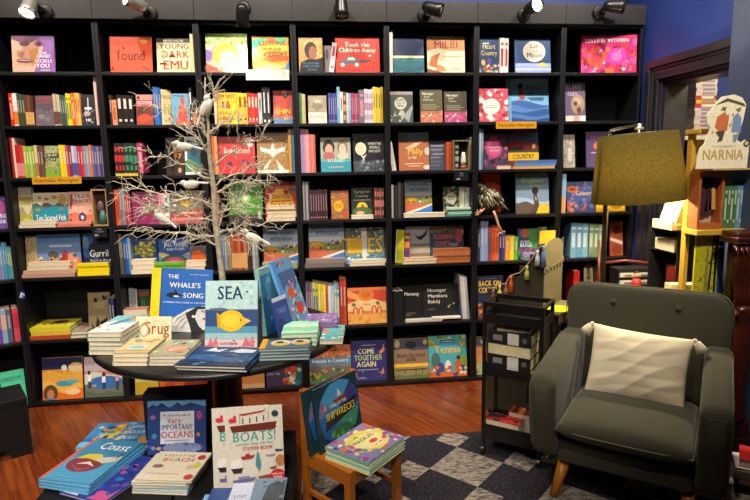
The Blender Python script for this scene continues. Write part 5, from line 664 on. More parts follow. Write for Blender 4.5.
('right one of two black and crimson spines,sixth shelf of seventh bookcase from left',6,3.9636,.05,.4562,.0278,.135,.3422,0,'58201c','a82c2c',2,'black and crimson spines on the sixth shelf of the seventh bookcase from left'),
('left one of two pink and violet spines,fifth shelf of corner bookcase',-1,-.0927,.035,.8731,.0151,.135,.2166,0,'9c7cb4','',1,'pink and violet spines on the fifth shelf of the corner bookcase'),
('right one of two pink and violet spines,fifth shelf of corner bookcase',-1,-.077,.035,.8731,.0151,.135,.214,0,'7c98c4','',1,'pink and violet spines on the fifth shelf of the corner bookcase'),
('left one of two cyan spines,fifth shelf of corner bookcase',-1,-.0615,.035,.8731,.0127,.135,.2327,0,'4c9cb8','',1,'cyan spines on the fifth shelf of the corner bookcase'),
('right one of two cyan spines,fifth shelf of corner bookcase',-1,-.0482,.035,.8731,.0127,.135,.2299,0,'3c88ac','',1,'cyan spines on the fifth shelf of the corner bookcase'),
('left one of two sea green spines,fifth shelf of corner bookcase',-1,-.0372,.035,.8731,.0107,.135,.2045,0,'58a0a0','d8d090',1,'sea green spines on the fifth shelf of the corner bookcase'),
('right one of two sea green spines,fifth shelf of corner bookcase',-1,-.0261,.035,.8731,.0107,.135,.202,0,'6cac94','d8d090',1,'sea green spines on the fifth shelf of the corner bookcase'),
('left one of two bright violet spines,sixth shelf of corner bookcase',-1,-.139,.035,.4562,.0138,.135,.2384,0,'8c58c8','',1,'bright violet spines on the sixth shelf of the corner bookcase'),
('right one of two bright violet spines,sixth shelf of corner bookcase',-1,-.1246,.035,.4562,.0138,.135,.2355,0,'7444b0','',1,'bright violet spines on the sixth shelf of the corner bookcase'),
('cream and pink topped upright spine on sixth shelf of corner bookcase',-1,-.1033,.035,.4562,.028,.135,.2205,0,'d8b8a0','8cb0d0',9,None),
('grey blue upright spine on sixth shelf of corner bookcase',-1,-.0748,.035,.4562,.0257,.135,.2223,0,'5c6478','',1,None),
('strawberry red upright spine on sixth shelf of corner bookcase',-1,-.038,.035,.4562,.0335,.135,.2222,0,'c83c4c','e04c5c',9,None)]
FLATS=[
('bottom of two cream-edged books stacked flat,fourth shelf of first bookcase from left',0,.1426,.015,1.1965,.2208,.04,.0207,0,'e8dcc4','p',[],'cream-edged books in a flat stack on the fourth shelf of the first bookcase from left'),
('topmost of two cream-edged books stacked flat,fourth shelf of first bookcase from left',0,.1506,.018,1.2181,.2208,.04,.0207,0,'dccfb4','p',[],'cream-edged books in a flat stack on the fourth shelf of the first bookcase from left'),
('bottom of two salmon-edged books stacked flat,fourth shelf of first bookcase from left',0,.3613,.015,1.1965,.2027,.04,.0148,0,'d87868','s',[],'salmon-edged books in a flat stack on the fourth shelf of the first bookcase from left'),
('topmost of two salmon-edged books stacked flat,fourth shelf of first bookcase from left',0,.3693,.018,1.2119,.2027,.04,.0148,0,'e08c78','s',[],'salmon-edged books in a flat stack on the fourth shelf of the first bookcase from left'),
('bottom of two pink-edged large books stacked flat,fifth shelf of first bookcase from left',0,.1793,.01,.8731,.3216,.045,.022,0,'c09080','s',[],'pink-edged large books in a flat stack on the fifth shelf of the first bookcase from left'),
('topmost of two pink-edged large books stacked flat,fifth shelf of first bookcase from left',0,.1873,.013,.896,.3216,.045,.022,0,'cca48c','s',[],'pink-edged large books in a flat stack on the fifth shelf of the first bookcase from left'),
('bottom of two cream-edged small books stacked flat,fifth shelf of first bookcase from left',0,.1818,.012,.919,.2572,.04,.0264,0,'dcbc98','p',[],'cream-edged small books in a flat stack on the fifth shelf of the first bookcase from left'),
('topmost of two cream-edged small books stacked flat,fifth shelf of first bookcase from left',0,.1898,.015,.9465,.2572,.04,.0264,0,'e4c8a4','p',[],'cream-edged small books in a flat stack on the fifth shelf of the first bookcase from left'),
('bottom of four yellow-spined books stacked flat,fifth shelf of first bookcase from left',0,.454,.015,.8731,.197,.04,.0194,0,'f0d818','s',[],'yellow-spined books in a flat stack on the fifth shelf of the first bookcase from left'),
('third from top of four yellow-spined books stacked flat,fifth shelf of first bookcase from left',0,.456,.018,.8933,.197,.04,.0194,0,'ecd010','s',[],'yellow-spined books in a flat stack on the fifth shelf of the first bookcase from left'),
('second from top of four yellow-spined books stacked flat,fifth shelf of first bookcase from left',0,.455,.021,.9135,.198,.04,.0194,0,'f0d818','s',[],'yellow-spined books in a flat stack on the fifth shelf of the first bookcase from left'),
('topmost of four yellow-spined books stacked flat,fifth shelf of first bookcase from left',0,.454,.015,.9337,.197,.04,.0194,0,'ecd010','s',[],'yellow-spined books in a flat stack on the fifth shelf of the first bookcase from left'),
('bottom of three yellow and red magazines stacked flat,sixth shelf of first bookcase from left',0,.1414,.02,.4562,.2458,.21,.0251,0,'b8482c','s',[],'yellow and red magazines in a flat stack on the sixth shelf of the first bookcase from left'),
('middle of three yellow and red magazines stacked flat,sixth shelf of first bookcase from left',0,.1494,.023,.4823,.2458,.21,.0251,0,'d8b840','s',[],'yellow and red magazines in a flat stack on the sixth shelf of the first bookcase from left'),
('topmost of three yellow and red magazines stacked flat,sixth shelf of first bookcase from left',0,.1454,.026,.5085,.2498,.21,.0251,0,'d8cc2c','s',[('r',0,0,1,1,'d4cc34'),('e',.65,.45,.25,.2,'6a3020'),('e',.5,.6,.12,.1,'b04a28'),('s',16,['a8a820','e8e060','803818'],3,.05,.05,.95,.95,.06)],'yellow and red magazines in a flat stack on the sixth shelf of the first bookcase from left'),
('bottom of two grey magazines stacked flat,sixth shelf of first bookcase from left',0,.3206,.02,.4562,.0993,.2,.0234,0,'88887c','p',[],'grey magazines in a flat stack on the sixth shelf of the first bookcase from left'),
('topmost of two grey magazines stacked flat,sixth shelf of first bookcase from left',0,.3286,.023,.4806,.0993,.2,.0234,0,'98988c','p',[('e',.5,.5,.3,.3,'a87060'),('s',12,['70786c','b8b8ac'],5,.05,.05,.95,.95,.08)],'grey magazines in a flat stack on the sixth shelf of the first bookcase from left'),
('thin yellow book lying flat on third shelf of second bookcase from left',1,.711,.03,1.5123,.1376,.19,.0279,0,'e0c040','s',[],None),
('bottom of three pink-edged paperbacks stacked flat,fourth shelf of second bookcase from left',1,1.0613,.02,1.1965,.2055,.05,.0192,0,'c06060','s',[],'pink-edged paperbacks in a flat stack on the fourth shelf of the second bookcase from left'),
('middle of three pink-edged paperbacks stacked flat,fourth shelf of second bookcase from left',1,1.0693,.023,1.2165,.2055,.05,.0192,0,'d89080','s',[],'pink-edged paperbacks in a flat stack on the fourth shelf of the second bookcase from left'),
('topmost of three pink-edged paperbacks stacked flat,fourth shelf of second bookcase from left',1,1.0653,.026,1.2365,.2095,.05,.0192,0,'b84c50','s',[],'pink-edged paperbacks in a flat stack on the fourth shelf of the second bookcase from left'),
('bottom of three cream paperbacks stacked flat,fifth shelf of second bookcase from left',1,.7661,.01,.8731,.1409,.06,.0299,0,'e4d4b4','p',[],'cream paperbacks in a flat stack on the fifth shelf of the second bookcase from left'),
('middle of three cream paperbacks stacked flat,fifth shelf of second bookcase from left',1,.7741,.013,.9043,.1409,.06,.0299,0,'dcccac','p',[],'cream paperbacks in a flat stack on the fifth shelf of the second bookcase from left'),
('topmost of three cream paperbacks stacked flat,fifth shelf of second bookcase from left',1,.7701,.016,.9354,.1449,.06,.0299,0,'e8dabc','p',[],'cream paperbacks in a flat stack on the fifth shelf of the second bookcase from left'),
('bottom of four lime green thin books stacked flat,fifth shelf of second bookcase from left',1,.9335,.01,.8731,.1806,.06,.0162,0,'78b838','s',[],'lime green thin books in a flat stack on the fifth shelf of the second bookcase from left'),
('third from top of four lime green thin books stacked flat,fifth shelf of second bookcase',1,.9415,.013,.89,.1806,.06,.0162,0,'6cac30','s',[],'lime green thin books in a flat stack on the fifth shelf of the second bookcase from left'),
('second from top of four lime green thin books stacked flat,fifth shelf of second bookcase',1,.9375,.016,.9068,.1846,.06,.0162,0,'78b838','s',[],'lime green thin books in a flat stack on the fifth shelf of the second bookcase from left'),
('topmost of four lime green thin books stacked flat,fifth shelf of second bookcase from left',1,.9335,.01,.9237,.1806,.06,.0162,0,'6cac30','s',[],'lime green thin books in a flat stack on the fifth shelf of the second bookcase from left'),
('bottom of two cream-edged thin paperbacks stacked flat,fifth shelf of second bookcase from left',1,1.1004,.01,.8731,.131,.06,.0359,0,'e0b898','p',[],'cream-edged thin paperbacks in a flat stack on the fifth shelf of the second bookcase from left'),
('topmost of two cream-edged thin paperbacks stacked flat,fifth shelf of second bookcase from left',1,1.1084,.013,.9105,.131,.06,.0359,0,'e8cca8','p',[],'cream-edged thin paperbacks in a flat stack on the fifth shelf of the second bookcase from left'),
('bottom of four pinkish paperbacks stacked flat,sixth shelf of second bookcase from left',1,.6946,.02,.4562,.1522,.07,.0435,0,'d8b098','p',[],'pinkish paperbacks in a flat stack on the sixth shelf of the second bookcase from left'),
('third from top of four pinkish paperbacks stacked flat,sixth shelf of second bookcase from left',1,.7026,.023,.5014,.1522,.07,.0435,0,'c89884','p',[],'pinkish paperbacks in a flat stack on the sixth shelf of the second bookcase from left'),
('second from top of four pinkish paperbacks stacked flat,sixth shelf of second bookcase from left',1,.6986,.026,.5467,.1562,.07,.0435,0,'dcb8a0','p',[],'pinkish paperbacks in a flat stack on the sixth shelf of the second bookcase from left'),
('topmost of four pinkish paperbacks stacked flat,sixth shelf of second bookcase from left',1,.6946,.02,.592,.1522,.07,.0435,0,'b87c6c','p',[],'pinkish paperbacks in a flat stack on the sixth shelf of the second bookcase from left'),
('bottom of four thick cream paperbacks stacked flat,fourth shelf of third bookcase from left',2,1.6775,.01,1.1965,.192,.06,.0251,0,'ecd0a8','p',[],'thick cream paperbacks in a flat stack on the fourth shelf of the third bookcase from left'),
('third from top of four thick cream paperbacks stacked flat,fourth shelf of third bookcase',2,1.6855,.013,1.2226,.192,.06,.0251,0,'e8caa0','p',[],'thick cream paperbacks in a flat stack on the fourth shelf of the third bookcase from left'),
('second from top of four thick cream paperbacks stacked flat,fourth shelf of third bookcase',2,1.6815,.016,1.2487,.196,.06,.0251,0,'ecd0a8','p',[],'thick cream paperbacks in a flat stack on the fourth shelf of the third bookcase from left'),
('topmost of four thick cream paperbacks stacked flat,fourth shelf of third bookcase from left',2,1.6775,.01,1.2748,.192,.06,.0251,0,'e8caa0','p',[],'thick cream paperbacks in a flat stack on the fourth shelf of the third bookcase from left'),
('pale green thin book lying flat on fifth shelf of third bookcase from left',2,1.6563,.01,.8731,.2344,.06,.0428,0,'98a884','s',[],None),
('white thick booklet lying flat on fourth shelf of fourth bookcase from left',3,2.223,.012,1.1965,.1489,.05,.0237,0,'ece6d8','p',[],None),
('bottom of two grey hardbacks stacked flat,fifth shelf of fourth bookcase from left',3,1.9578,.01,.8731,.2701,.06,.0278,0,'7c706c','s',[],'grey hardbacks in a flat stack on the fifth shelf of the fourth bookcase from left'),
('topmost of two grey hardbacks stacked flat,fifth shelf of fourth bookcase from left',3,1.9658,.013,.9021,.2701,.06,.0278,0,'8c807c','s',[],'grey hardbacks in a flat stack on the fifth shelf of the fourth bookcase from left'),
('bottom of two white-edged thin books stacked flat,fifth shelf of fourth bookcase from left',3,2.2506,.01,.8731,.2459,.06,.0194,0,'c8c0b0','p',[],'white-edged thin books in a flat stack on the fifth shelf of the fourth bookcase from left'),
('topmost of two white-edged thin books stacked flat,fifth shelf of fourth bookcase from left',3,2.2586,.013,.8934,.2459,.06,.0194,0,'d8d0c0','p',[],'white-edged thin books in a flat stack on the fifth shelf of the fourth bookcase from left'),
('white wide booklet lying flat on fourth shelf of fifth bookcase from left',4,2.6496,.01,1.1965,.2848,.06,.0282,0,'e8e0d0','p',[],None),
('bottom of four teal-edged thin books stacked flat,fourth shelf of fifth bookcase from left',4,2.89,.01,1.1965,.167,.06,.0146,0,'4c9884','s',[],'teal-edged thin books in a flat stack on the fourth shelf of the fifth bookcase from left'),
('third from top of four teal-edged thin books stacked flat,fourth shelf of fifth bookcase',4,2.898,.013,1.2117,.167,.06,.0146,0,'a8c8b4','s',[],'teal-edged thin books in a flat stack on the fourth shelf of the fifth bookcase from left'),
('second from top of four teal-edged thin books stacked flat,fourth shelf of fifth bookcase',4,2.894,.016,1.2269,.171,.06,.0146,0,'5ca490','s',[],'teal-edged thin books in a flat stack on the fourth shelf of the fifth bookcase from left'),
('topmost of four teal-edged thin books stacked flat,fourth shelf of fifth bookcase from left',4,2.89,.01,1.2422,.167,.06,.0146,0,'c8d8c8','s',[],'teal-edged thin books in a flat stack on the fourth shelf of the fifth bookcase from left'),
('bottom of two tan paperbacks stacked flat,fifth shelf of fifth bookcase from left',4,2.6116,.01,.8731,.2351,.06,.0201,0,'c8986c','p',[],'tan paperbacks in a flat stack on the fifth shelf of the fifth bookcase from left'),
('topmost of two tan paperbacks stacked flat,fifth shelf of fifth bookcase from left',4,2.6196,.013,.894,.2351,.06,.0201,0,'d8ac84','p',[],'tan paperbacks in a flat stack on the fifth shelf of the fifth bookcase from left'),
('bottom of six orange patterned paperbacks stacked flat,fifth shelf of fifth bookcase from left',4,2.8441,.012,.8731,.2544,.06,.0155,0,'c4703c','s',[],'orange patterned paperbacks in a flat stack on the fifth shelf of the fifth bookcase from left'),
('fifth from top of six orange patterned paperbacks stacked flat,fifth shelf of fifth bookcase',4,2.8481,.015,.8893,.2544,.06,.0155,0,'a8603c','s',[],'orange patterned paperbacks in a flat stack on the fifth shelf of the fifth bookcase from left'),
('fourth from top of six orange patterned paperbacks stacked flat,fifth shelf of fifth bookcase',4,2.8461,.018,.9054,.2564,.06,.0155,0,'d48c54','s',[],'orange patterned paperbacks in a flat stack on the fifth shelf of the fifth bookcase from left'),
('third from top of six orange patterned paperbacks stacked flat,fifth shelf of fifth bookcase',4,2.8441,.012,.9215,.2544,.06,.0155,0,'b4745c','s',[],'orange patterned paperbacks in a flat stack on the fifth shelf of the fifth bookcase from left'),
('second from top of six orange patterned paperbacks stacked flat,fifth shelf of fifth bookcase',4,2.8481,.015,.9377,.2544,.06,.0155,0,'c4703c','s',[],'orange patterned paperbacks in a flat stack on the fifth shelf of the fifth bookcase from left'),
('topmost of six orange patterned paperbacks stacked flat,fifth shelf of fifth bookcase from left',4,2.8461,.018,.9538,.2564,.06,.0155,0,'a8603c','s',[],'orange patterned paperbacks in a flat stack on the fifth shelf of the fifth bookcase from left'),
('bottom of two grey loose booklets stacked flat,sixth shelf of fifth bookcase from left',4,2.642,.01,.4562,.261,.05,.007,0,'a8a49c','p',[],'grey loose booklets in a flat stack on the sixth shelf of the fifth bookcase from left'),
('topmost of two grey loose booklets stacked flat,sixth shelf of fifth bookcase from left',4,2.65,.013,.4635,.261,.05,.007,0,'c0bcb4','p',[],'grey loose booklets in a flat stack on the sixth shelf of the fifth bookcase from left'),
('cream booklet lying flat on sixth shelf of fifth bookcase from left',4,2.8078,.012,.4708,.2057,.045,.0093,0,'d8d0c0','p',[],None),
('pink small booklet lying flat on third shelf of sixth bookcase from left',5,3.2034,.01,1.5123,.1025,.04,.0248,0,'c86478','p',[],None),
('orange large thin book lying flat on third shelf of sixth bookcase from left',5,3.4144,.005,1.5123,.3009,.05,.0162,0,'d89c58','s',[],None),
('bottom of two blue large thin books stacked flat,third shelf of sixth bookcase from left',5,3.4295,.007,1.5292,.2881,.045,.0204,0,'5888b4','s',[],'blue large thin books in a flat stack on the third shelf of the sixth bookcase from left'),
('topmost of two blue large thin books stacked flat,third shelf of sixth bookcase from left',5,3.4375,.01,1.5505,.2881,.045,.0204,0,'4868b0','s',[],'blue large thin books in a flat stack on the third shelf of the sixth bookcase from left'),
('bottom of two grey plastic-wrapped books stacked flat,fifth shelf of sixth bookcase from left',5,3.4353,.01,.8731,.1655,.06,.0216,0,'686c84','s',[],'grey plastic-wrapped books in a flat stack on the fifth shelf of the sixth bookcase from left'),
('topmost of two grey plastic-wrapped books stacked flat,fifth shelf of sixth bookcase from left',5,3.4433,.013,.8957,.1655,.06,.0216,0,'7c80a0','s',[],'grey plastic-wrapped books in a flat stack on the fifth shelf of the sixth bookcase from left')]
CARDS=[
('shelf_label','orange shelf label below the third shelf of the leftmost full bookcase','label',.2971,-.006,1.4704,.2942,.0448,'d89a20',[('t','Australian Aboriginal',.5,.3,.5,'7c4c10',.9,0)]),
('shelf_label','orange shelf label below the second shelf of the sixth bookcase','label',3.2791,-.006,1.7835,.2842,.0464,'d89a20',[('t','Australian Aboriginal',.5,.3,.5,'7c4c10',.9,0)]),
('leaflet','white printed card hanging over the edge below the rainbow marbled book','sign',1.6315,-.006,2.1026,.27,.0627,'ece6d4',[('t','FIRST NATIONS STORYTELLING',.5,.55,.22,'8c7c58',.88,0),('t','AND CULTURE FOR ALL AGES',.5,.2,.18,'a09068',.8,0)]),
('price_sign','small black sign with pale lettering below the house shaped box','sign',.5239,-.006,1.124,.0917,.0677,'16181c',[('t','Little',.5,.72,.14,'a8acb0',.9,0),('t','House Box',.5,.5,.12,'8c9094',.8,0),('t','$55',.3,.15,.16,'d8dce0',.9,0)]),
('price_sign','small black sign with pale lettering below the mini cabinet of tins','sign',2.8993,-.006,1.4379,.1009,.0661,'16181c',[('t','Tiny',.5,.72,.14,'a8acb0',.9,0),('t','Cabinet',.5,.5,.12,'8c9094',.8,0),('t','$60',.3,.15,.16,'d8dce0',.9,0)])]

# ------------------------------------------------------------------ the setting
def box_struct(name, x0, x1, y0, y1, z0, z1, m, M=None):
    b = MB(); b.box(x0, x1, y0, y1, z0, z1, M=M); return struct(b.build(name, m))
box_struct('floor', -2.6, 6.2, -6.5, .6, -.06, 0, floor_mat())
box_struct('ceiling', -2.6, 6.2, -6.5, .6, 3.4, 3.46, CEILM)
box_struct('wall_back', -2.6, 6.2, .32, .4, 0, 3.4, BLUEW)
box_struct('wall_left', -2.6, -2.5, -6.5, .32, 0, 3.4, BLUEW)
box_struct('wall_front', -2.6, 6.2, -6.5, -6.4, 0, 3.4, BLUEW)
WX = 4.2; OY0, OY1, OZ = -.97, -.2, 2.06
w_ = MB()
w_.box(WX, WX + .14, OY1, .32, 0, 3.4); w_.box(WX, WX + .14, -6.4, OY0, 0, 3.4); w_.box(WX, WX + .14, OY0, OY1, OZ, 3.4)
struct(w_.build('wall_right', BLUEW))
box_struct('wall_pier', 4.12, WX - .001, -2.7, -.885, 0, 3.4, GREYBLUE)
tr = MB()   # stepped architrave of the doorway
for off, wd, dp in ((0, .05, .042), (.05, .02, .03), (.07, .045, .024), (.115, .018, .034), (.133, .02, .016)):
    o0, o1 = .15 - off, .15 - off - wd
    tr.box(WX - dp, WX - .0005, OY1 + o1, OY1 + o0, 0, OZ + o1)
    tr.box(WX - dp, WX - .0005, OY0, OY1 + o0, OZ + o1, OZ + o0)
struct(tr.build('trim_1', TRIM, bevel=.004))
jb = MB(); jb.box(WX + .001, WX + .16, OY1 - .02, OY1 - .001, 0, OZ - .001); jb.box(WX + .001, WX + .16, OY0 + .001, OY1 - .02, OZ - .02, OZ - .001); struct(jb.build('door_1', TRIM))
box_struct('wall_side_room', 5.6, 5.7, -6.4, .32, 0, 3.4, CREAMW)
bs = MB(); bs.box(-2.5, 6.1, .3, .319, 0, .12); struct(bs.build('baseboard_back', TRIM))

# ------------------------------------------------------------------ bookcases
W = .6; NAR = .0375
def bookcase(b, label):
    w = W - (NAR if b == 6 else 0); x0 = b * W if b >= 0 else -W
    rt = thing('bookcase', label, 'bookcase', (0, 0, 0), CORNER if b < 0 else 0, 'tall black bookcases')
    rt.location = (0, 0, 0)
    D = .29; s = .018
    for xa in (x0 + .0005, x0 + w - s - .0005):
        m = MB(); m.box(xa, xa + s, 0, D, 0, ZT); m.build('side_panel', BLACKW, rt, bevel=.0015)
    m = MB(); m.box(x0 + s + .001, x0 + w - s - .001, D - .012, D, .03, ZT - .019); m.build('back_panel', BACKP, rt)
    for z in ZSH:
        m = MB(); m.box(x0 + s + .0008, x0 + w - s - .0008, .001, D - .0125, z - .02, z); m.build('shelf', BLACKW, rt, bevel=.0015)
    m = MB(); m.box(x0 + s + .0008, x0 + w - s - .0008, .001, D, ZT - .018, ZT); m.build('top_panel', BLACKW, rt)
    m = MB(); xr = x0 + w - (.001 if b >= 0 else .02); m.box(x0 + .001, xr, -.022, -.001, ZT - .002, ZT + .125); m.box(x0 + .001, x0 + w - .001, -.001, D, ZT + .001, ZT + .02); m.build('fascia', FASCIA, rt, bevel=.002)
BN = ['leftmost full', 'second full', 'third full', 'fourth full', 'fifth full', 'sixth full', 'seventh and rightmost']
for b in range(7): bookcase(b, BN[b] + ' bookcase from the left, tall and black with seven shelves' if b < 6 else 'narrow rightmost tall black bookcase beside the blue wall')
bookcase(-1, 'angled black corner bookcase cut off by the left edge')

for F in FACES:
    lab, b, x, y, z, w, h, t, lean, rot, cov, sp, ops = F
    shelf_book('picture_book', lab, None, b, x, y, z, (R(-lean), 0, R(rot)), w, h, t, cov, sp, ops)
for S in SPINES:
    lab, b, x, y, z, t, d, h, lean, cov, c2, st, grp = S
    shelf_book('shelved_book', lab, grp, b, x + t / 2, y + d / 2, z, (R(lean), 0, R(90)), d, h, t, cov, cov, [], st, c2)
for i, S in enumerate(FLATS):
    lab, b, x, y, z, w, d, t, rot, cov, edge, ops, grp = S
    if edge == 'p': shelf_book('stacked_book', lab, grp, b, x, y, z + t, (R(-90), 0, R(rot)), w, d, t, cov, cov, ops)
    else: shelf_book('stacked_book', lab, grp, b, x + w / 2, y + d / 2, z + t, (R(-90), 0, R(90 + rot)), d, w, t, cov, cov, ops)

def tag_card(name, label, cat, x, y, z, w, h, col, ops, th=.002, lean=0):
    m = MB(); m.box(-w / 2, w / 2, 0, th, 0, h, col)
    for pl, c, k in art(ops, w, h): m.face([(-w / 2 + u * w, -.0002 * (k + 1), v * h) for u, v in pl], c)
    o = m.build(name, PRINT); o.location = (x, y, z); o.rotation_euler = (R(-lean), 0, 0); return tag(o, label, cat)
for c in CARDS: tag_card(*c)

def r(x, y, w, h, c): return ('r', x, y, w, h, c)
def e(x, y, a, b, c): return ('e', x, y, a, b, c)
def tx(s, x, y, h, c, mw=.9, rot=0): return ('t', s, x, y, h, c, mw, rot)
def wv(y, a, f, c, ph=0): return ('w', y, a, f, c, ph)
def sc(n, cols, seed, x0, y0, x1, y1, s): return ('s', n, cols, seed, x0, y0, x1, y1, s)
def pg(c, *q): return ('p', c, q)

# ---- track spotlights on the fascia: mount, knuckle, head, bulb
GLASS = mat('unlit_lamp_glass', '8c8880', .25, .5, noise=.05)
LIGHTS = []
def track_light(label, x, z, d, off, silver, lit):
    rt = thing('spotlight', label, 'spotlight', (x, -.023, z), 0, 'black spotlights above the bookcases')
    m = MB(); m.lathe([(.04, 0), (.043, .006), (.043, .016), (.036, .022)], 24, M=Matrix.Rotation(R(90), 4, 'X')); m.build('mount_plate', METALB, rt, smooth=True, bevel=.001)
    d = Vector(d).normalized(); c = Vector((off[0], -.1, off[1]))
    m = MB(); m.tube([(0, -.02, 0), (0, -.05, .004), c - d * .045], .009, 8); m.build('knuckle', METALB, rt, smooth=True)
    Mx = Matrix.Translation(c) @ d.to_track_quat('Z', 'Y').to_matrix().to_4x4() @ Matrix.Scale(1.22, 4)
    m = MB(); m.lathe([(0, -.05), (.016, -.048), (.026, -.036), (.03, -.015), (.034, .03), (.037, .055), (.034, .055), (.029, .03), (.024, .012), (0, .01)], 24, M=Mx, cap=False)
    hd = m.build('lamp_head', SATINM if silver else METALB, rt, smooth=True)
    m = MB(); m.lathe([(.022, .02), (.029, .036), (.026, .05), (0, .056)], 20, M=Mx); m.build('bulb', BULB if lit else GLASS, hd, smooth=True)
    LIGHTS.append((rt.location + c + d * .085, d))
for q in (('leftmost spotlight, silver lit head over the leftmost bookcase', .34, 2.495, (-.12, -.5, -.85), (-.045, .012), True, True),
    ('second spotlight from left, silver head tipped up to the left over the orange book', .945, 2.494, (-.7, -.6, .25), (-.05, .03), True, True),
    ('third spotlight from left, black bell head hanging over the bright pastel books', 1.505, 2.53, (-.02, .4, -.92), (0, -.06), False, True),
    ('fourth spotlight from left, black head pointing down above the red car book', 2.105, 2.535, (.03, -.12, -.99), (0, -.01), False, False),
    ('fifth spotlight from left, black head twisted sideways above the orange capitals book', 2.64, 2.5, (.8, -.3, -.3), (.03, .02), False, False),
    ('sixth spotlight from left, bright bulb facing the room', 3.305, 2.512, (.22, -.96, .02), (.015, .02), False, True),
    ('rightmost spotlight, black head turned to the right over the pink book', 3.82, 2.535, (.93, -.3, -.12), (.05, .012), False, False)): track_light(*q)

# ---- round table
TZ = .74; TC = (1.425, -.955)
t = thing('round_table', 'round black topped table with a brown pedestal, loaded with sea picture books', 'table', (TC[0], TC[1], 0))
m = MB(); m.lathe([(0, TZ - .034), (.56, TZ - .034), (.588, TZ - .03), (.6, TZ - .017), (.588, TZ - .003), (.575, TZ), (0, TZ)], 72); m.build('table_top', METALB, t, smooth=True)
m = MB(); m.lathe([(.07, .05), (.078, .1), (.075, .3), (.072, .69), (.1, TZ - .036)], 28); m.build('pedestal', PEDW, t, smooth=True)
m = MB(); m.lathe([(.15, 0), (.15, .025), (.1, .05), (.07, .055)], 32); m.build('base', PEDW, t, smooth=True, bevel=.003)

def easel(name, label, x, y, z, w, h, lean, rz=0):
    o = thing(name, label, 'book stand', (x, y, z), R(rz)); M = Matrix.Rotation(R(-lean), 4, 'X')
    m = MB(); m.box(-w / 2, w / 2, 0, .004, 0, h, M=M); m.build('back_plate', MATTEB, o, bevel=.001)
    m = MB(); m.box(-w / 4, w / 4, h * .42 * math.sin(R(lean)) + .006, h * .42 * math.sin(R(lean)) + .09, 0, .004); m.box(-.01, .01, h * .35 * math.sin(R(lean)) + .008, h * .35 * math.sin(R(lean)) + .012, .004, h * .3); m.build('foot', MATTEB, o)
    return o

E0 = 'XYZ'
# whale picture book
whale = [r(0, 0, .15, 1, 'f0d414'), r(.15, 0, .02, 1, '1c4c98'), tx('THE', .36, .84, .065, 'f0f0ec', .22), tx('WHALE\'S', .56, .7, .08, 'f0f0ec', .6), tx('SONG', .7, .54, .08, 'f0f0ec', .36), tx('ANTHONY MCKEAN', .78, .9, .022, 'b8cce8'), tx('WONDERS THE OCEANS OF OUR PLANET', .58, .45, .028, 'd8e4f0', .74),
         pg('181c28', (.24, .57), (.32, .62), (.38, .62), (.4, .68), (.44, .61), (.52, .58), (.44, .54), (.32, .54)), e(.42, .56, .05, .012, 'e8ecf0'),
         pg('d8d8d4', (.3, .0), (.36, .2), (.62, .36), (.88, .42), (1, .4), (1, .12), (.86, .0)), pg('2a2a30', (.58, .3), (.8, .4), (.74, .24), (.82, .1), (.95, 0), (.7, 0), (.66, .12)), e(.72, .25, .025, .02, 'e8e8e8'), pg('8c8c8c', (.36, .04), (.46, .22), (.66, .33), (.47, .2)), pg('8c8c8c', (.42, .02), (.52, .19), (.64, .28), (.53, .17)), pg('8c8c8c', (.49, 0), (.57, .14), (.66, .22), (.58, .12)), pg('9c9c9a', (.84, .36), (.97, .34), (.97, .3), (.84, .33)), pg('20242c', (.6, .3), (.78, .41), (.98, .41), (.97, .38), (.8, .37)), e(.9, .22, .02, .015, '2a2a30')]
fine_book('picture_book', 'big blue picture book with yellow spine and white orca title at table rear', (1.2, -.93, TZ + .002), (R(-11), R(3.5), R(-5)), .302, .318, .014, '2466bc', 'f0d414', whale)
easel('book_stand', 'black stand behind the blue whale picture book', 1.2, -.892, TZ + .001, .2, .24, 11, -5)
sea = [r(0, .0, 1, 1, '2c4c84'), r(0, .56, 1, .44, 'b8dcdc'), sc(24, ['a4ccd0', 'c8e4e0'], 3, .02, .6, .98, .98, .05), r(0, .54, 1, .03, '3c5480'), tx('SEA', .48, .72, .2, '1c3054', .5), e(.8, .83, .02, .015, '1c3054'), e(.25, .575, .18, .02, '5c6c8c'),
       r(0, .16, 1, .16, '5898b8'), r(0, .1, 1, .12, '9cc4cc'), r(0, 0, 1, .12, 'e8c8c8'), e(.5, .4, .25, .16, 'f0c018'), pg('f0c018', (.62, .5), (.88, .4), (.62, .28)), pg('d8a410', (.28, .5), (.22, .52), (.24, .3), (.3, .3)), e(.5, .4, .18, .1, 'f4d040'), e(.68, .41, .016, .016, '2c2c30'), e(.8, .4, .03, .02, 'e8b8a0'),
       pg('d86c80', (.05, .02), (.1, .16), (.16, .08), (.22, .18), (.26, .04)), pg('d86c80', (.72, .04), (.78, .17), (.84, .08), (.92, .18), (.94, .02)), sc(22, ['e09cac', 'd07888'], 8, .02, .0, .98, .12, .03), tx('Sofie Early', .46, .05, .04, '2c3050', .34)]
fine_book('picture_book', 'tall pale blue picture book with a yellow fish at table front', (1.499, -1.245, TZ + .006), (R(-13), 0, R(-8)), .24, .306, .022, '3c6494', '28405c', sea)
easel('book_stand', 'black stand behind the yellow fish picture book', 1.485, -1.19, TZ + .001, .15, .22, 13, -8)
navy = [r(0, 0, 1, 1, '1c3c6c'), wv(.5, .06, 1, '2c5c94'), wv(.25, .05, 1.2, '183058'), pg('c8d4dc', (.55, .75), (.7, .9), (.95, .85), (.92, .7), (.7, .68)), pg('d8e0e4', (.2, .75), (.3, .95), (.36, .8), (.5, .9), (.42, .7)), tx('Wilder Whale', .4, .7, .08, '7c98bc', .5), sc(20, ['4c7cac', '244878'], 3, .02, .02, .98, .6, .05)]
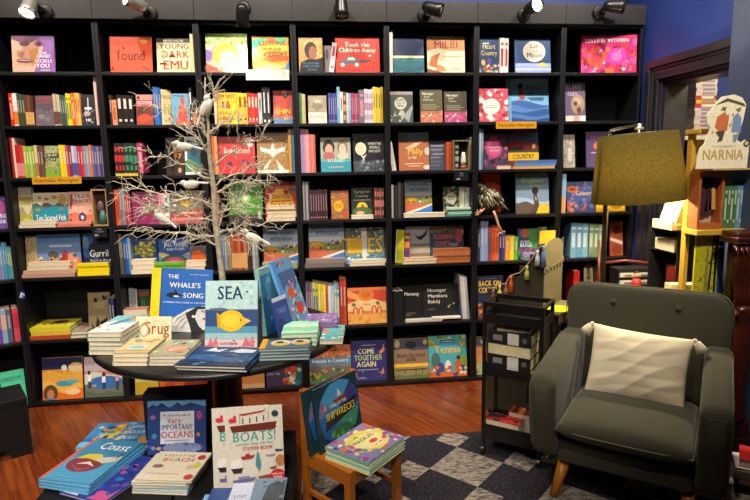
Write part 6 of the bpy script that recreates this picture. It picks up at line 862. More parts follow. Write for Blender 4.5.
for i, (dx, lab) in enumerate(((.006, 'lower of two dark navy whale books flat before the yellow fish book'), (0, 'upper of two dark navy whale books flat before the yellow fish book'))):
    fine_book('picture_book', lab, (1.452 + dx, -1.522, TZ + .001 + .0125 * (i + 1)), (R(-90), 0, R(-14 + i)), .3, .235, .012, '1c3862', '182c4c', navy, 'navy whale books on the table')

def stack(labels, x, y, z, w, d, ts, rz, covs, ops=(), edge='p', group=None, spops=(), pagec=PAGEC, jit=1.5, cat='book'):
    for i, lab in enumerate(labels):
        th = ts if not isinstance(ts, (list, tuple)) else ts[i]
        a = R(rz + ((i * 37) % 5 - 2) * .5 * jit); z += th
        cv = covs[i % len(covs)]
        if edge == 'p': fine_book('paperback_book', lab, (x + ((i * 13) % 3 - 1) * .0025, y + ((i * 7) % 3 - 1) * .002, z), (R(-90), 0, a), w, d, th * .97, cv, cv, list(ops) if i == len(labels) - 1 else [], group, spops, pagec, cat)
        else:
            L = Matrix.Rotation(a, 3, 'Z') @ Vector((w / 2, d / 2, 0))
            fine_book('paperback_book', lab, (x + L.x, y + L.y, z), (R(-90), 0, a + R(90)), d, w, th * .97, cv, cv, list(ops) if i == len(labels) - 1 else [], group, spops, pagec, cat)
    return z
def names(n, what):
    o = {1: [''], 2: ['lower', 'upper'], 3: ['bottom', 'middle', 'topmost'], 4: ['bottom', 'third from top', 'second from top', 'topmost'], 5: ['bottom', 'fourth from top', 'middle', 'second from top', 'topmost'], 6: ['bottom', 'fifth from top', 'fourth from top', 'third from top', 'second from top', 'topmost']}[n]
    return ['%s of %d %s' % (q, n, what) for q in o]
LIGHTP = 'e8dcc0'
stack(names(5, 'thick cream paged paperbacks at left rim of the round table'), .952, -1.236, TZ + .001, .15, .28, .0205, -9, ['d8d0b8', '88b8b4'],
      [r(0, 0, 1, 1, '7cc0c0'), wv(.6, .08, 1, 'e0e4e0'), pg('5c84b0', (.2, .35), (.5, .5), (.9, .9), (.6, .95), (.3, .6)), pg('c88858', (.55, .8), (.95, .95), (.95, .7), (.7, .7)), sc(16, ['48a0a8', 'd8e8e8', '3c5c94'], 4, .05, .05, .95, .95, .06)], group='cream paperbacks stacked at the table rim', pagec=LIGHTP)
stack(names(3, 'cream paperbacks stacked at front left of the round table'), 1.108, -1.4, TZ + .001, .148, .2, .019, -8, ['e0d4b4', 'd8c8a0'],
      [r(0, 0, 1, 1, 'd8c48c'), e(.5, .35, .3, .14, 'b8dce0'), e(.5, .35, .2, .08, '88c0cc'), tx('Grug', .5, .7, .14, 'a8642c', .7), e(.25, .85, .12, .06, '6c98b8'), e(.8, .85, .12, .06, 'c88848'), r(.05, .1, .9, .04, 'c0a468')], group='cream paperbacks at the table front', pagec=LIGHTP)
stack(names(3, 'thin paperbacks beside the cream stack'), 1.262, -1.42, TZ + .001, .15, .21, .0145, -8, ['d8d4c8', 'c8c0b0'],
      [r(0, 0, 1, 1, 'a8ac88'), e(.55, .4, .35, .2, 'd88868'), e(.6, .42, .25, .12, 'e0a890'), sc(24, ['688058', 'e4dcc4', '8ca098', 'c07858'], 5, .02, .02, .98, .98, .08)], group='thin paperbacks at the table front', pagec='d8ceb8')
fine_book('paperback_book', 'cream square book with brown title standing between paperbacks and whale book', (1.118, -1.1, TZ + .002), (R(-14), 0, R(-9)), .172, .125, .006, 'ecdfb8', 'e4d4a8',
          [tx('Grug', .56, .34, .48, 'a0602c', .8), e(.24, .5, .14, .26, 'b88858'), e(.24, .48, .1, .2, 'e8e0d0'), pg('a0602c', (.76, .2), (.86, .3), (.88, .12), (.76, .08)), tx('Ted Prior', .64, .78, .08, 'c8b890', .34)])
easel('book_stand', 'low black stand behind the cream square book', 1.122, -1.084, TZ + .001, .1, .07, 14, -9)
# front right stack and the pile behind it
stack(names(4, 'grey paperbacks with yellow spine ends at right table edge'), 1.75, -1.435, TZ + .001, .215, .135, .0135, -3, ['58707c', '4c6470'],
      [r(0, 0, 1, 1, '5c7078'), r(0, 0, .12, 1, 'e0a42c'), e(.4, .55, .2, .3, 'd8d4b8'), e(.4, .45, .16, .16, 'd8b434'), e(.8, .6, .2, .3, 'c8c8b0'), e(.8, .5, .15, .14, 'd8a830'), e(.38, .6, .08, .1, '2c3840'), e(.78, .65, .08, .1, '2c3840'), r(.12, .86, .88, .14, '3c4c54')], group='grey paperbacks at the right front of the table', pagec='a8b8b8')
stack(names(3, 'mint green paperbacks stacked behind the grey paperbacks'), 1.806, -1.252, TZ + .001, .165, .21, .0195, -4, ['a8dcb8', '9cd4b0'],
      [r(0, 0, 1, 1, '98d8b0'), wv(.75, .04, 1, 'b8e4c4'), wv(.5, .05, 1.2, '88ccac'), e(.42, .45, .08, .07, 'e0a060'), e(.7, .55, .1, .05, 'e8b898'), r(.7, .92, .25, .05, '3c5c64'), wv(.2, .03, 1, 'a8e0bc')], group='mint paperbacks on the table', pagec='dce4cc')
stack(['colourful thin paperback with fish shapes right of the mint stack'], 1.955, -1.25, TZ + .001, .105, .24, .022, -5, ['d8d8d0'],
      [r(0, 0, 1, 1, '60b0b0'), sc(30, ['48a0c0', '88c878', 'e07848', 'f0e8d8', 'd84c4c', '3c6cac'], 6, .02, .02, .98, .98, .13)])
stack(names(2, 'purple patterned books at the rear right of the table'), 1.91, -1.06, TZ + .001, .16, .17, .026, -5, ['7c6094', '8c70a0'],
      [r(0, 0, 1, 1, '8468a0'), sc(40, ['c0a8cc', '5c4480', 'a88cbc', 'e0d0e4'], 7, .02, .02, .98, .98, .06)], edge='s', group='purple patterned books', spops=[sc(40, ['c8b4d4', '5c4480', 'a08cb8'], 9, .02, .02, .98, .98, .05)])
# three tall books leaning to the left, covers turned to the right
def leaning(label, x, y, z, w, h, t, rot, lean, cov, sp, ops, spops=()):
    M = Matrix.Rotation(R(rot), 3, 'Z') @ Matrix.Rotation(R(-lean), 3, 'X')
    b = fine_book('picture_book', label, (x, y, z), (0, 0, 0), w, h, t, cov, sp, ops, None, spops); b.rotation_euler = M.to_euler(); return b
leaning('tall pale teal book leaning left, nearest the yellow fish book', 1.69, -1.0, TZ + .005, .2, .33, .028, 66, 5, '4c98b8', '9cc8c0',
        [r(0, 0, 1, 1, '3c88b0'), wv(.5, .1, 1, '2c6c9c'), e(.5, .7, .3, .2, '58a0c0'), r(0, .9, 1, .1, '88b8c4'), sc(14, ['5ca8c8', '205c90', '78bcd0'], 3, .02, .02, .98, .98, .1)])
leaning('light blue book with coral fish pattern leaning left on the table', 1.825, -.95, TZ + .014, .19, .36, .034, 69, 18, '5c9cd0', '4c8cd0',
        [r(0, 0, 1, 1, '6ca0cc'), r(0, .62, 1, .2, '4c6c9c'), sc(46, ['d8e4ec', '3c5c94', 'e06838', 'c8d4e0', '88b4d8', 'd84c2c', '6c5c94', 'f0dcc8'], 12, .02, .02, .98, .98, .075), e(.4, .5, .2, .08, 'e06430'), e(.6, .25, .22, .09, 'd85028')], spops=[r(0, 0, .5, 1, '6cb0e4')])
leaning('small violet blue book leaning in front of the teal book', 1.75, -1.1, TZ + .003, .12, .2, .012, 60, 14, '3c4c94', '34488c', [r(0, 0, 1, 1, '3c5098'), r(0, .9, 1, .1, 'd0d8e4'), wv(.4, .1, 1, '2c3c7c'), tx('TIDE', .5, .6, .12, '8c9ccc')])

# ---- frosted twig tree with hanging birds
rg = random.Random(11)
tree = thing('twig_tree', 'frosted white twig tree rising from the round table, hung with birds', 'ornamental tree', (1.42, -.8, TZ))
def LP(x, y, z): return (x - 1.42, y + .8, z - TZ)
trunk = [(1.418, -.8, TZ + .001), (1.412, -.8, .9), (1.4, -.802, 1.1), (1.386, -.798, 1.3), (1.39, -.8, 1.45), (1.378, -.803, 1.62), (1.382, -.8, 1.78), (1.372, -.8, 1.9), (1.38, -.8, 2.0)]
m = MB(); m.tube([LP(*q) for q in trunk], [.0195, .018, .016, .0155, .014, .011, .007, .004, .0025], 12); m.build('trunk', BARK, tree, smooth=True)
m = MB(); m.lathe([(.075, 0), (.075, .01), (.03, .03), (.024, .05)], 24); m.build('base', BARK, tree, smooth=True)
def on_trunk(z):
    for a, b in zip(trunk, trunk[1:]):
        if a[2] <= z <= b[2]:
            k = (z - a[2]) / (b[2] - a[2]); return Vector(a).lerp(Vector(b), k)
    return Vector(trunk[-1])
def crooked(a, b, n, amp):
    a, b = Vector(a), Vector(b); out = []; o = Vector((0, 0, 0))
    for i in range(n + 1):
        if i: o = o * .6 + Vector((rg.uniform(-amp, amp), rg.uniform(-amp, amp), rg.uniform(-amp, amp)))
        k = i / n; q = a.lerp(b, k) + o * (0 if i == 0 else 1); q.z += math.sin(k * 3.14) * amp * 1.2; out.append(q)
    return out
BR = [(1.34, .95, -.12, 1.45), (1.28, .93, .06, 1.33), (1.2, 1.0, -.1, 1.26), (1.5, 1.04, .05, 1.62), (1.62, 1.1, -.05, 1.86), (1.7, 1.26, .04, 1.82),
      (1.72, 1.56, .0, 1.8), (1.55, 1.7, -.08, 1.68), (1.42, 1.72, .06, 1.47), (1.32, 1.68, -.1, 1.36), (1.22, 1.74, -.04, 1.26), (1.18, 1.58, -.12, 1.16), (1.15, 1.14, .05, 1.2), (1.36, 1.05, -.16, 1.36), (1.45, 1.66, .12, 1.55), (1.8, 1.44, .02, 1.93), (1.25, 1.6, .1, 1.4)]
for z0, xe, dy, ze in BR:
    s0 = on_trunk(z0); main = crooked(s0, (1.385 + (xe - 1.385) * .9, -.8 + dy, ze), 7, .022)
    m = MB(); m.tube([LP(*q) for q in main], [.0058, .0052, .0044, .0038, .0032, .0026, .0018, .001], 6)
    for k in range(20):
        i = rg.randint(1, 7); f = rg.random(); q = main[i - 1].lerp(main[i], f)
        dirn = (main[-1] - main[0]).normalized(); L = rg.uniform(.06, .14)
        en = q + dirn * L * rg.uniform(.1, .9) + Vector((rg.uniform(-.7, .7), rg.uniform(-.8, .8), rg.uniform(-.75, .75))) * L
        tw = crooked(q, en, 4, .012); m.tube([LP(*v) for v in tw], [.0021, .0018, .0015, .0012, .0007], 4)
        for g in range(2):
            j = rg.randint(1, 4); q2 = tw[j]; L2 = rg.uniform(.03, .07)
            e2 = q2 + (tw[-1] - tw[0]).normalized() * L2 * .6 + Vector((rg.uniform(-1, 1), rg.uniform(-1, 1), rg.uniform(-1, 1))) * L2 * .7
            m.tube([LP(*v) for v in crooked(q2, e2, 3, .008)], [.0014, .0012, .001, .0006], 4)
    m.build('branch', TWIG, tree, smooth=True)
def bird(label, x, y, z, L, heading, pitch, m_=WHITEP, name='bird_ornament'):
    o = thing(name, label, 'bird ornament', (x, y, z), R(heading), 'bird ornaments in the twig tree'); M = Matrix.Rotation(R(pitch), 4, 'Y')
    b = MB(); b.ball((0, 0, 0), L * .3, L * .15, L * .16, M=M); b.ball((L * .27, 0, L * .1), L * .12, L * .1, L * .1, M=M); b.build('body', m_, o, smooth=True)
    b = MB(); b.prism([(-.2, .04), (-.62, -.03), (-.68, 0), (-.62, .05), (-.22, .1)], 'y', -.06 * L, .06 * L, M=M @ Matrix.Scale(L, 4, (1, 0, 0)) @ Matrix.Scale(L, 4, (0, 0, 1))); b.build('tail', m_, o, bevel=.002)
    b = MB(); b.lathe([(L * .035, 0), (0, L * .12)], 8, M=M @ Matrix.Translation((L * .37, 0, L * .09)) @ Matrix.Rotation(R(95), 4, 'Y')); b.build('beak', m_, o)
    for s in (-1, 1):
        b = MB(); b.ball((-L * .08, s * L * .13, L * .03), L * .24, L * .03, L * .1, M=M); b.build('wing', m_, o, smooth=True)
bird('topmost white bird in the twig tree, beside the yellow book of bold words', 1.385, -.85, 1.85, .155, 0, -62)
bird('white bird in the twig tree in front of the teal bordered book', 1.27, -.86, 1.66, .135, 180, -8)
bird('white bird on the branch just left of the tree trunk', 1.29, -.86, 1.475, .13, 180, 4)
bird('pinkish white bird low on the left side of the twig tree', 1.14, -.87, 1.315, .13, 180, -38)
bird('white bird low on the right side of the twig tree', 1.575, -.86, 1.2, .15, 180, -24)
bird('dark crow ornament on the third shelf behind the twig tree', .985, .03, 1.66, .17, 90, -60, MATTEB)

# ---- low display benches in front of the table
BZ = .27
def bench(label, x0, x1, y0, y1):
    o = thing('display_bench', label, 'bench', ((x0 + x1) / 2, (y0 + y1) / 2, 0)); w, d = (x1 - x0) / 2, (y1 - y0) / 2
    m = MB(); m.box(-w, w, -d, d, BZ - .03, BZ); m.build('bench_top', MATTEB, o, bevel=.003)
    for sx in (-1, 1):
        m = MB(); m.box(sx * (w - .012) - .012, sx * (w - .012) + .012, -d + .01, d - .01, 0, BZ - .031); m.build('side_panel', MATTEB, o, bevel=.002)
bench('low black bench left, under the blue coast and beach books', .76, 1.295, -1.95, -1.0)
bench('low black bench right, under the boat sticker books', 1.305, 1.77, -1.95, -1.12)
m = MB(); m.box(-.15, .15, -.045, .045, 0, .012); m.box(-.15, .15, -.045, -.033, .012, .24); m.box(-.15, .15, .033, .045, .012, .24); m.box(-.15, -.138, -.033, .033, .012, .24); m.box(.138, .15, -.033, .033, .012, .24); m.box(-.15, .15, -.045, .045, .241, .251)
o = m.build('display_riser', MATTEB, bevel=.002); o.location = (1.225, -1.135, BZ + .001); tag(o, 'black riser box behind the navy oceans book', 'riser')
coral = [r(0, 0, 1, 1, '3c88c0'), wv(.35, .08, 1, '2c6cb0'), pg('d8b838', (.12, .3), (.3, .75), (.5, .85), (.42, .45), (.25, .2)), sc(40, ['5cb0d8', 'e8c850', '1c58a0', 'c88848', '3c9890'], 3, .05, .05, .6, .95, .06), tx('GREAT', .72, .74, .12, 'd8dcf0', .3), tx('BARRIER', .7, .5, .12, 'd8dcf0', .4), tx('REEF', .62, .28, .12, 'd8dcf0', .3), e(.9, .25, .1, .16, 'c88c48'), e(.06, .1, .08, .12, '68c0e8')]
stack(names(2, 'coral reef picture books at the rear left of the low bench'), .93, -1.215, BZ + .001, .325, .25, .011, -4, ['3c98c0', '58a8cc'], coral, group='coral reef picture books', spops=())
purple = [r(0, 0, 1, 1, '2c3c98'), sc(50, ['3c50b0', '5c4ca8', 'c84890', '2c78c0', '203080'], 5, .02, .02, .98, .98, .08), pg('c85890', (.6, .02), (.75, .2), (.9, .12), (.98, .3), (.98, .02)), pg('d8d0e0', (.05, .02), (.1, .12), (.35, .1), (.4, .02))]
stack(['deep blue and pink picture book under the pale blue coast books'], .945, -1.6, BZ + .001, .23, .34, .012, -26, ['2c3890'], purple)
coast = [r(0, 0, 1, 1, '4c9cc8'), r(0, .5, 1, .5, '3c88b4'), r(0, 0, .055, 1, 'd85c48'), tx('Coast', .62, .74, .17, 'f0f0ec', .62), e(.46, .4, .34, .2, '803844'), pg('d8c03c', (.16, .48), (.3, .6), (.55, .62), (.8, .44), (.6, .46), (.4, .5)), pg('c8c4b8', (.5, .52), (.98, .62), (.98, .5), (.75, .42)), pg('e8d4cc', (.3, .36), (.5, .44), (.68, .34), (.5, .38)), pg('9c5058', (.2, .36), (.46, .26), (.72, .34), (.5, .2)), pg('4c4434', (.88, .6), (.95, .75), (.9, .55)), r(.3, .08, .3, .01, '88c0dc')]
stack(names(3, 'pale blue coast picture books with red spines on the low bench'), .858, -1.545, BZ + .014, .24, .345, .0135, -20, ['58b0dc', '48a0d0'], coast, group='coast picture books', spops=[r(0, 0, 1, 1, 'd85040')], pagec='88c0dc')
oceans = [r(0, 0, 1, 1, '26407c'), r(0, .88, 1, .12, '5c90b8'), pg('1c3464', (0, .88), (.1, .94), (.16, .9), (.24, .97), (.36, .88)), pg('1c3464', (.4, .88), (.52, .97), (.6, .9), (.74, .96), (.98, .88)), r(.22, .2, .58, .6, 'd8dce4'), tx('My Encyclopedia of', .5, .71, .045, '2c3c5c', .52), tx('Very', .46, .58, .11, 'c83858', .24), tx('IMPORTANT', .51, .46, .1, '28407c', .54), tx('OCEANS', .51, .31, .12, 'c02c4c', .56), r(.3, .25, .4, .015, '8c94ac'), e(.1, .7, .05, .04, '8c6cac'), e(.12, .35, .045, .05, '3c8cb0'), e(.89, .72, .05, .08, 'a84888'), e(.87, .36, .03, .04, 'c88c5c'), e(.6, .12, .34, .1, '7c8cb4'), e(.2, .12, .05, .03, 'd8a058'), sc(20, ['3c60a0', '88a8c8', '6c4c94'], 6, .02, .02, .98, .2, .03)]
fine_book('picture_book', 'navy ocean encyclopedia with white title panel standing against the riser', (1.24, -1.295, BZ + .006), (R(-12), 0, R(-4)), .262, .24, .02, '1a2c58', '141828', oceans)
beach = [r(0, 0, 1, 1, 'e8dcc4'), tx('A DAY AT THE', .44, .82, .075, '7c7468', .6), tx('B', .24, .64, .13, 'd04838'), tx('E', .35, .64, .13, 'd89838'), tx('A', .47, .64, .13, '4c8c4c'), tx('C', .59, .64, .13, 'c84860'), tx('H', .71, .64, .13, 'c05038'), r(.1, .2, .6, .02, 'b8ac98'), e(.2, .46, .1, .06, '8c7468'), e(.8, .44, .06, .08, 'c8c4bc'), e(.88, .8, .07, .09, 'b83c3c'), e(.9, .12, .08, .09, 'c84c44'), e(.9, .52, .06, .1, 'd8c850')]
zz = stack(names(4, 'thin sandy blue picture books under the beach book'), 1.245, -1.6, BZ + .001, .228, .225, .0125, -10, ['d8d4cc', '7cb8cc', 'c8ccd0'], [r(0, 0, 1, 1, '88c0d8'), r(0, 0, .3, 1, 'e0d8c0'), r(.42, 0, .16, .3, 'e0b848')], group='picture books under the beach book', spops=[])
zz = stack(['upper cream beach picture book with multicoloured capitals'], 1.262, -1.6, zz + .0005, .232, .222, .0085, -10, ['ddd2bc'], beach)
def boats():
    return [r(0, 0, 1, 1, 'd8d2c4'), tx('BOATS!', .5, .58, .12, '2c9c94', .76), r(.12, .72, .76, .05, '6c2c24'), pg('6c2c24', (.08, .78), (.9, .8), (.86, .7), (.12, .7)), r(.25, .8, .012, .12, '8c8478'), r(.75, .82, .012, .12, '8c8478'), r(.3, .8, .02, .07, '3c4448'), r(.42, .8, .02, .07, '3c4448'), r(.54, .81, .02, .07, '3c4448'), r(.66, .82, .02, .07, '3c4448'), pg('a83038', (.24, .93), (.3, .9), (.66, .93), (.72, .97), (.66, .95), (.3, .925)), e(.13, .85, .07, .03, 'd0304c'), e(.17, .89, .025, .025, 'd0304c'), e(.87, .9, .06, .04, '2c3c4c'), tx('and other things that float', .5, .54, .028, '5c9c98', .7), tx('STICKER BOOK', .55, .47, .045, 'b82c34', .52),
            e(.18, .3, .1, .08, 'e8e4dc'), pg('2c2424', (.08, .26), (.29, .26), (.25, .2), (.12, .2)), pg('a82c30', (.25, .4), (.5, .41), (.46, .37), (.28, .36)), r(.33, .4, .08, .03, 'a82c30'), pg('4c8c94', (.53, .44), (.56, .44), (.6, .28), (.56, .2), (.5, .28)), pg('b88888', (.66, .4), (.88, .4), (.82, .38), (.7, .38)), pg('d8dce0', (.72, .4), (.78, .48), (.78, .4)), pg('3c4c54', (.84, .46), (1, .45), (.96, .43), (.86, .43)), pg('d0d4d8', (.78, .25), (.82, .36), (.84, .24)), pg('8c3c34', (.74, .24), (.88, .25), (.84, .22), (.76, .22)), e(.93, .32, .08, .07, 'b87c44'), pg('6c6c9c', (.1, .12), (.5, .14), (.46, .1), (.12, .08)), r(.2, .13, .2, .03, '8888b4'), pg('8c4c34', (.54, .14), (.76, .16), (.72, .11), (.56, .11)), e(.88, .1, .15, .115, 'c82c30'), tx('with over', .88, .145, .025, 'f0e8e0', .22), tx('250', .88, .08, .05, 'f0e8e0', .2), tx('STICKERS', .88, .045, .022, 'f0e8e0', .2)]
fine_book('paperback_book', 'front boat sticker book with teal title and red disc', (1.626, -1.625, BZ + .012), (R(-11), 0, R(3)), .228, .322, .006, 'd8d2c4', 'c8c2b4', boats(), 'boat sticker books')
fine_book('paperback_book', 'rear boat sticker book mostly covered by the identical front one', (1.57, -1.607, BZ + .011), (R(-11), 0, R(1)), .228, .319, .006, 'd8d2c4', 'c8c2b4', boats(), 'boat sticker books')
easel('book_stand', 'black stand behind the boat sticker books', 1.6, -1.588, BZ + .001, .22, .2, 12, 2)
ice = lambda a, b: [r(0, 0, 1, 1, a), pg('d8e0ec', (0, .1), (.3, .3), (.6, .2), (1, .5), (1, 0), (0, 0)), sc(12, [b, 'e8ecf4'], 4, .02, .02, .98, .5, .07), pg(b, (.2, .5), (.8, .9), (.85, .86), (.3, .45))]
stack(['light blue book lowest of the pile before the boat sticker books'], 1.53, -1.87, BZ + .001, .23, .2, .02, -4, ['90b4e4'], ice('88acd8', '6c90c8'))
stack(['navy and white iceberg book second in the pile before the boats'], 1.55, -1.855, BZ + .022, .215, .2, .015, -4, ['38508c'], ice('34508c', '5c78ac'))
stack(['white ship book third in the pile before the boat sticker books'], 1.615, -1.85, BZ + .038, .17, .2, .012, -3, ['ccd4e4'], [r(0, 0, 1, 1, 'ccd4e8'), r(.5, .55, .42, .35, '50585c'), tx('LOST', .25, .5, .08, '5c6ca0', .3), e(.8, .45, .05, .06, 'c84838'), wv(.3, .04, 2, 'b8c4dc')])
stack(['grey blue rocky cover topmost in the pile before the boats'], 1.68, -1.85, BZ + .051, .125, .205, .01, -2, ['68809c'], [r(0, 0, 1, 1, '7890ac'), pg('48545c', (.3, .0), (.45, .75), (.7, .9), (.98, .8), (.98, 0)), sc(20, ['5c6c74', '8098b0', '3c484c'], 5, .05, .05, .95, .9, .07)])

RGZ = .0115
# ---- child's wooden chair with books
ch = thing('child_chair', 'small orange wooden child chair holding shipwreck books, standing on the rug edge', 'chair', (2.026, -1.406, RGZ), R(42))
CW, CDp, CS = .152, .15, .3
for sx in (-1, 1):
    m = MB(); m.box(sx * CW - .016, sx * CW + .016, CDp - .03, CDp, 0, .585); m.build('back_post', CHAIRW, ch, bevel=.004)
    m = MB(); m.box(sx * CW - .017, sx * CW + .017, -CDp, -CDp + .034, 0, CS + .004); m.build('leg', CHAIRW, ch, bevel=.003)
    m = MB(); m.box(sx * CW - .008, sx * CW + .008, -CDp + .035, CDp - .031, .1, .122); m.build('stretcher', CHAIRW, ch, bevel=.002)
    m = MB(); m.box(sx * CW - .012, sx * CW + .012, -CDp + .035, CDp - .031, CS - .065, CS - .017); m.build('apron', CHAIRW, ch, bevel=.002)
m = MB(); m.box(-CW + .018, CW - .018, -CDp + .004, -CDp + .026, CS - .065, CS - .017); m.build('apron', CHAIRW, ch, bevel=.002)
m = MB(); m.box(-CW + .0175, CW - .0175, -CDp - .002, CDp - .031, CS - .016, CS); m.box(-CW - .012, -CW + .0174, -CDp + .035, CDp - .031, CS - .016, CS); m.box(CW - .0174, CW + .012, -CDp + .035, CDp - .031, CS - .016, CS); m.build('seat', CHAIRW, ch)
for z in (.44, .54):
    m = MB(); m.box(-CW + .017, CW - .017, CDp - .024, CDp - .008, z, z + .04); m.build('back_rail', CHAIRW, ch, bevel=.003)
ship = [r(0, 0, 1, 1, '1e3c44'), e(.52, .52, .46, .47, '2878b4'), pg('4898d0', (.12, .75), (.5, .55), (.82, .9), (.6, .98), (.35, .96)), pg('3c3c84', (.5, .55), (.82, .9), (.97, .6), (.97, .5)), pg('2060a8', (.5, .5), (.06, .5), (.12, .2), (.3, .08)), pg('3c8c74', (.5, .42), (.97, .4), (.85, .15), (.6, .06)), pg('88689c', (.12, .74), (.3, .65), (.06, .5)), pg('d8d8d4', (.5, .72), (.53, .86), (.6, .74)), pg('8c3c28', (.38, .7), (.72, .72), (.62, .62), (.46, .62)), pg('1c2028', (.16, .28), (.2, .46), (.92, .62), (.9, .44)), tx('LAND OF THE', .5, .6, .05, 'e8ecec', .4), tx('SHIPWRECKS', .54, .43, .12, 'e0c838', .68), e(.5, .2, .22, .08, '386c3c'), sc(14, ['5c9c48', '287858', '88b050'], 4, .3, .12, .75, .28, .05), pg('c89c78', (.16, .6), (.2, .72), (.24, .6))]
def on_chair(lx, ly, z): 
    v = Matrix.Rotation(R(42), 3, 'Z') @ Vector((lx, ly, 0)); return (2.026 + v.x, -1.406 + v.y, z + RGZ)
for k, (lx, ly, lab) in enumerate(((.01, .065, 'front shipwreck picture book with yellow title leaning on the chair back'), (-.03, .086, 'rear shipwreck picture book half covered by the front one'))):
    b = fine_book('picture_book', lab, on_chair(lx, ly, CS + .003), (0, 0, 0), .3, .285, .012, '1c3840', '182c34', ship, 'shipwreck picture books')
    b.rotation_euler = (Matrix.Rotation(R(47.5), 3, 'Z') @ Matrix.Rotation(R(-8), 3, 'X')).to_euler()
magic = [r(0, 0, 1, 1, '8c7cb0'), e(.55, .5, .42, .38, 'e0d468'), e(.55, .45, .25, .24, 'f0ecb8'), sc(60, ['c8508c', '6c5cac', 'e0d870', 'd86c3c', '5c94b0', 'e8e0a0', '9c4c94'], 6, .0, .0, 1, 1, .06), e(.55, .5, .3, .22, 'ece49c'), tx('MAGICAL', .55, .54, .1, '3c3c4c', .5), tx('the', .5, .7, .06, '3c3c4c'), pg('e06838', (.9, .8), (1, 1), (1, .7)), e(.6, .4, .09, .06, 'd0485c')]
stack(names(4, 'rainbow covered picture books stacked on the chair seat'), 2.172, -1.558, CS + .001 + RGZ, .265, .235, .0145, 48, ['e4e09c', '8cc8c0', 'e8e4b0', '78bcb8'], magic, group='rainbow picture books on the chair', pagec='c8dcc4', jit=.4)

# ---- rug
m = MB(); m.box(1.79, 4.05, -2.7, -.77, .0005, .011); o = m.build('rug', rug_mat()); tag(o, 'charcoal rug with pale distressed diamonds on the wooden floor', 'rug')

# ---- trolley
tA = Vector((2.757, -1.014, 0)); TU = Vector((.803, -.597, 0)); TV = Vector((.597, .803, 0)); TL, TD = .296, .205
tr_ = thing('trolley', 'slim black metal trolley with thick books beside the armchair', 'trolley', (tA.x, tA.y, RGZ), math.atan2(-.597, .803))
for ux in (0, TL):
    for vy in (0, TD):
        m = MB(); m.box(ux - .009, ux + .009, vy - .009, vy + .009, .045, .84); m.build('post', METALB, tr_, bevel=.002)
        m = MB(); m.lathe([(.0, -.009), (.021, -.009), (.021, .009), (0, .009)], 16, M=Matrix.Translation((ux, vy, .0215)) @ Matrix.Rotation(R(90), 4, 'Y')); m.box(ux - .012, ux + .012, vy - .006, vy + .006, .0235, .0445); m.build('castor', METALB, tr_)
for vy in (0, TD):
    m = MB(); m.box(.0095, TL - .0095, vy - .008, vy + .008, .816, .84); m.build('rail', METALB, tr_, bevel=.002)
for ux in (0, TL):
    m = MB(); m.box(ux - .008, ux + .008, .0095, TD - .0095, .822, .838); m.build('rail', METALB, tr_, bevel=.002)
for z, hh in ((.728, .05), (.445, .05), (.09, .085)):
    m = MB(); m.box(.01, TL - .01, .01, TD - .01, z, z + .006)
    for vy in (-.0085, TD + .0035): m.box(.0095, TL - .0095, vy, vy + .005, z, z + hh)
    for ux in (-.0085, TL + .0035): m.box(ux, ux + .005, .0095, TD - .0095, z, z + hh)
    m.build('tray', METALB, tr_)
def on_tr(u, v, z): q = tA + TU * u + TV * v; return (q.x, q.y, z + RGZ)
ta = -36.6
z = .452
BLK = '222428'
spb = [r(.0, .3, 1, .26, 'd8d4cc'), sc(10, ['7c7870', 'a8a49c'], 3, .2, .04, .8, .26, .06), sc(12, ['8c8880', '5c5850'], 5, .2, .6, .8, .96, .05)]
for i, (lab, th, e_) in enumerate((('bottom black hardback with a white band in the trolley pile', .042, 's'), ('third from top black hardback with white band in the trolley pile', .062, 's'), ('second from top thick book with cream pages facing out on the trolley', .062, 'p'), ('topmost black hardback with white band in the trolley pile', .062, 's'))):
    q = on_tr(.125, .02, 0)
    spp = [r(0, .04 if 0 else .28, 1, .26, 'e0dcd4'), r(.3, .1, .4, .1, '6c6860'), r(.25, .66, .5, .22, '8c8880')] if e_ == 's' else ()
    stack([lab], q[0], q[1], z + RGZ, .225, .16, th, ta, [BLK], [r(0, 0, 1, 1, '26282c'), e(.6, .4, .2, .12, '8c7c54'), r(.2, .7, .5, .08, 'b0aca4')], edge=e_, spops=spp, pagec='e8dcac', cat='book'); z += th
q = on_tr(.14, .05, 0); stack(['pale book lying askew on the trolley pile'], q[0], q[1], z + RGZ + .001, .17, .13, .014, ta + 8, ['cfc2b0'], [r(0, 0, 1, 1, 'b8a898'), r(.1, .4, .8, .3, '9c8c80')])
q = on_tr(.1, .01, 0); stack(['thick red and black paperback on the lowest trolley tray'], q[0], q[1], .097 + RGZ, .18, .09, .1, ta - 1, ['b02824'], [r(0, 0, 1, 1, 'b83028'), pg('28202c', (0, .2), (.6, .9), (0, 1)), pg('d8483c', (.5, .2), (.9, .6), (1, .2)), sc(8, ['40283c', 'd85040'], 3, .05, .05, .95, .95, .1)], pagec='e4d6b4')
q = on_tr(.19, .108, 0); stack(['lower orange striped paperback behind the red one on the trolley'], q[0], q[1], .097 + RGZ, .17, .08, .12, ta, ['b84c28'], [r(0, 0, 1, 1, 'a83024'), r(.1, 0, .12, 1, '40242c'), r(.3, 0, .16, 1, 'e08838'), r(.55, 0, .3, 1, 'b8402c')], pagec='d8cab0')
q = on_tr(.235, .155, 0); fine_book('paperback_book', 'dark blue book standing at the back of the lowest trolley tray', (q[0], q[1], .219 + RGZ + .001), (R(-4), 0, R(ta)), .1, .13, .014, '1c3050', '182848', [sc(30, ['3c6c8c', '284868', '5c8ca4'], 4, .02, .02, .98, .98, .1)])

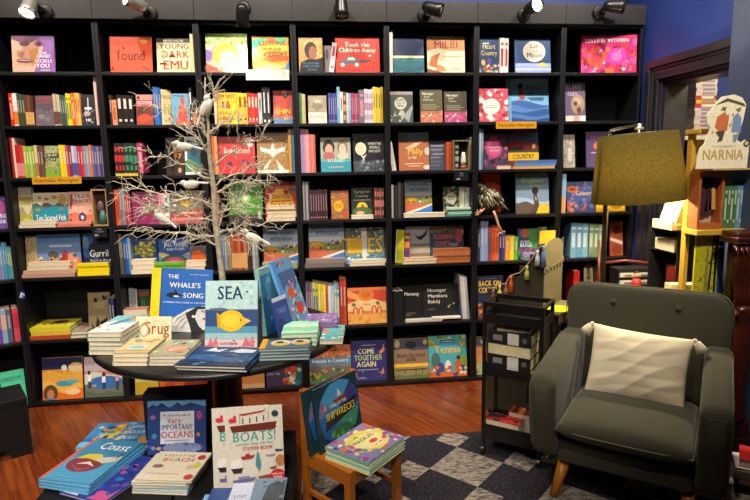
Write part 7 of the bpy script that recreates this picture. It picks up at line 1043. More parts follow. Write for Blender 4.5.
# ---- cardboard floor display behind the trolley
FA = Vector((2.935, -.5, 0)); fa = -42
fd = thing('cardboard_display', 'black and tan cardboard display stand with stepped side behind the trolley', 'display stand', (FA.x, FA.y, 0), R(fa))
SW, SD = .345, .34
m = MB(); m.prism([(0, .02), (0, .8), (.06, .8), (.06, .83), (.13, .83), (.13, .89), (.2, .89), (.2, .96), (.26, .96), (.26, 1.03), (.305, 1.03), (.305, 1.09), (SW, 1.1), (SW, .02)], 'y', 0, .005); m.build('stepped_side', mat('dark_olive_board', '3c382a', .7, .25, noise=.06, nscale=18), fd)
m = MB(); m.prism([(0, .02), (0, .8), (.11, .835), (.21, .97), (SW, 1.1), (SW, .02)], 'y', SD, SD + .005); m.build('rear_side', TANB, fd)
arch = [(.006, .02), (SD - .001, .02), (SD - .001, 1.04)] + [(.006 + (SD - .007) * (.5 + .5 * math.cos(a * math.pi / 12)), 1.04 + .07 * math.sin(a * math.pi / 12)) for a in range(1, 12)] + [(.006, 1.04)]
m = MB(); m.prism(arch, 'x', SW - .006, SW); m.build('arched_panel', TANB, fd)
m = MB(); m.box(SW + .001, SW + .1, .0, SD, .69, .7); m.box(SW + .095, SW + .1, .0, SD, .64, .689); m.build('shelf', TANB, fd)
m = MB()
cz = .93
pts = [(.006, cz), (SD, cz)]
poly = [(0, cz + .05), (0, cz)]
for i in range(6):
    a = i * SD / 6; poly += [(a, cz), (a + SD / 12, cz), (a + SD / 12, cz + .018), (a + SD / 6, cz + .018)]
poly += [(SD, cz + .05)]
m.prism(poly[1:], 'x', SW + .002, SW + .008); m.build('crenellated_strip', TANB, fd)
for vy in (.01, SD - .03):
    m = MB(); m.box(SW + .07, SW + .09, vy, vy + .02, 0, .639); m.build('leg', MATTEB, fd)
m = MB(); m.box(.01, SW - .007, .007, SD - .002, .0, .02); m.build('base', MATTEB, fd)
def on_fd(u, v, z): q = Matrix.Rotation(R(fa), 3, 'Z') @ Vector((u, v, 0)); return (FA.x + q.x, FA.y + q.y, z)
m = MB(); m.lathe([(0, 0), (.072, 0), (.074, .003), (.072, .006), (0, .006)], 40, 'd8e020'); o = m.build('yellow_disc', PRINT); o.location = on_fd(SW + .055, .1, .701); tag(o, 'bright yellow disc on the cardboard display shelf', 'disc')
q = on_fd(SW - .075, .27, 0); tag_card('gold_card', 'gold card sticking up above the tan arched cardboard display', 'card', q[0], q[1], .021, .1, 1.12, 'e0a828', [r(0, 0, 1, .1, 'c89020')])
# garland of tassels along the steps
cord = [on_fd(u, -.008, z_) for u, z_ in ((.03, .78), (.065, .825), (.12, .845), (.15, .895), (.21, .92), (.25, .97), (.29, 1.03), (.32, 1.08), (.35, 1.09))]
g = thing('tassel_garland', 'garland of cotton tassels draped down the stepped cardboard display', 'garland', cord[0])
def rel(q): return (q[0] - cord[0][0], q[1] - cord[0][1], q[2] - cord[0][2])
m = MB(); m.tube([rel(q) for q in cord], .004, 6, 'b8947c'); m.build('cord', TASSEL, g, smooth=True)
for u, z_, c, L in ((.045, .8, '8c6c64', .07), (.085, .83, 'd8c048', .05), (.155, .895, 'e06428', .1), (.125, .85, '9c7068', .07), (.25, .965, 'b8cc64', .08), (.31, 1.06, 'dcdce4', .09), (.345, 1.085, '6c94b8', .12)):
    q = rel(on_fd(u, -.014, z_)); m = MB(); m.lathe([(.006, 0), (.009, -.012), (.006, -.02), (.012, -.04), (.018, -L), (.0, -L)], 10, c, Matrix.Translation(q)); m.build('tassel', TASSEL, g, smooth=True)

# ---- armchair
ac = thing('armchair', 'olive charcoal fabric armchair with tapered honey wooden legs on the rug', 'armchair', (3.365, -1.39, RGZ), R(-38))
def rbox(x0, x1, y0, y1, z0, z1, mt, name, bev, seg=4, M=None, par=ac):
    m = MB(); m.box(x0, x1, y0, y1, z0, z1, M=M); o = m.build(name, mt, par, smooth=True, bevel=bev, bseg=seg); return o
rbox(-.272, .272, -.3, .25, .18, .305, FABRIC, 'seat_base', .025)
for s in (-1, 1):
    prof = [(-.2, .175), (-.285, .19), (-.335, .26), (-.365, .38), (-.39, .56), (-.375, .59), (-.33, .605), (-.1, .625), (.2, .665), (.3, .66), (.3, .175)]
    m = MB(); m.prism(prof, 'x', s * .332 - .058, s * .332 + .058); ao = m.build('arm', FABRIC, ac, smooth=True, bevel=.035, bseg=5)
    m = MB(); xo = s * .387
    m.tube([(xo, -.28, .21), (xo, -.325, .28), (xo, -.35, .38), (xo, -.372, .555), (xo, -.335, .592), (xo, -.1, .612), (xo, .2, .652)], .0035, 6); m.build('arm_piping', PIPING, ao, smooth=True)
# back: rounded panel, leaning
def rrect(w, z0, z1, rc, n=6):
    o = [(-w + .03, z0), (w - .03, z0)]
    for k in range(n + 1): a = k / n * math.pi / 2; o.append((w - rc + rc * math.cos(a), z1 - rc + rc * math.sin(a)))
    for k in range(n + 1): a = math.pi / 2 + k / n * math.pi / 2; o.append((-w + rc + rc * math.cos(a), z1 - rc + rc * math.sin(a)))
    return o
BM = Matrix.Translation((0, .2, .3)) @ Matrix.Rotation(R(-11), 4, 'X')
m = MB(); m.prism(rrect(.386, -.06, .622, .09), 'y', 0, .125, M=BM); bo = m.build('backrest', FABRIC, ac, smooth=True, bevel=.035, bseg=5)
m = MB(); rr = rrect(.383, -.06, .62, .09)[2:]; m.tube([BM @ Vector((x, .008, z)) for x, z in [(.383, .38)] + rr + [(-.383, .38)]], .0035, 6); m.build('backrest_piping', PIPING, bo, smooth=True)
for x, z in ((-.15, .53), (.15, .53), (-.15, .36), (.15, .36)):
    m = MB(); m.ball((0, 0, 0), .015, .008, .015, M=BM @ Matrix.Translation((x, -.004, z))); m.build('button', FABRIC, bo, smooth=True)
# seat cushion
def cushion_mesh(w, d, th, dome, M, nx=20, ny=20, pw=4, wr=0, seed=1, ears=0):
    rg2 = random.Random(seed); ph = [rg2.uniform(0, 6) for _ in range(6)]; vs = []; fs = []
    for sgn in (1, -1):
        for j in range(ny + 1):
            for i in range(nx + 1):
                u, v = i / nx * 2 - 1, j / ny * 2 - 1
                k = max(0, (1 - abs(u) ** pw)) ** .5 * max(0, (1 - abs(v) ** pw)) ** .5
                h = th * (k * (1 - dome) + dome * k * (1 - .5 * (u * u + v * v)))
                if wr: h += wr * k * (math.sin(5 * u + 4 * v + ph[0]) * .4 - 1.1 * abs(math.sin(4 * u - 6 * v + ph[1] + math.sin(3 * u))) ** .6 + .6 * abs(math.sin(9 * v - 3 * u + ph[2] + 1.4 * math.sin(2 * u + v))) ** .5)
                e_ = 1 + ears * (u * u * v * v) - ears * .7 * (1 - u * u) * abs(v) ** 3 * .6
                e2 = 1 + ears * (u * u * v * v) - ears * .7 * (1 - v * v) * abs(u) ** 3 * .6
                vs.append(M @ Vector((u * w / 2 * e2, v * d / 2 * e_, sgn * h)))
    n = (nx + 1) * (ny + 1)
    for sgn in (0, 1):
        for j in range(ny):
            for i in range(nx):
                a = sgn * n + j * (nx + 1) + i; f = (a, a + 1, a + nx + 2, a + nx + 1); fs.append(f if sgn == 0 else f[::-1])
    return vs, fs
m = MB(); m.mesh_(*cushion_mesh(.54, .57, .066, .35, Matrix.Translation((0, -.1, .372)), pw=8), 'ffffff'); so = m.build('seat_cushion', FABRIC, ac, smooth=True, weld=True)
m = MB(); m.tube([(-.267, .12, .372), (-.27, -.1, .372), (-.266, -.376, .372), (-.1, -.3855, .372), (.1, -.3855, .372), (.266, -.376, .372), (.27, -.1, .372), (.267, .12, .372)], .005, 6); m.build('cushion_piping', PIPING, so, smooth=True)
for sx, sy in ((-1, -1), (1, -1), (-1, 1), (1, 1)):
    m = MB(); m.tube([(sx * .25, sy * .22 - .02, .172), (sx * .285, sy * .27 - .02, .005)], [.029, .017], 14); m.build('leg', OAK, ac, smooth=True)
# pillow on the armchair
PM = Matrix.Translation((-.0, .085, .6)) @ Matrix.Rotation(R(72), 4, 'X') @ Matrix.Rotation(R(-2), 4, 'Z')
q = Matrix.Translation((3.365, -1.39, RGZ)) @ Matrix.Rotation(R(-38), 4, 'Z')
pl = thing('cushion', 'cream cotton cushion with corner tassels on the armchair', 'cushion', q @ Vector((.0, .085, .56)), R(-38))
PM = Matrix.Rotation(R(71), 4, 'X') @ Matrix.Rotation(R(-2.5), 4, 'Z')
m = MB(); m.mesh_(*cushion_mesh(.43, .34, .062, .5, PM, 60, 50, pw=3.4, wr=.0045, seed=4, ears=.035), 'ffffff'); m.build('cushion_cover', CUSH, pl, smooth=True, weld=True)
for sx in (-1, 1):
    a = PM @ Vector((sx * .222, .172, 0)); Mt = Matrix.Translation(a + Vector((sx * .006, -.014, .004))) @ Matrix.Rotation(R(-sx * 32), 4, 'Y')
    m = MB(); m.lathe([(.005, .01), (.01, .004), (.009, -.004), (.017, -.014), (.023, -.034), (.027, -.056), (.02, -.058), (.0, -.05)], 22, M=Mt)
    for k in range(16): q_ = k * math.pi / 8; m.tube([Mt @ Vector((.012 * math.cos(q_), .012 * math.sin(q_), -.01)), Mt @ Vector((.026 * math.cos(q_), .026 * math.sin(q_), -.058))], .0035, 5)
    m.build('tassel', CUSH, pl, smooth=True)

# ---- floor lamp
LX, LY = 3.515, -.79
fl = thing('floor_lamp', 'floor lamp with tilted olive linen shade behind the armchair', 'floor lamp', (LX, LY, RGZ))
m = MB(); m.lathe([(.13, 0), (.13, .012), (.12, .02), (.02, .024)], 32); m.build('base', BRASS, fl, smooth=True)
m = MB(); m.tube([(0, 0, .02), (0, 0, 1.69), (.006, 0, 1.708), (.03, 0, 1.716), (.19, 0, 1.742)], [.016, .014, .009, .008, .007], 12); m.build('pole', BRASS, fl, smooth=True)
m = MB(); m.lathe([(.012, 0), (.012, -.015), (.026, -.02), (.026, -.03), (.006, -.032), (.006, -.1)], 16, M=Matrix.Translation((.172, 0, 1.745))); m.build('finial', SATINM, fl, smooth=True)
SMx = Matrix.Translation((.178, 0, 1.51)) @ Matrix.Rotation(R(-4.5), 4, 'Y')
m = MB(); m.lathe([(.252, -.185), (.202, .185), (.2002, .185), (.2502, -.185), (.252, -.185)], 56, M=SMx, cap=False); m.build('lamp_shade', shade_mat(), fl, smooth=True)
m = MB()
for k in range(3): a = k * 2.0944; m.tube([(0, 0, .185), (.2 * math.cos(a), .2 * math.sin(a), .182)], .003, 6, M=SMx)
m.build('shade_spider', SATINM, fl)
m = MB(); m.ball((.178, 0, 1.52), .032, .032, .04); m.build('bulb', BULB, fl, smooth=True)

# ---- right hand corner: wooden chair, organiser, cardboard stand
wc = thing('wooden_chair', 'red brown wooden chair behind the armchair, only its back showing', 'chair', (3.94, -.36, 0), R(-20))
for sx, ht in ((-1, 1.02), (1, .95)):
    m = MB(); m.tube([(sx * .16, .11, 0), (sx * .158, .115, .45), (sx * .165, .14, .75), (sx * .175, .17, ht)], [.014, .016, .014, .008], 10); m.build('back_post', REDW, wc, smooth=True)
    m = MB(); m.tube([(sx * .15, -.13, 0), (sx * .15, -.13, .43)], [.012, .016], 10); m.build('leg', REDW, wc, smooth=True)
m = MB(); m.box(-.175, .175, -.15, .09, .431, .455); m.build('seat', REDW, wc, bevel=.006)
m = MB(); m.tube([(-.165, .135, .865), (0, .15, .885), (.165, .135, .87)], .012, 10); m.build('crest_rail', REDW, wc, smooth=True)
m = MB(); m.tube([(-.16, .125, .6), (.16, .125, .6)], .01, 8); m.build('back_rail', REDW, wc, smooth=True)
og = thing('drawer_organiser', 'black organiser with white labelled slots standing on the wooden chair', 'organiser', (3.935, -.38, .456), R(-4))
m = MB(); m.box(-.115, .115, -.06, .06, 0, .415, '202022'); m.build('case', PRINT, og, bevel=.002)
for c_ in range(2):
    for k in range(8):
        m = MB(); m.box(-.105 + c_ * .108, -.003 + c_ * .108, -.066, -.061, .02 + k * .049, .048 + k * .049, 'c8c4b4'); do = m.build('drawer_front', PRINT, og); m = MB(); m.box(-.075 + c_ * .108, -.03 + c_ * .108, -.068, -.0665, .026 + k * .049, .036 + k * .049, '6c6858'); m.build('label', PRINT, do)
fg = thing('figurine', 'tiny red figurine in front of the white labelled organiser', 'figurine', (3.92, -.47, .456), 0)
m = MB(); m.lathe([(0, 0), (.034, 0), (.032, .25), (.03, .3), (.034, .33), (.02, .36), (0, .362)], 14, 'b03430'); m.build('body', PRINT, fg, smooth=True)
m = MB(); m.ball((0, 0, .38), .02, .02, .022, c='c89878'); m.build('head', PRINT, fg, smooth=True)
m = MB(); m.ball((0, .004, .396), .018, .018, .012, c='2c2020'); m.build('hair', PRINT, fg, smooth=True)
# small dark shelf unit with pale cardboard slope
su = thing('side_shelf', 'dark narrow shelf unit by the doorway under the pale cardboard slope', 'shelf', (4.05, -.735, 0))
for sy in (-1, 1):
    m = MB(); m.box(-.14, .14, sy * .13 - .008, sy * .13 + .008, 0, 1.17); m.build('side_panel', MATTEB, su)
for z in (.1, .78, 1.04, 1.165):
    m = MB(); m.box(-.139, .139, -.121, .121, z - .012, z); m.build('shelf', MATTEB, su)
cs = thing('cardboard_slope', 'pale cardboard book slope with a front lip on the dark shelf unit', 'cardboard stand', (4.02, -.77, 1.172))
# slope rises towards the wall (+x), lip on the room side
m = MB(); m.prism([(-.155, 0), (-.155, .035), (-.14, .03), (-.055, .29), (.03, .29), (.1, 0)], 'y', -.1, .05); m.build('slope', CREAMC, cs, bevel=.002)
m = MB(); m.box(-.17, -.157, -.12, .06, .0, .05); m.build('front_lip', CREAMC, cs, bevel=.002)
m = MB(); m.box(-.155, .1, -.112, -.102, 0, .03); m.build('side_lip', CREAMC, cs)
m = MB(); m.box(-.055, .02, -.095, -.01, .271, .283, 'e4e0d8'); o = m.build('white_tray', PRINT); o.location = (4.03, -.77, 1.173); tag(o, 'small white tray on top of the pale cardboard slope', 'tray')
m = MB(); m.box(-.004, .004, -.03, .03, 0, .09, 'e8e8e8'); o = m.build('white_card', PRINT); o.location = (4.03, -.82, 1.458); tag(o, 'white card standing upright on the white tray', 'card')
m = MB(); m.box(-.12, .1, -.09, .09, 0, .06, 'b0a894'); m.box(-.12, .1, -.09, .09, .0605, .065, 'c8c0ac'); o = m.build('white_box', PRINT); o.location = (4.02, -.76, 1.041); tag(o, 'flat off-white box beneath the pale cardboard slope', 'box')
for k in range(4):
    shelf_book('shelved_book', ['nearest', 'second', 'third', 'farthest'][k] + ' dark red upright book in the narrow unit by the doorway', 'dark red books by the doorway', 0, 3.99 + .01 * k, -.835 + k * .032, .781, (0, 0, R(0)), .13, .17, .028, ['7c2420', '8c2c24'][k % 2], '70201c', [r(.1, .7, .8, .1, 'c89080')])
stack(names(3, 'cream paper booklets piled behind the armchair, left of the painted panel'), 3.92, -.945, .84, .17, .07, .012, -6, ['e4d4a4', 'dcc890'], [], group='cream paper booklets', pagec='ecdca8')
m = MB(); m.box(-.1, .1, -.035, .035, 0, .828); o = m.build('paper_plinth', MATTEB); o.location = (3.92, -.908, .0005); tag(o, 'dark plinth under the cream paper booklets', 'plinth')

# yellow display cabinet with the painted panel
yd = thing('display_cabinet', 'yellow pine display cabinet with a painted green panel behind the armchair', 'display cabinet', (3.858, -1.06, 0))
m = MB(); m.box(0, .022, .062, .1, .0, 1.685); m.build('side_panel', YELW, yd, bevel=.002)
m = MB(); m.box(.0235, .258, .082, .098, 1.2, 1.66); m.build('back_panel', CARD, yd)
m = MB(); m.box(-.016, .258, -.045, .08, 1.17, 1.198); m.build('shelf', YELW, yd, bevel=.003)
m = MB(); m.box(-.012, .1, -.01, .108, 1.686, 1.71); m.build('top_cap', YELW, yd, bevel=.003)
m = MB(); m.box(.023, .155, .01, .02, .0, 1.169, 'bcb626')
P2 = [sc(46, ['2c2c18', '1c1c14', '4c4c1c', '747428'], 5, .3, .55, 1, 1, .05), sc(40, ['34341c', '5c5c20', '8c8c28'], 8, .0, .72, .9, .95, .03), pg('8c8444', (.42, .7), (.5, .95), (.56, .95), (.62, .72)), pg('2c2818', (.6, .7), (.72, 1), (.8, 1), (.7, .7)), pg('24220f', (.86, .65), (.82, 1), (.95, 1), (.95, .65)), sc(30, ['3c3c1c', '1f1f12', 'b8b43c'], 13, .05, .66, .95, .85, .035)]
for pl_, c_, k in art(P2, .132, 1.169): m.face([(.023 + u * .132, .01 - .0003 * (k + 1), v * 1.169) for u, v in pl_], c_)
m.build('painted_panel', PRINT, yd)
m = MB(); m.box(.156, .19, .012, .02, 0, 1.169, '26406c'); m.build('blue_panel', PRINT, yd)
wb = thing('wooden_wardrobe_box', 'small open fronted wooden box with tiny coats inside, on the yellow cabinet', 'box', (3.925, -1.075, 1.199))
for x0, x1, z0, z1 in ((-.07, -.057, 0, .3), (.057, .07, 0, .3), (-.0565, .0565, 0, .03), (-.0565, .0565, .27, .3)):
    m = MB(); m.box(x0, x1, -.005, .07, z0, z1); m.build('frame', REDW if x0 < -1 else mat('orange_brown_ply', 'a85c2c', .5, .4, noise=.12, nscale=18), wb, bevel=.002)
m = MB(); m.box(-.0565, .0565, .062, .07, .031, .269, '2c4468'); m.face([(-.056, .0615, .031), (.056, .0615, .031), (.056, .0615, .1), (-.056, .0615, .08)], 'b8b09c'); m.build('back', PRINT, wb)
for x, c_, w_2, z0 in ((-.025, '4c2434', .03, .08), (.01, '3c2030', .02, .09), (.032, 'c89848', .018, .1)):
    m = MB(); m.prism([(x - w_2, z0), (x + w_2, z0), (x + w_2 * .6, .2), (x, .215), (x - w_2 * .6, .2)], 'y', .025, .045, c_); m.build('tiny_coat', PRINT, wb)
for k in range(7):
    shelf_book('shelved_book', ['leftmost', 'second from left', 'third from left', 'fourth from left', 'third from right', 'second from right', 'rightmost'][k] + ' slim ' + ('green' if k < 5 else 'blue') + ' spine in the set on the yellow cabinet', 'slim matching spines on the yellow cabinet', 0, 4.002 + k * .0175 + .0165, -1.0, 1.199, (0, 0, R(90)), .11, .225, .0165, ['4c7c54', '487850'][k % 2] if k < 5 else '6c98b8', '44704c' if k < 5 else '5c8cb0', [], 2 if k % 2 else 4, 'b8c8a0')
# cut-out sign
sg = thing('cutout_sign', 'cream cut-out sign with gold lettering standing above the yellow cabinet', 'sign', (3.927, -1.13, 1.511))
OUT = [(-.135, 0), (.14, 0), (.145, .12), (.12, .14), (.1, .125), (.075, .14), (.088, .19), (.1, .24), (.11, .31), (.085, .345), (.04, .36), (-.02, .35), (-.06, .31), (-.075, .285), (-.1, .26), (-.09, .22), (-.07, .2), (-.085, .16), (-.1, .12), (-.12, .1), (-.13, .06)]
m = MB(); m.prism(OUT, 'y', 0, .006, 'f2e8c8')
def flatart(ops, x0, w, z0, h):
    for pl_, c_, k in art(ops, w, h): m.face([(x0 + u * w, -.0003 * (k + 1), z0 + v * h) for u, v in pl_], c_)
flatart([tx('NARNIA', .5, .12, .14, 'c4a050', .8), tx('THE CHRONICLES OF', .5, .29, .025, 'c8b070', .6), pg('cc7444', (.3, .56), (.33, .7), (.46, .76), (.56, .7), (.54, .52), (.4, .5)), pg('7c94b8', (.62, .5), (.64, .7), (.72, .76), (.8, .68), (.8, .48)), pg('54483c', (.32, .5), (.5, .52), (.46, .38), (.36, .36), (.4, .42)), pg('a8896c', (.56, .58), (.62, .64), (.6, .56)), pg('8494b0', (.66, .46), (.76, .46), (.72, .36), (.67, .36)), pg('5c5440', (.28, .86), (.5, .95), (.82, .88), (.86, .84), (.52, .91)), pg('7c6a4c', (.38, .8), (.5, .84), (.48, .78)), pg('8c7a54', (.66, .8), (.78, .83), (.76, .77)), e(.93, .34, .06, .045, '54483c'), e(.93, .34, .035, .026, 'd8c8a0'), sc(10, ['a87c48', '8c9c6c'], 5, .25, .4, .85, .85, .02)], -.135, .28, 0, .36)
m.build('board', PRINT, sg)
m = MB(); m.box(-.03, .03, .007, .05, 0, .006); m.build('foot', CREAMC, sg)
m = MB(); m.box(.0235, .258, -.075, .08, 1.502, 1.51); m.build('upper_shelf', CARD, yd)

# carved dark wood newel
nw = thing('carved_post', 'carved dark mahogany post with scrolled top right of the armchair', 'carved post', (4.05, -1.19, 0))
m = MB(); m.box(-.07, .06, -.065, .055, 0, .12); m.box(-.065, .055, -.055, .05, .12, .2); m.build('plinth', DARKW, nw, bevel=.006)
m = MB(); m.lathe([(.055, .2), (.064, .23), (.05, .27), (.046, .36), (.056, .5), (.06, .6), (.05, .7), (.04, .75), (.06, .78), (.05, .82)], 28); m.build('turned_shaft', DARKW, nw, smooth=True)
m = MB()
for k in range(-3, 3):
    m.tube([(k * .015, -.01, .81), (k * .018, -.03, .84), (k * .019, -.035, .89), (k * .022, -.03, .95), (k * .026 - .006, -.05, 1.01), (k * .027 - .01, -.062, 1.07), (k * .027 - .01, -.055, 1.12), (k * .026 - .008, -.03, 1.14)], [.01, .012, .013, .013, .016, .018, .016, .012], 8)
m.box(-.06, .05, -.02, .05, .82, 1.14); m.build('acanthus_scroll', DARKW, nw, smooth=True)
m = MB(); m.box(-.1, .06, -.07, .06, 1.142, 1.158); m.box(-.106, .06, -.075, .06, 1.16, 1.178); m.box(-.095, .06, -.062, .06, 1.18, 1.2); m.build('capital', DARKW, nw, bevel=.004)
m = MB(); m.ball((-.01, -.035, .8), .04, .024, .024); m.ball((-.05, -.025, .78), .026, .024, .02); m.ball((.03, -.025, .78), .026, .024, .02); m.build('carved_leaf', DARKW, nw, smooth=True)

# pile low at the right edge
ST = (3.897, -1.6)
m = MB(); m.box(-.115, .115, .005, .17, 0, .045); o = m.build('low_board', MATTEB, bevel=.003); o.location = (ST[0], ST[1], RGZ); o.rotation_euler = (0, 0, R(-38)); tag(o, 'low dark board under the red and white books at right edge', 'board')
zz = .046 + RGZ
for lab, th, c_, dx, rz_ in (('bottom red book in the pile at the lower right edge', .028, 'b82838', .006, -36), ('white booklet second from bottom in the lower right pile', .045, 'dcd8cc', -.006, -40), ('thin white booklet second from top in the lower right pile', .016, 'e4e0d8', -.014, -32), ('topmost bright red book in the pile at lower right edge', .034, 'c82c2c', .004, -37)):
    stack([lab], ST[0] + dx, ST[1], zz, .21, .16, th, rz_, [c_], [], pagec='e8e2d4'); zz += th + .0005

# things in the side room seen through the doorway
sr = thing('side_room_bookcase', 'dark bookcase seen through the doorway with a pale shelf', 'bookcase', (4.57, .05, 0))
m = MB(); m.box(-.24, -.22, -.1, .22, 0, 2.3); m.build('side_panel', MATTEB, sr)
m = MB(); m.box(.2, .22, -.1, .22, 0, 1.7); m.build('side_panel', MATTEB, sr)
m = MB(); m.box(-.219, .2, .2, .215, 0, 2.3); m.build('back_panel', MATTEB, sr)
m = MB(); m.box(-.219, .199, -.11, .198, 1.692, 1.72); m.build('shelf', WHITEP, sr)
m = MB(); m.box(-.219, .199, -.1, .198, 1.2, 1.22); m.build('shelf', MATTEB, sr)
GB = ['d8d0c4', 'c8ccd0', 'd0b8b4', 'd8d8d8', 'c4bcc8', 'd8c8c0', 'ccd0d8', 'c02430', 'd8b028', 'b82430', 'd4c8c0', 'c8c0c8', 'd0c4bc', 'd8d4cc']
zz = 1.721
for k, c_ in enumerate(GB):
    o_ = ['bottom', 'second from bottom', 'third from bottom', 'fourth from bottom', 'fifth from bottom', 'sixth from bottom', 'seventh from bottom', 'seventh from top', 'sixth from top', 'fifth from top', 'fourth from top', 'third from top', 'second from top', 'topmost'][k]
    stack([o_ + ' flat book in the tall stack seen through the doorway'], 4.61 + (k % 3 - 1) * .003, -.06, zz, .15, .2, .0265, 0, [c_], [], edge='s', group='books stacked beyond the doorway', spops=[r(.2, .1, .6, .6, 'f0e8e0' if k in (7, 9) else '8c8490')]); zz += .027

# ---- floor crate at the left edge
cr = thing('step_crate', 'low black wooden crate on the floor at the left edge', 'crate', (.297, -.641, 0), R(33))
m = MB(); m.box(-.5, 0, 0, .26, .3, .33); m.build('top', MATTEB, cr, bevel=.003)
for x0 in (-.5, -.02):
    m = MB(); m.box(x0, x0 + .02, .001, .259, 0, .299); m.build('side_panel', MATTEB, cr)
m = MB(); m.prism([(-.479, .299), (-.021, .299), (-.021, .0), (-.1, .0), (-.12, .06), (-.38, .06), (-.4, 0), (-.479, 0)], 'y', .004, .02); m.build('front_panel', MATTEB, cr)
o = tag_card('corner_sticker', 'small blue and white sticker on the side of the corner bookcase', 'sticker', .012, -.004, .752, .032, .05, '1c3c7c', [pg('e8ecf0', (0, .2), (.4, .9), (1, .6), (.7, .2)), pg('3c68b0', (.3, .3), (.7, .7), (.9, .2))], .001)
o.location = (.0125, -.0025, .74)

# ---- house shaped box and mini cabinet on the shelves, toy bird
hb = thing('house_box', 'small wooden house shaped box with teal figure on the fourth shelf', 'box', HB, 0)
hw, hh = .047, .235
for x0, x1, z0, z1 in ((-hw, -hw + .008, 0, hh), (hw - .008, hw, 0, hh), (-hw + .0085, hw - .0085, 0, .008), (-hw + .0085, hw - .0085, hh - .008, hh)):
    m = MB(); m.box(x0, x1, 0, .06, z0, z1); m.build('frame', mat('pale_ply', 'b88c58', .55, .3, noise=.1, nscale=20), hb)
m = MB(); m.box(-hw + .0085, hw - .0085, .052, .06, .009, hh - .009, '3c2c28'); m.build('back', PRINT, hb)
m = MB(); m.tube([(-hw, .03, hh), (0, .03, hh + .028), (hw, .03, hh)], .004, 6, '50463a'); m.build('roof_wire', PRINT, hb)
m = MB(); m.ball((-.005, .03, .12), .022, .014, .04, c='6c4c50'); m.lathe([(.028, 0), (.024, .05), (.012, .09)], 12, '3c6c68', Matrix.Translation((.005, .03, .01))); m.ball((.02, .03, .06), .012, .012, .016, c='5c8c90'); m.build('figure', PRINT, hb, smooth=True)
mc = thing('mini_cabinet', 'small wooden framed cabinet of dark tins with a white figure, third shelf', 'cabinet', MCB, 0)
mw, mh = .058, .2
for x0, x1, z0, z1 in ((-mw, -mw + .008, 0, mh), (mw - .008, mw, 0, mh), (-mw + .0085, mw - .0085, 0, .008), (-mw + .0085, mw - .0085, mh - .008, mh)):
    m = MB(); m.box(x0, x1, 0, .07, z0, z1); m.build('frame', mat('olive_ply', '7c7450', .55, .3, noise=.1, nscale=20), mc)
m = MB(); m.box(-mw + .0085, mw - .0085, .06, .07, .009, mh - .009, '1c1818'); m.build('back', PRINT, mc)
for k in range(4):
    m = MB(); m.box(-.042, -.012, .02, .055, .012 + k * .044, .05 + k * .044, ['4c4440', '8c8478', '3c3434', '6c6058'][k]); m.box(-.036, -.018, .0185, .0198, .02 + k * .044, .04 + k * .044, 'a8a094'); m.build('tin', PRINT, mc)
m = MB(); m.lathe([(.016, 0), (.02, .03), (.015, .07), (.01, .09)], 12, 'dcdcc8', Matrix.Translation((.022, .03, .03))); m.lathe([(.024, 0), (.022, .02)], 12, 'a84c28', Matrix.Translation((.022, .03, .009))); m.build('white_figure', PRINT, mc, smooth=True)

tb = thing('toy_bird', 'mottled feathered toy bird sitting on the shelf edge with dangling pale feet', 'toy bird', TBP, 0)
rg3 = random.Random(5)
m = MB(); m.ball((0, .06, .1), .085, .06, .085, 16, 10, '5c5844')
m.ball((-.045, .05, .165), .036, .034, .045, 12, 8, '524e3c'); m.ball((-.068, .045, .2), .022, .021, .022, 10, 7, '4c4836')
for k in range(240):
    a, b = rg3.uniform(0, 6.28), rg3.uniform(-.2, 1.1); q = Vector((.085 * math.cos(a) * math.cos(b), .06 + .06 * math.sin(a) * math.cos(b), .1 + .085 * math.sin(b)))
    d_ = Vector((q.x * .22 + .012, (q.y - .06) * .3, -.028)); m.tube([q, q + d_ * .7, q + d_ + Vector((0, 0, -.012))], [.005, .0055, .0012], 4, ['8c8868', '3c3a2c', 'c8c0a0', '6c6850', '2c2a22'][k % 5])
for k in range(70):
    a, b = rg3.uniform(0, 6.28), rg3.uniform(-.8, 1.2); q = Vector((-.05 + .04 * math.cos(a) * math.cos(b), .05 + .036 * math.sin(a) * math.cos(b), .165 + .045 * math.sin(b)))
    m.tube([q, q + Vector((rg3.uniform(-.012, .012), rg3.uniform(-.01, .01), -.014)), q + Vector((rg3.uniform(-.02, .02), rg3.uniform(-.01, .01), -.03))], [.003, .0035, .0008], 4, ['8c8868', 'c8c0a0', '3c3a2c', '6c6850'][k % 4])
m.build('body', FEATH, tb, smooth=True)
m = MB()
for k in range(7): m.tube([(.05, .06, .1), (.1 + k * .004, .06 + (k - 3) * .012, .06), (.135 + k * .003, .055 + (k - 3) * .014, .03)], [.01, .009, .002], 6, ['6c6850', '3c3a2c', '8c8868'][k % 3])
m.build('tail', FEATH, tb, smooth=True)
m = MB(); m.lathe([(.011, 0), (.007, .02), (0, .045)], 8, '2c2822', Matrix.Translation((-.082, .035, .2)) @ Matrix.Rotation(R(-100), 4, 'Y')); m.build('beak', TASSEL, tb)
SKIN = 'd8a880'
m = MB(); m.tube([(-.04, .02, .045), (-.075, -.012, .03), (-.09, -.02, .012)], .007, 6, SKIN)
for dx, dz in ((-.03, .012), (-.018, .03), (.006, .036), (-.03, -.006)): m.tube([(-.088, -.02, .014), (-.088 + dx, -.024, .014 + dz)], [.006, .003], 5, SKIN)
m.build('foot', TASSEL, tb, smooth=True)
m = MB(); m.tube([(.02, .0, .03), (.028, -.014, 0), (.05, -.018, -.07), (.075, -.02, -.115)], [.009, .008, .008, .008], 6, SKIN)
for dx, dz in ((-.03, -.022), (.024, .0), (.0, -.02)): m.tube([(.073, -.02, -.113), (.073 + dx, -.024, -.113 + dz)], [.006, .004], 5, SKIN)
m.build('leg', TASSEL, tb, smooth=True)


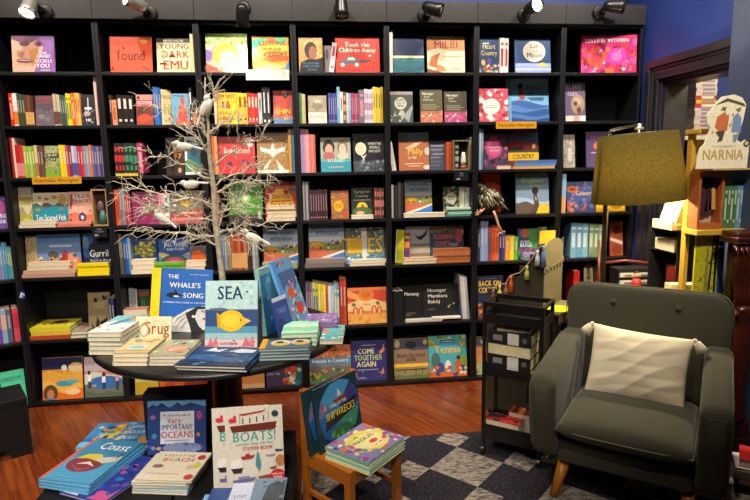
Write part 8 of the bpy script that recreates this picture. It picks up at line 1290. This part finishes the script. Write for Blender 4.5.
# ------------------------------------------------------------------ light
def spot(loc, target, e, size=70, blend=.6, rad=.05, col=(1, .86, .68)):
    l = bpy.data.lights.new('room_and_fill_spot', 'SPOT'); l.energy = e; l.spot_size = R(size); l.spot_blend = blend; l.shadow_soft_size = rad; l.color = col
    o = bpy.data.objects.new('room_and_fill_spot', l); COL.objects.link(o); o.location = loc
    o.rotation_euler = (Vector(target) - Vector(loc)).to_track_quat('-Z', 'Y').to_euler(); return o
def point(loc, e, rad, col=(1, .85, .65), name='lamp_light'):
    l = bpy.data.lights.new(name, 'POINT'); l.energy = e; l.shadow_soft_size = rad; l.color = col
    o = bpy.data.objects.new(name, l); COL.objects.link(o); o.location = loc; return o
for x, yy in ((-.1, -1.0), (.75, -1.0), (1.6, -1.05), (2.45, -1.0), (3.25, -1.0), (4.0, -.95)):
    spot((x, yy, 3.36), (x, .05, 1.5), 78, 98, .75, .045, (1, .9, .78))
for x, yy in ((.5, -3.2), (1.6, -3.2)):  # added fill spots, brighten the table and low books from the front
    spot((x, yy, 3.36), (x + .05, -1.0, .5), 110, 76, .8, .06, (1, .88, .74))
for x, yy in ((.6, -5.2), (1.6, -5.2)):  # added far fill spots, low enough to reach under the table top
    spot((x, yy, 3.36), (x - .05, -1.2, .3), 230, 42, .9, .08, (1, .9, .78))
spot((3.1, -1.9, 3.36), (3.42, -1.35, .6), 70, 44, .9, .06, (1, .85, .66))  # added warm fill on the cushion and armchair, no fixture of its own
pos, d = LIGHTS[2]; spot(pos, pos + d, 9, 92, .6, .02, (1, .92, .74))
pos, d = LIGHTS[5]; spot(pos, pos + d, 8, 110, .6, .02)
for i in (0, 1): pos, d = LIGHTS[i]; spot(pos, pos + d, 5, 100, .6, .02)
point((LX + .178, LY, 1.47 + RGZ), 34, .03, (1, .82, .52))
point((4.95, -1.2, 2.6), 60, .15, (1, .85, .62), 'side_room_light')
spot((3.2, -2.9, 3.36), (4.0, -1.0, 1.6), 210, 44, .8, .05, (1, .9, .76))  # added fill to brighten the cut-out sign and yellow cabinet
spot((3.3, -1.3, 3.36), (4.2, -.7, 2.6), 30, 80, .9, .08, (1, .93, .85))  # added fill to lift the blue wall above the doorway
spot((2.3, -4.8, 3.3), (2.84, -1.1, .5), 75, 20, .8, .06, (1, .88, .72))  # added narrow fill for the book fronts on the trolley

wd = bpy.data.worlds.new('room_ambient'); SC.world = wd; wd.use_nodes = True
wd.node_tree.nodes['Background'].inputs[0].default_value = (1, .95, .9, 1); wd.node_tree.nodes['Background'].inputs[1].default_value = .02

# ------------------------------------------------------------------ camera
cd = bpy.data.cameras.new('camera'); cam = bpy.data.objects.new('camera', cd); COL.objects.link(cam)
cd.sensor_width = 36; cd.lens = CAMF; cd.clip_start = .05
cam.matrix_world = Matrix(CAMM)
SC.camera = cam
vs = SC.view_settings; vs.view_transform = 'Standard'; vs.look = 'None'; vs.gamma = 1; vs.use_curve_mapping = False; vs.exposure = EXPO
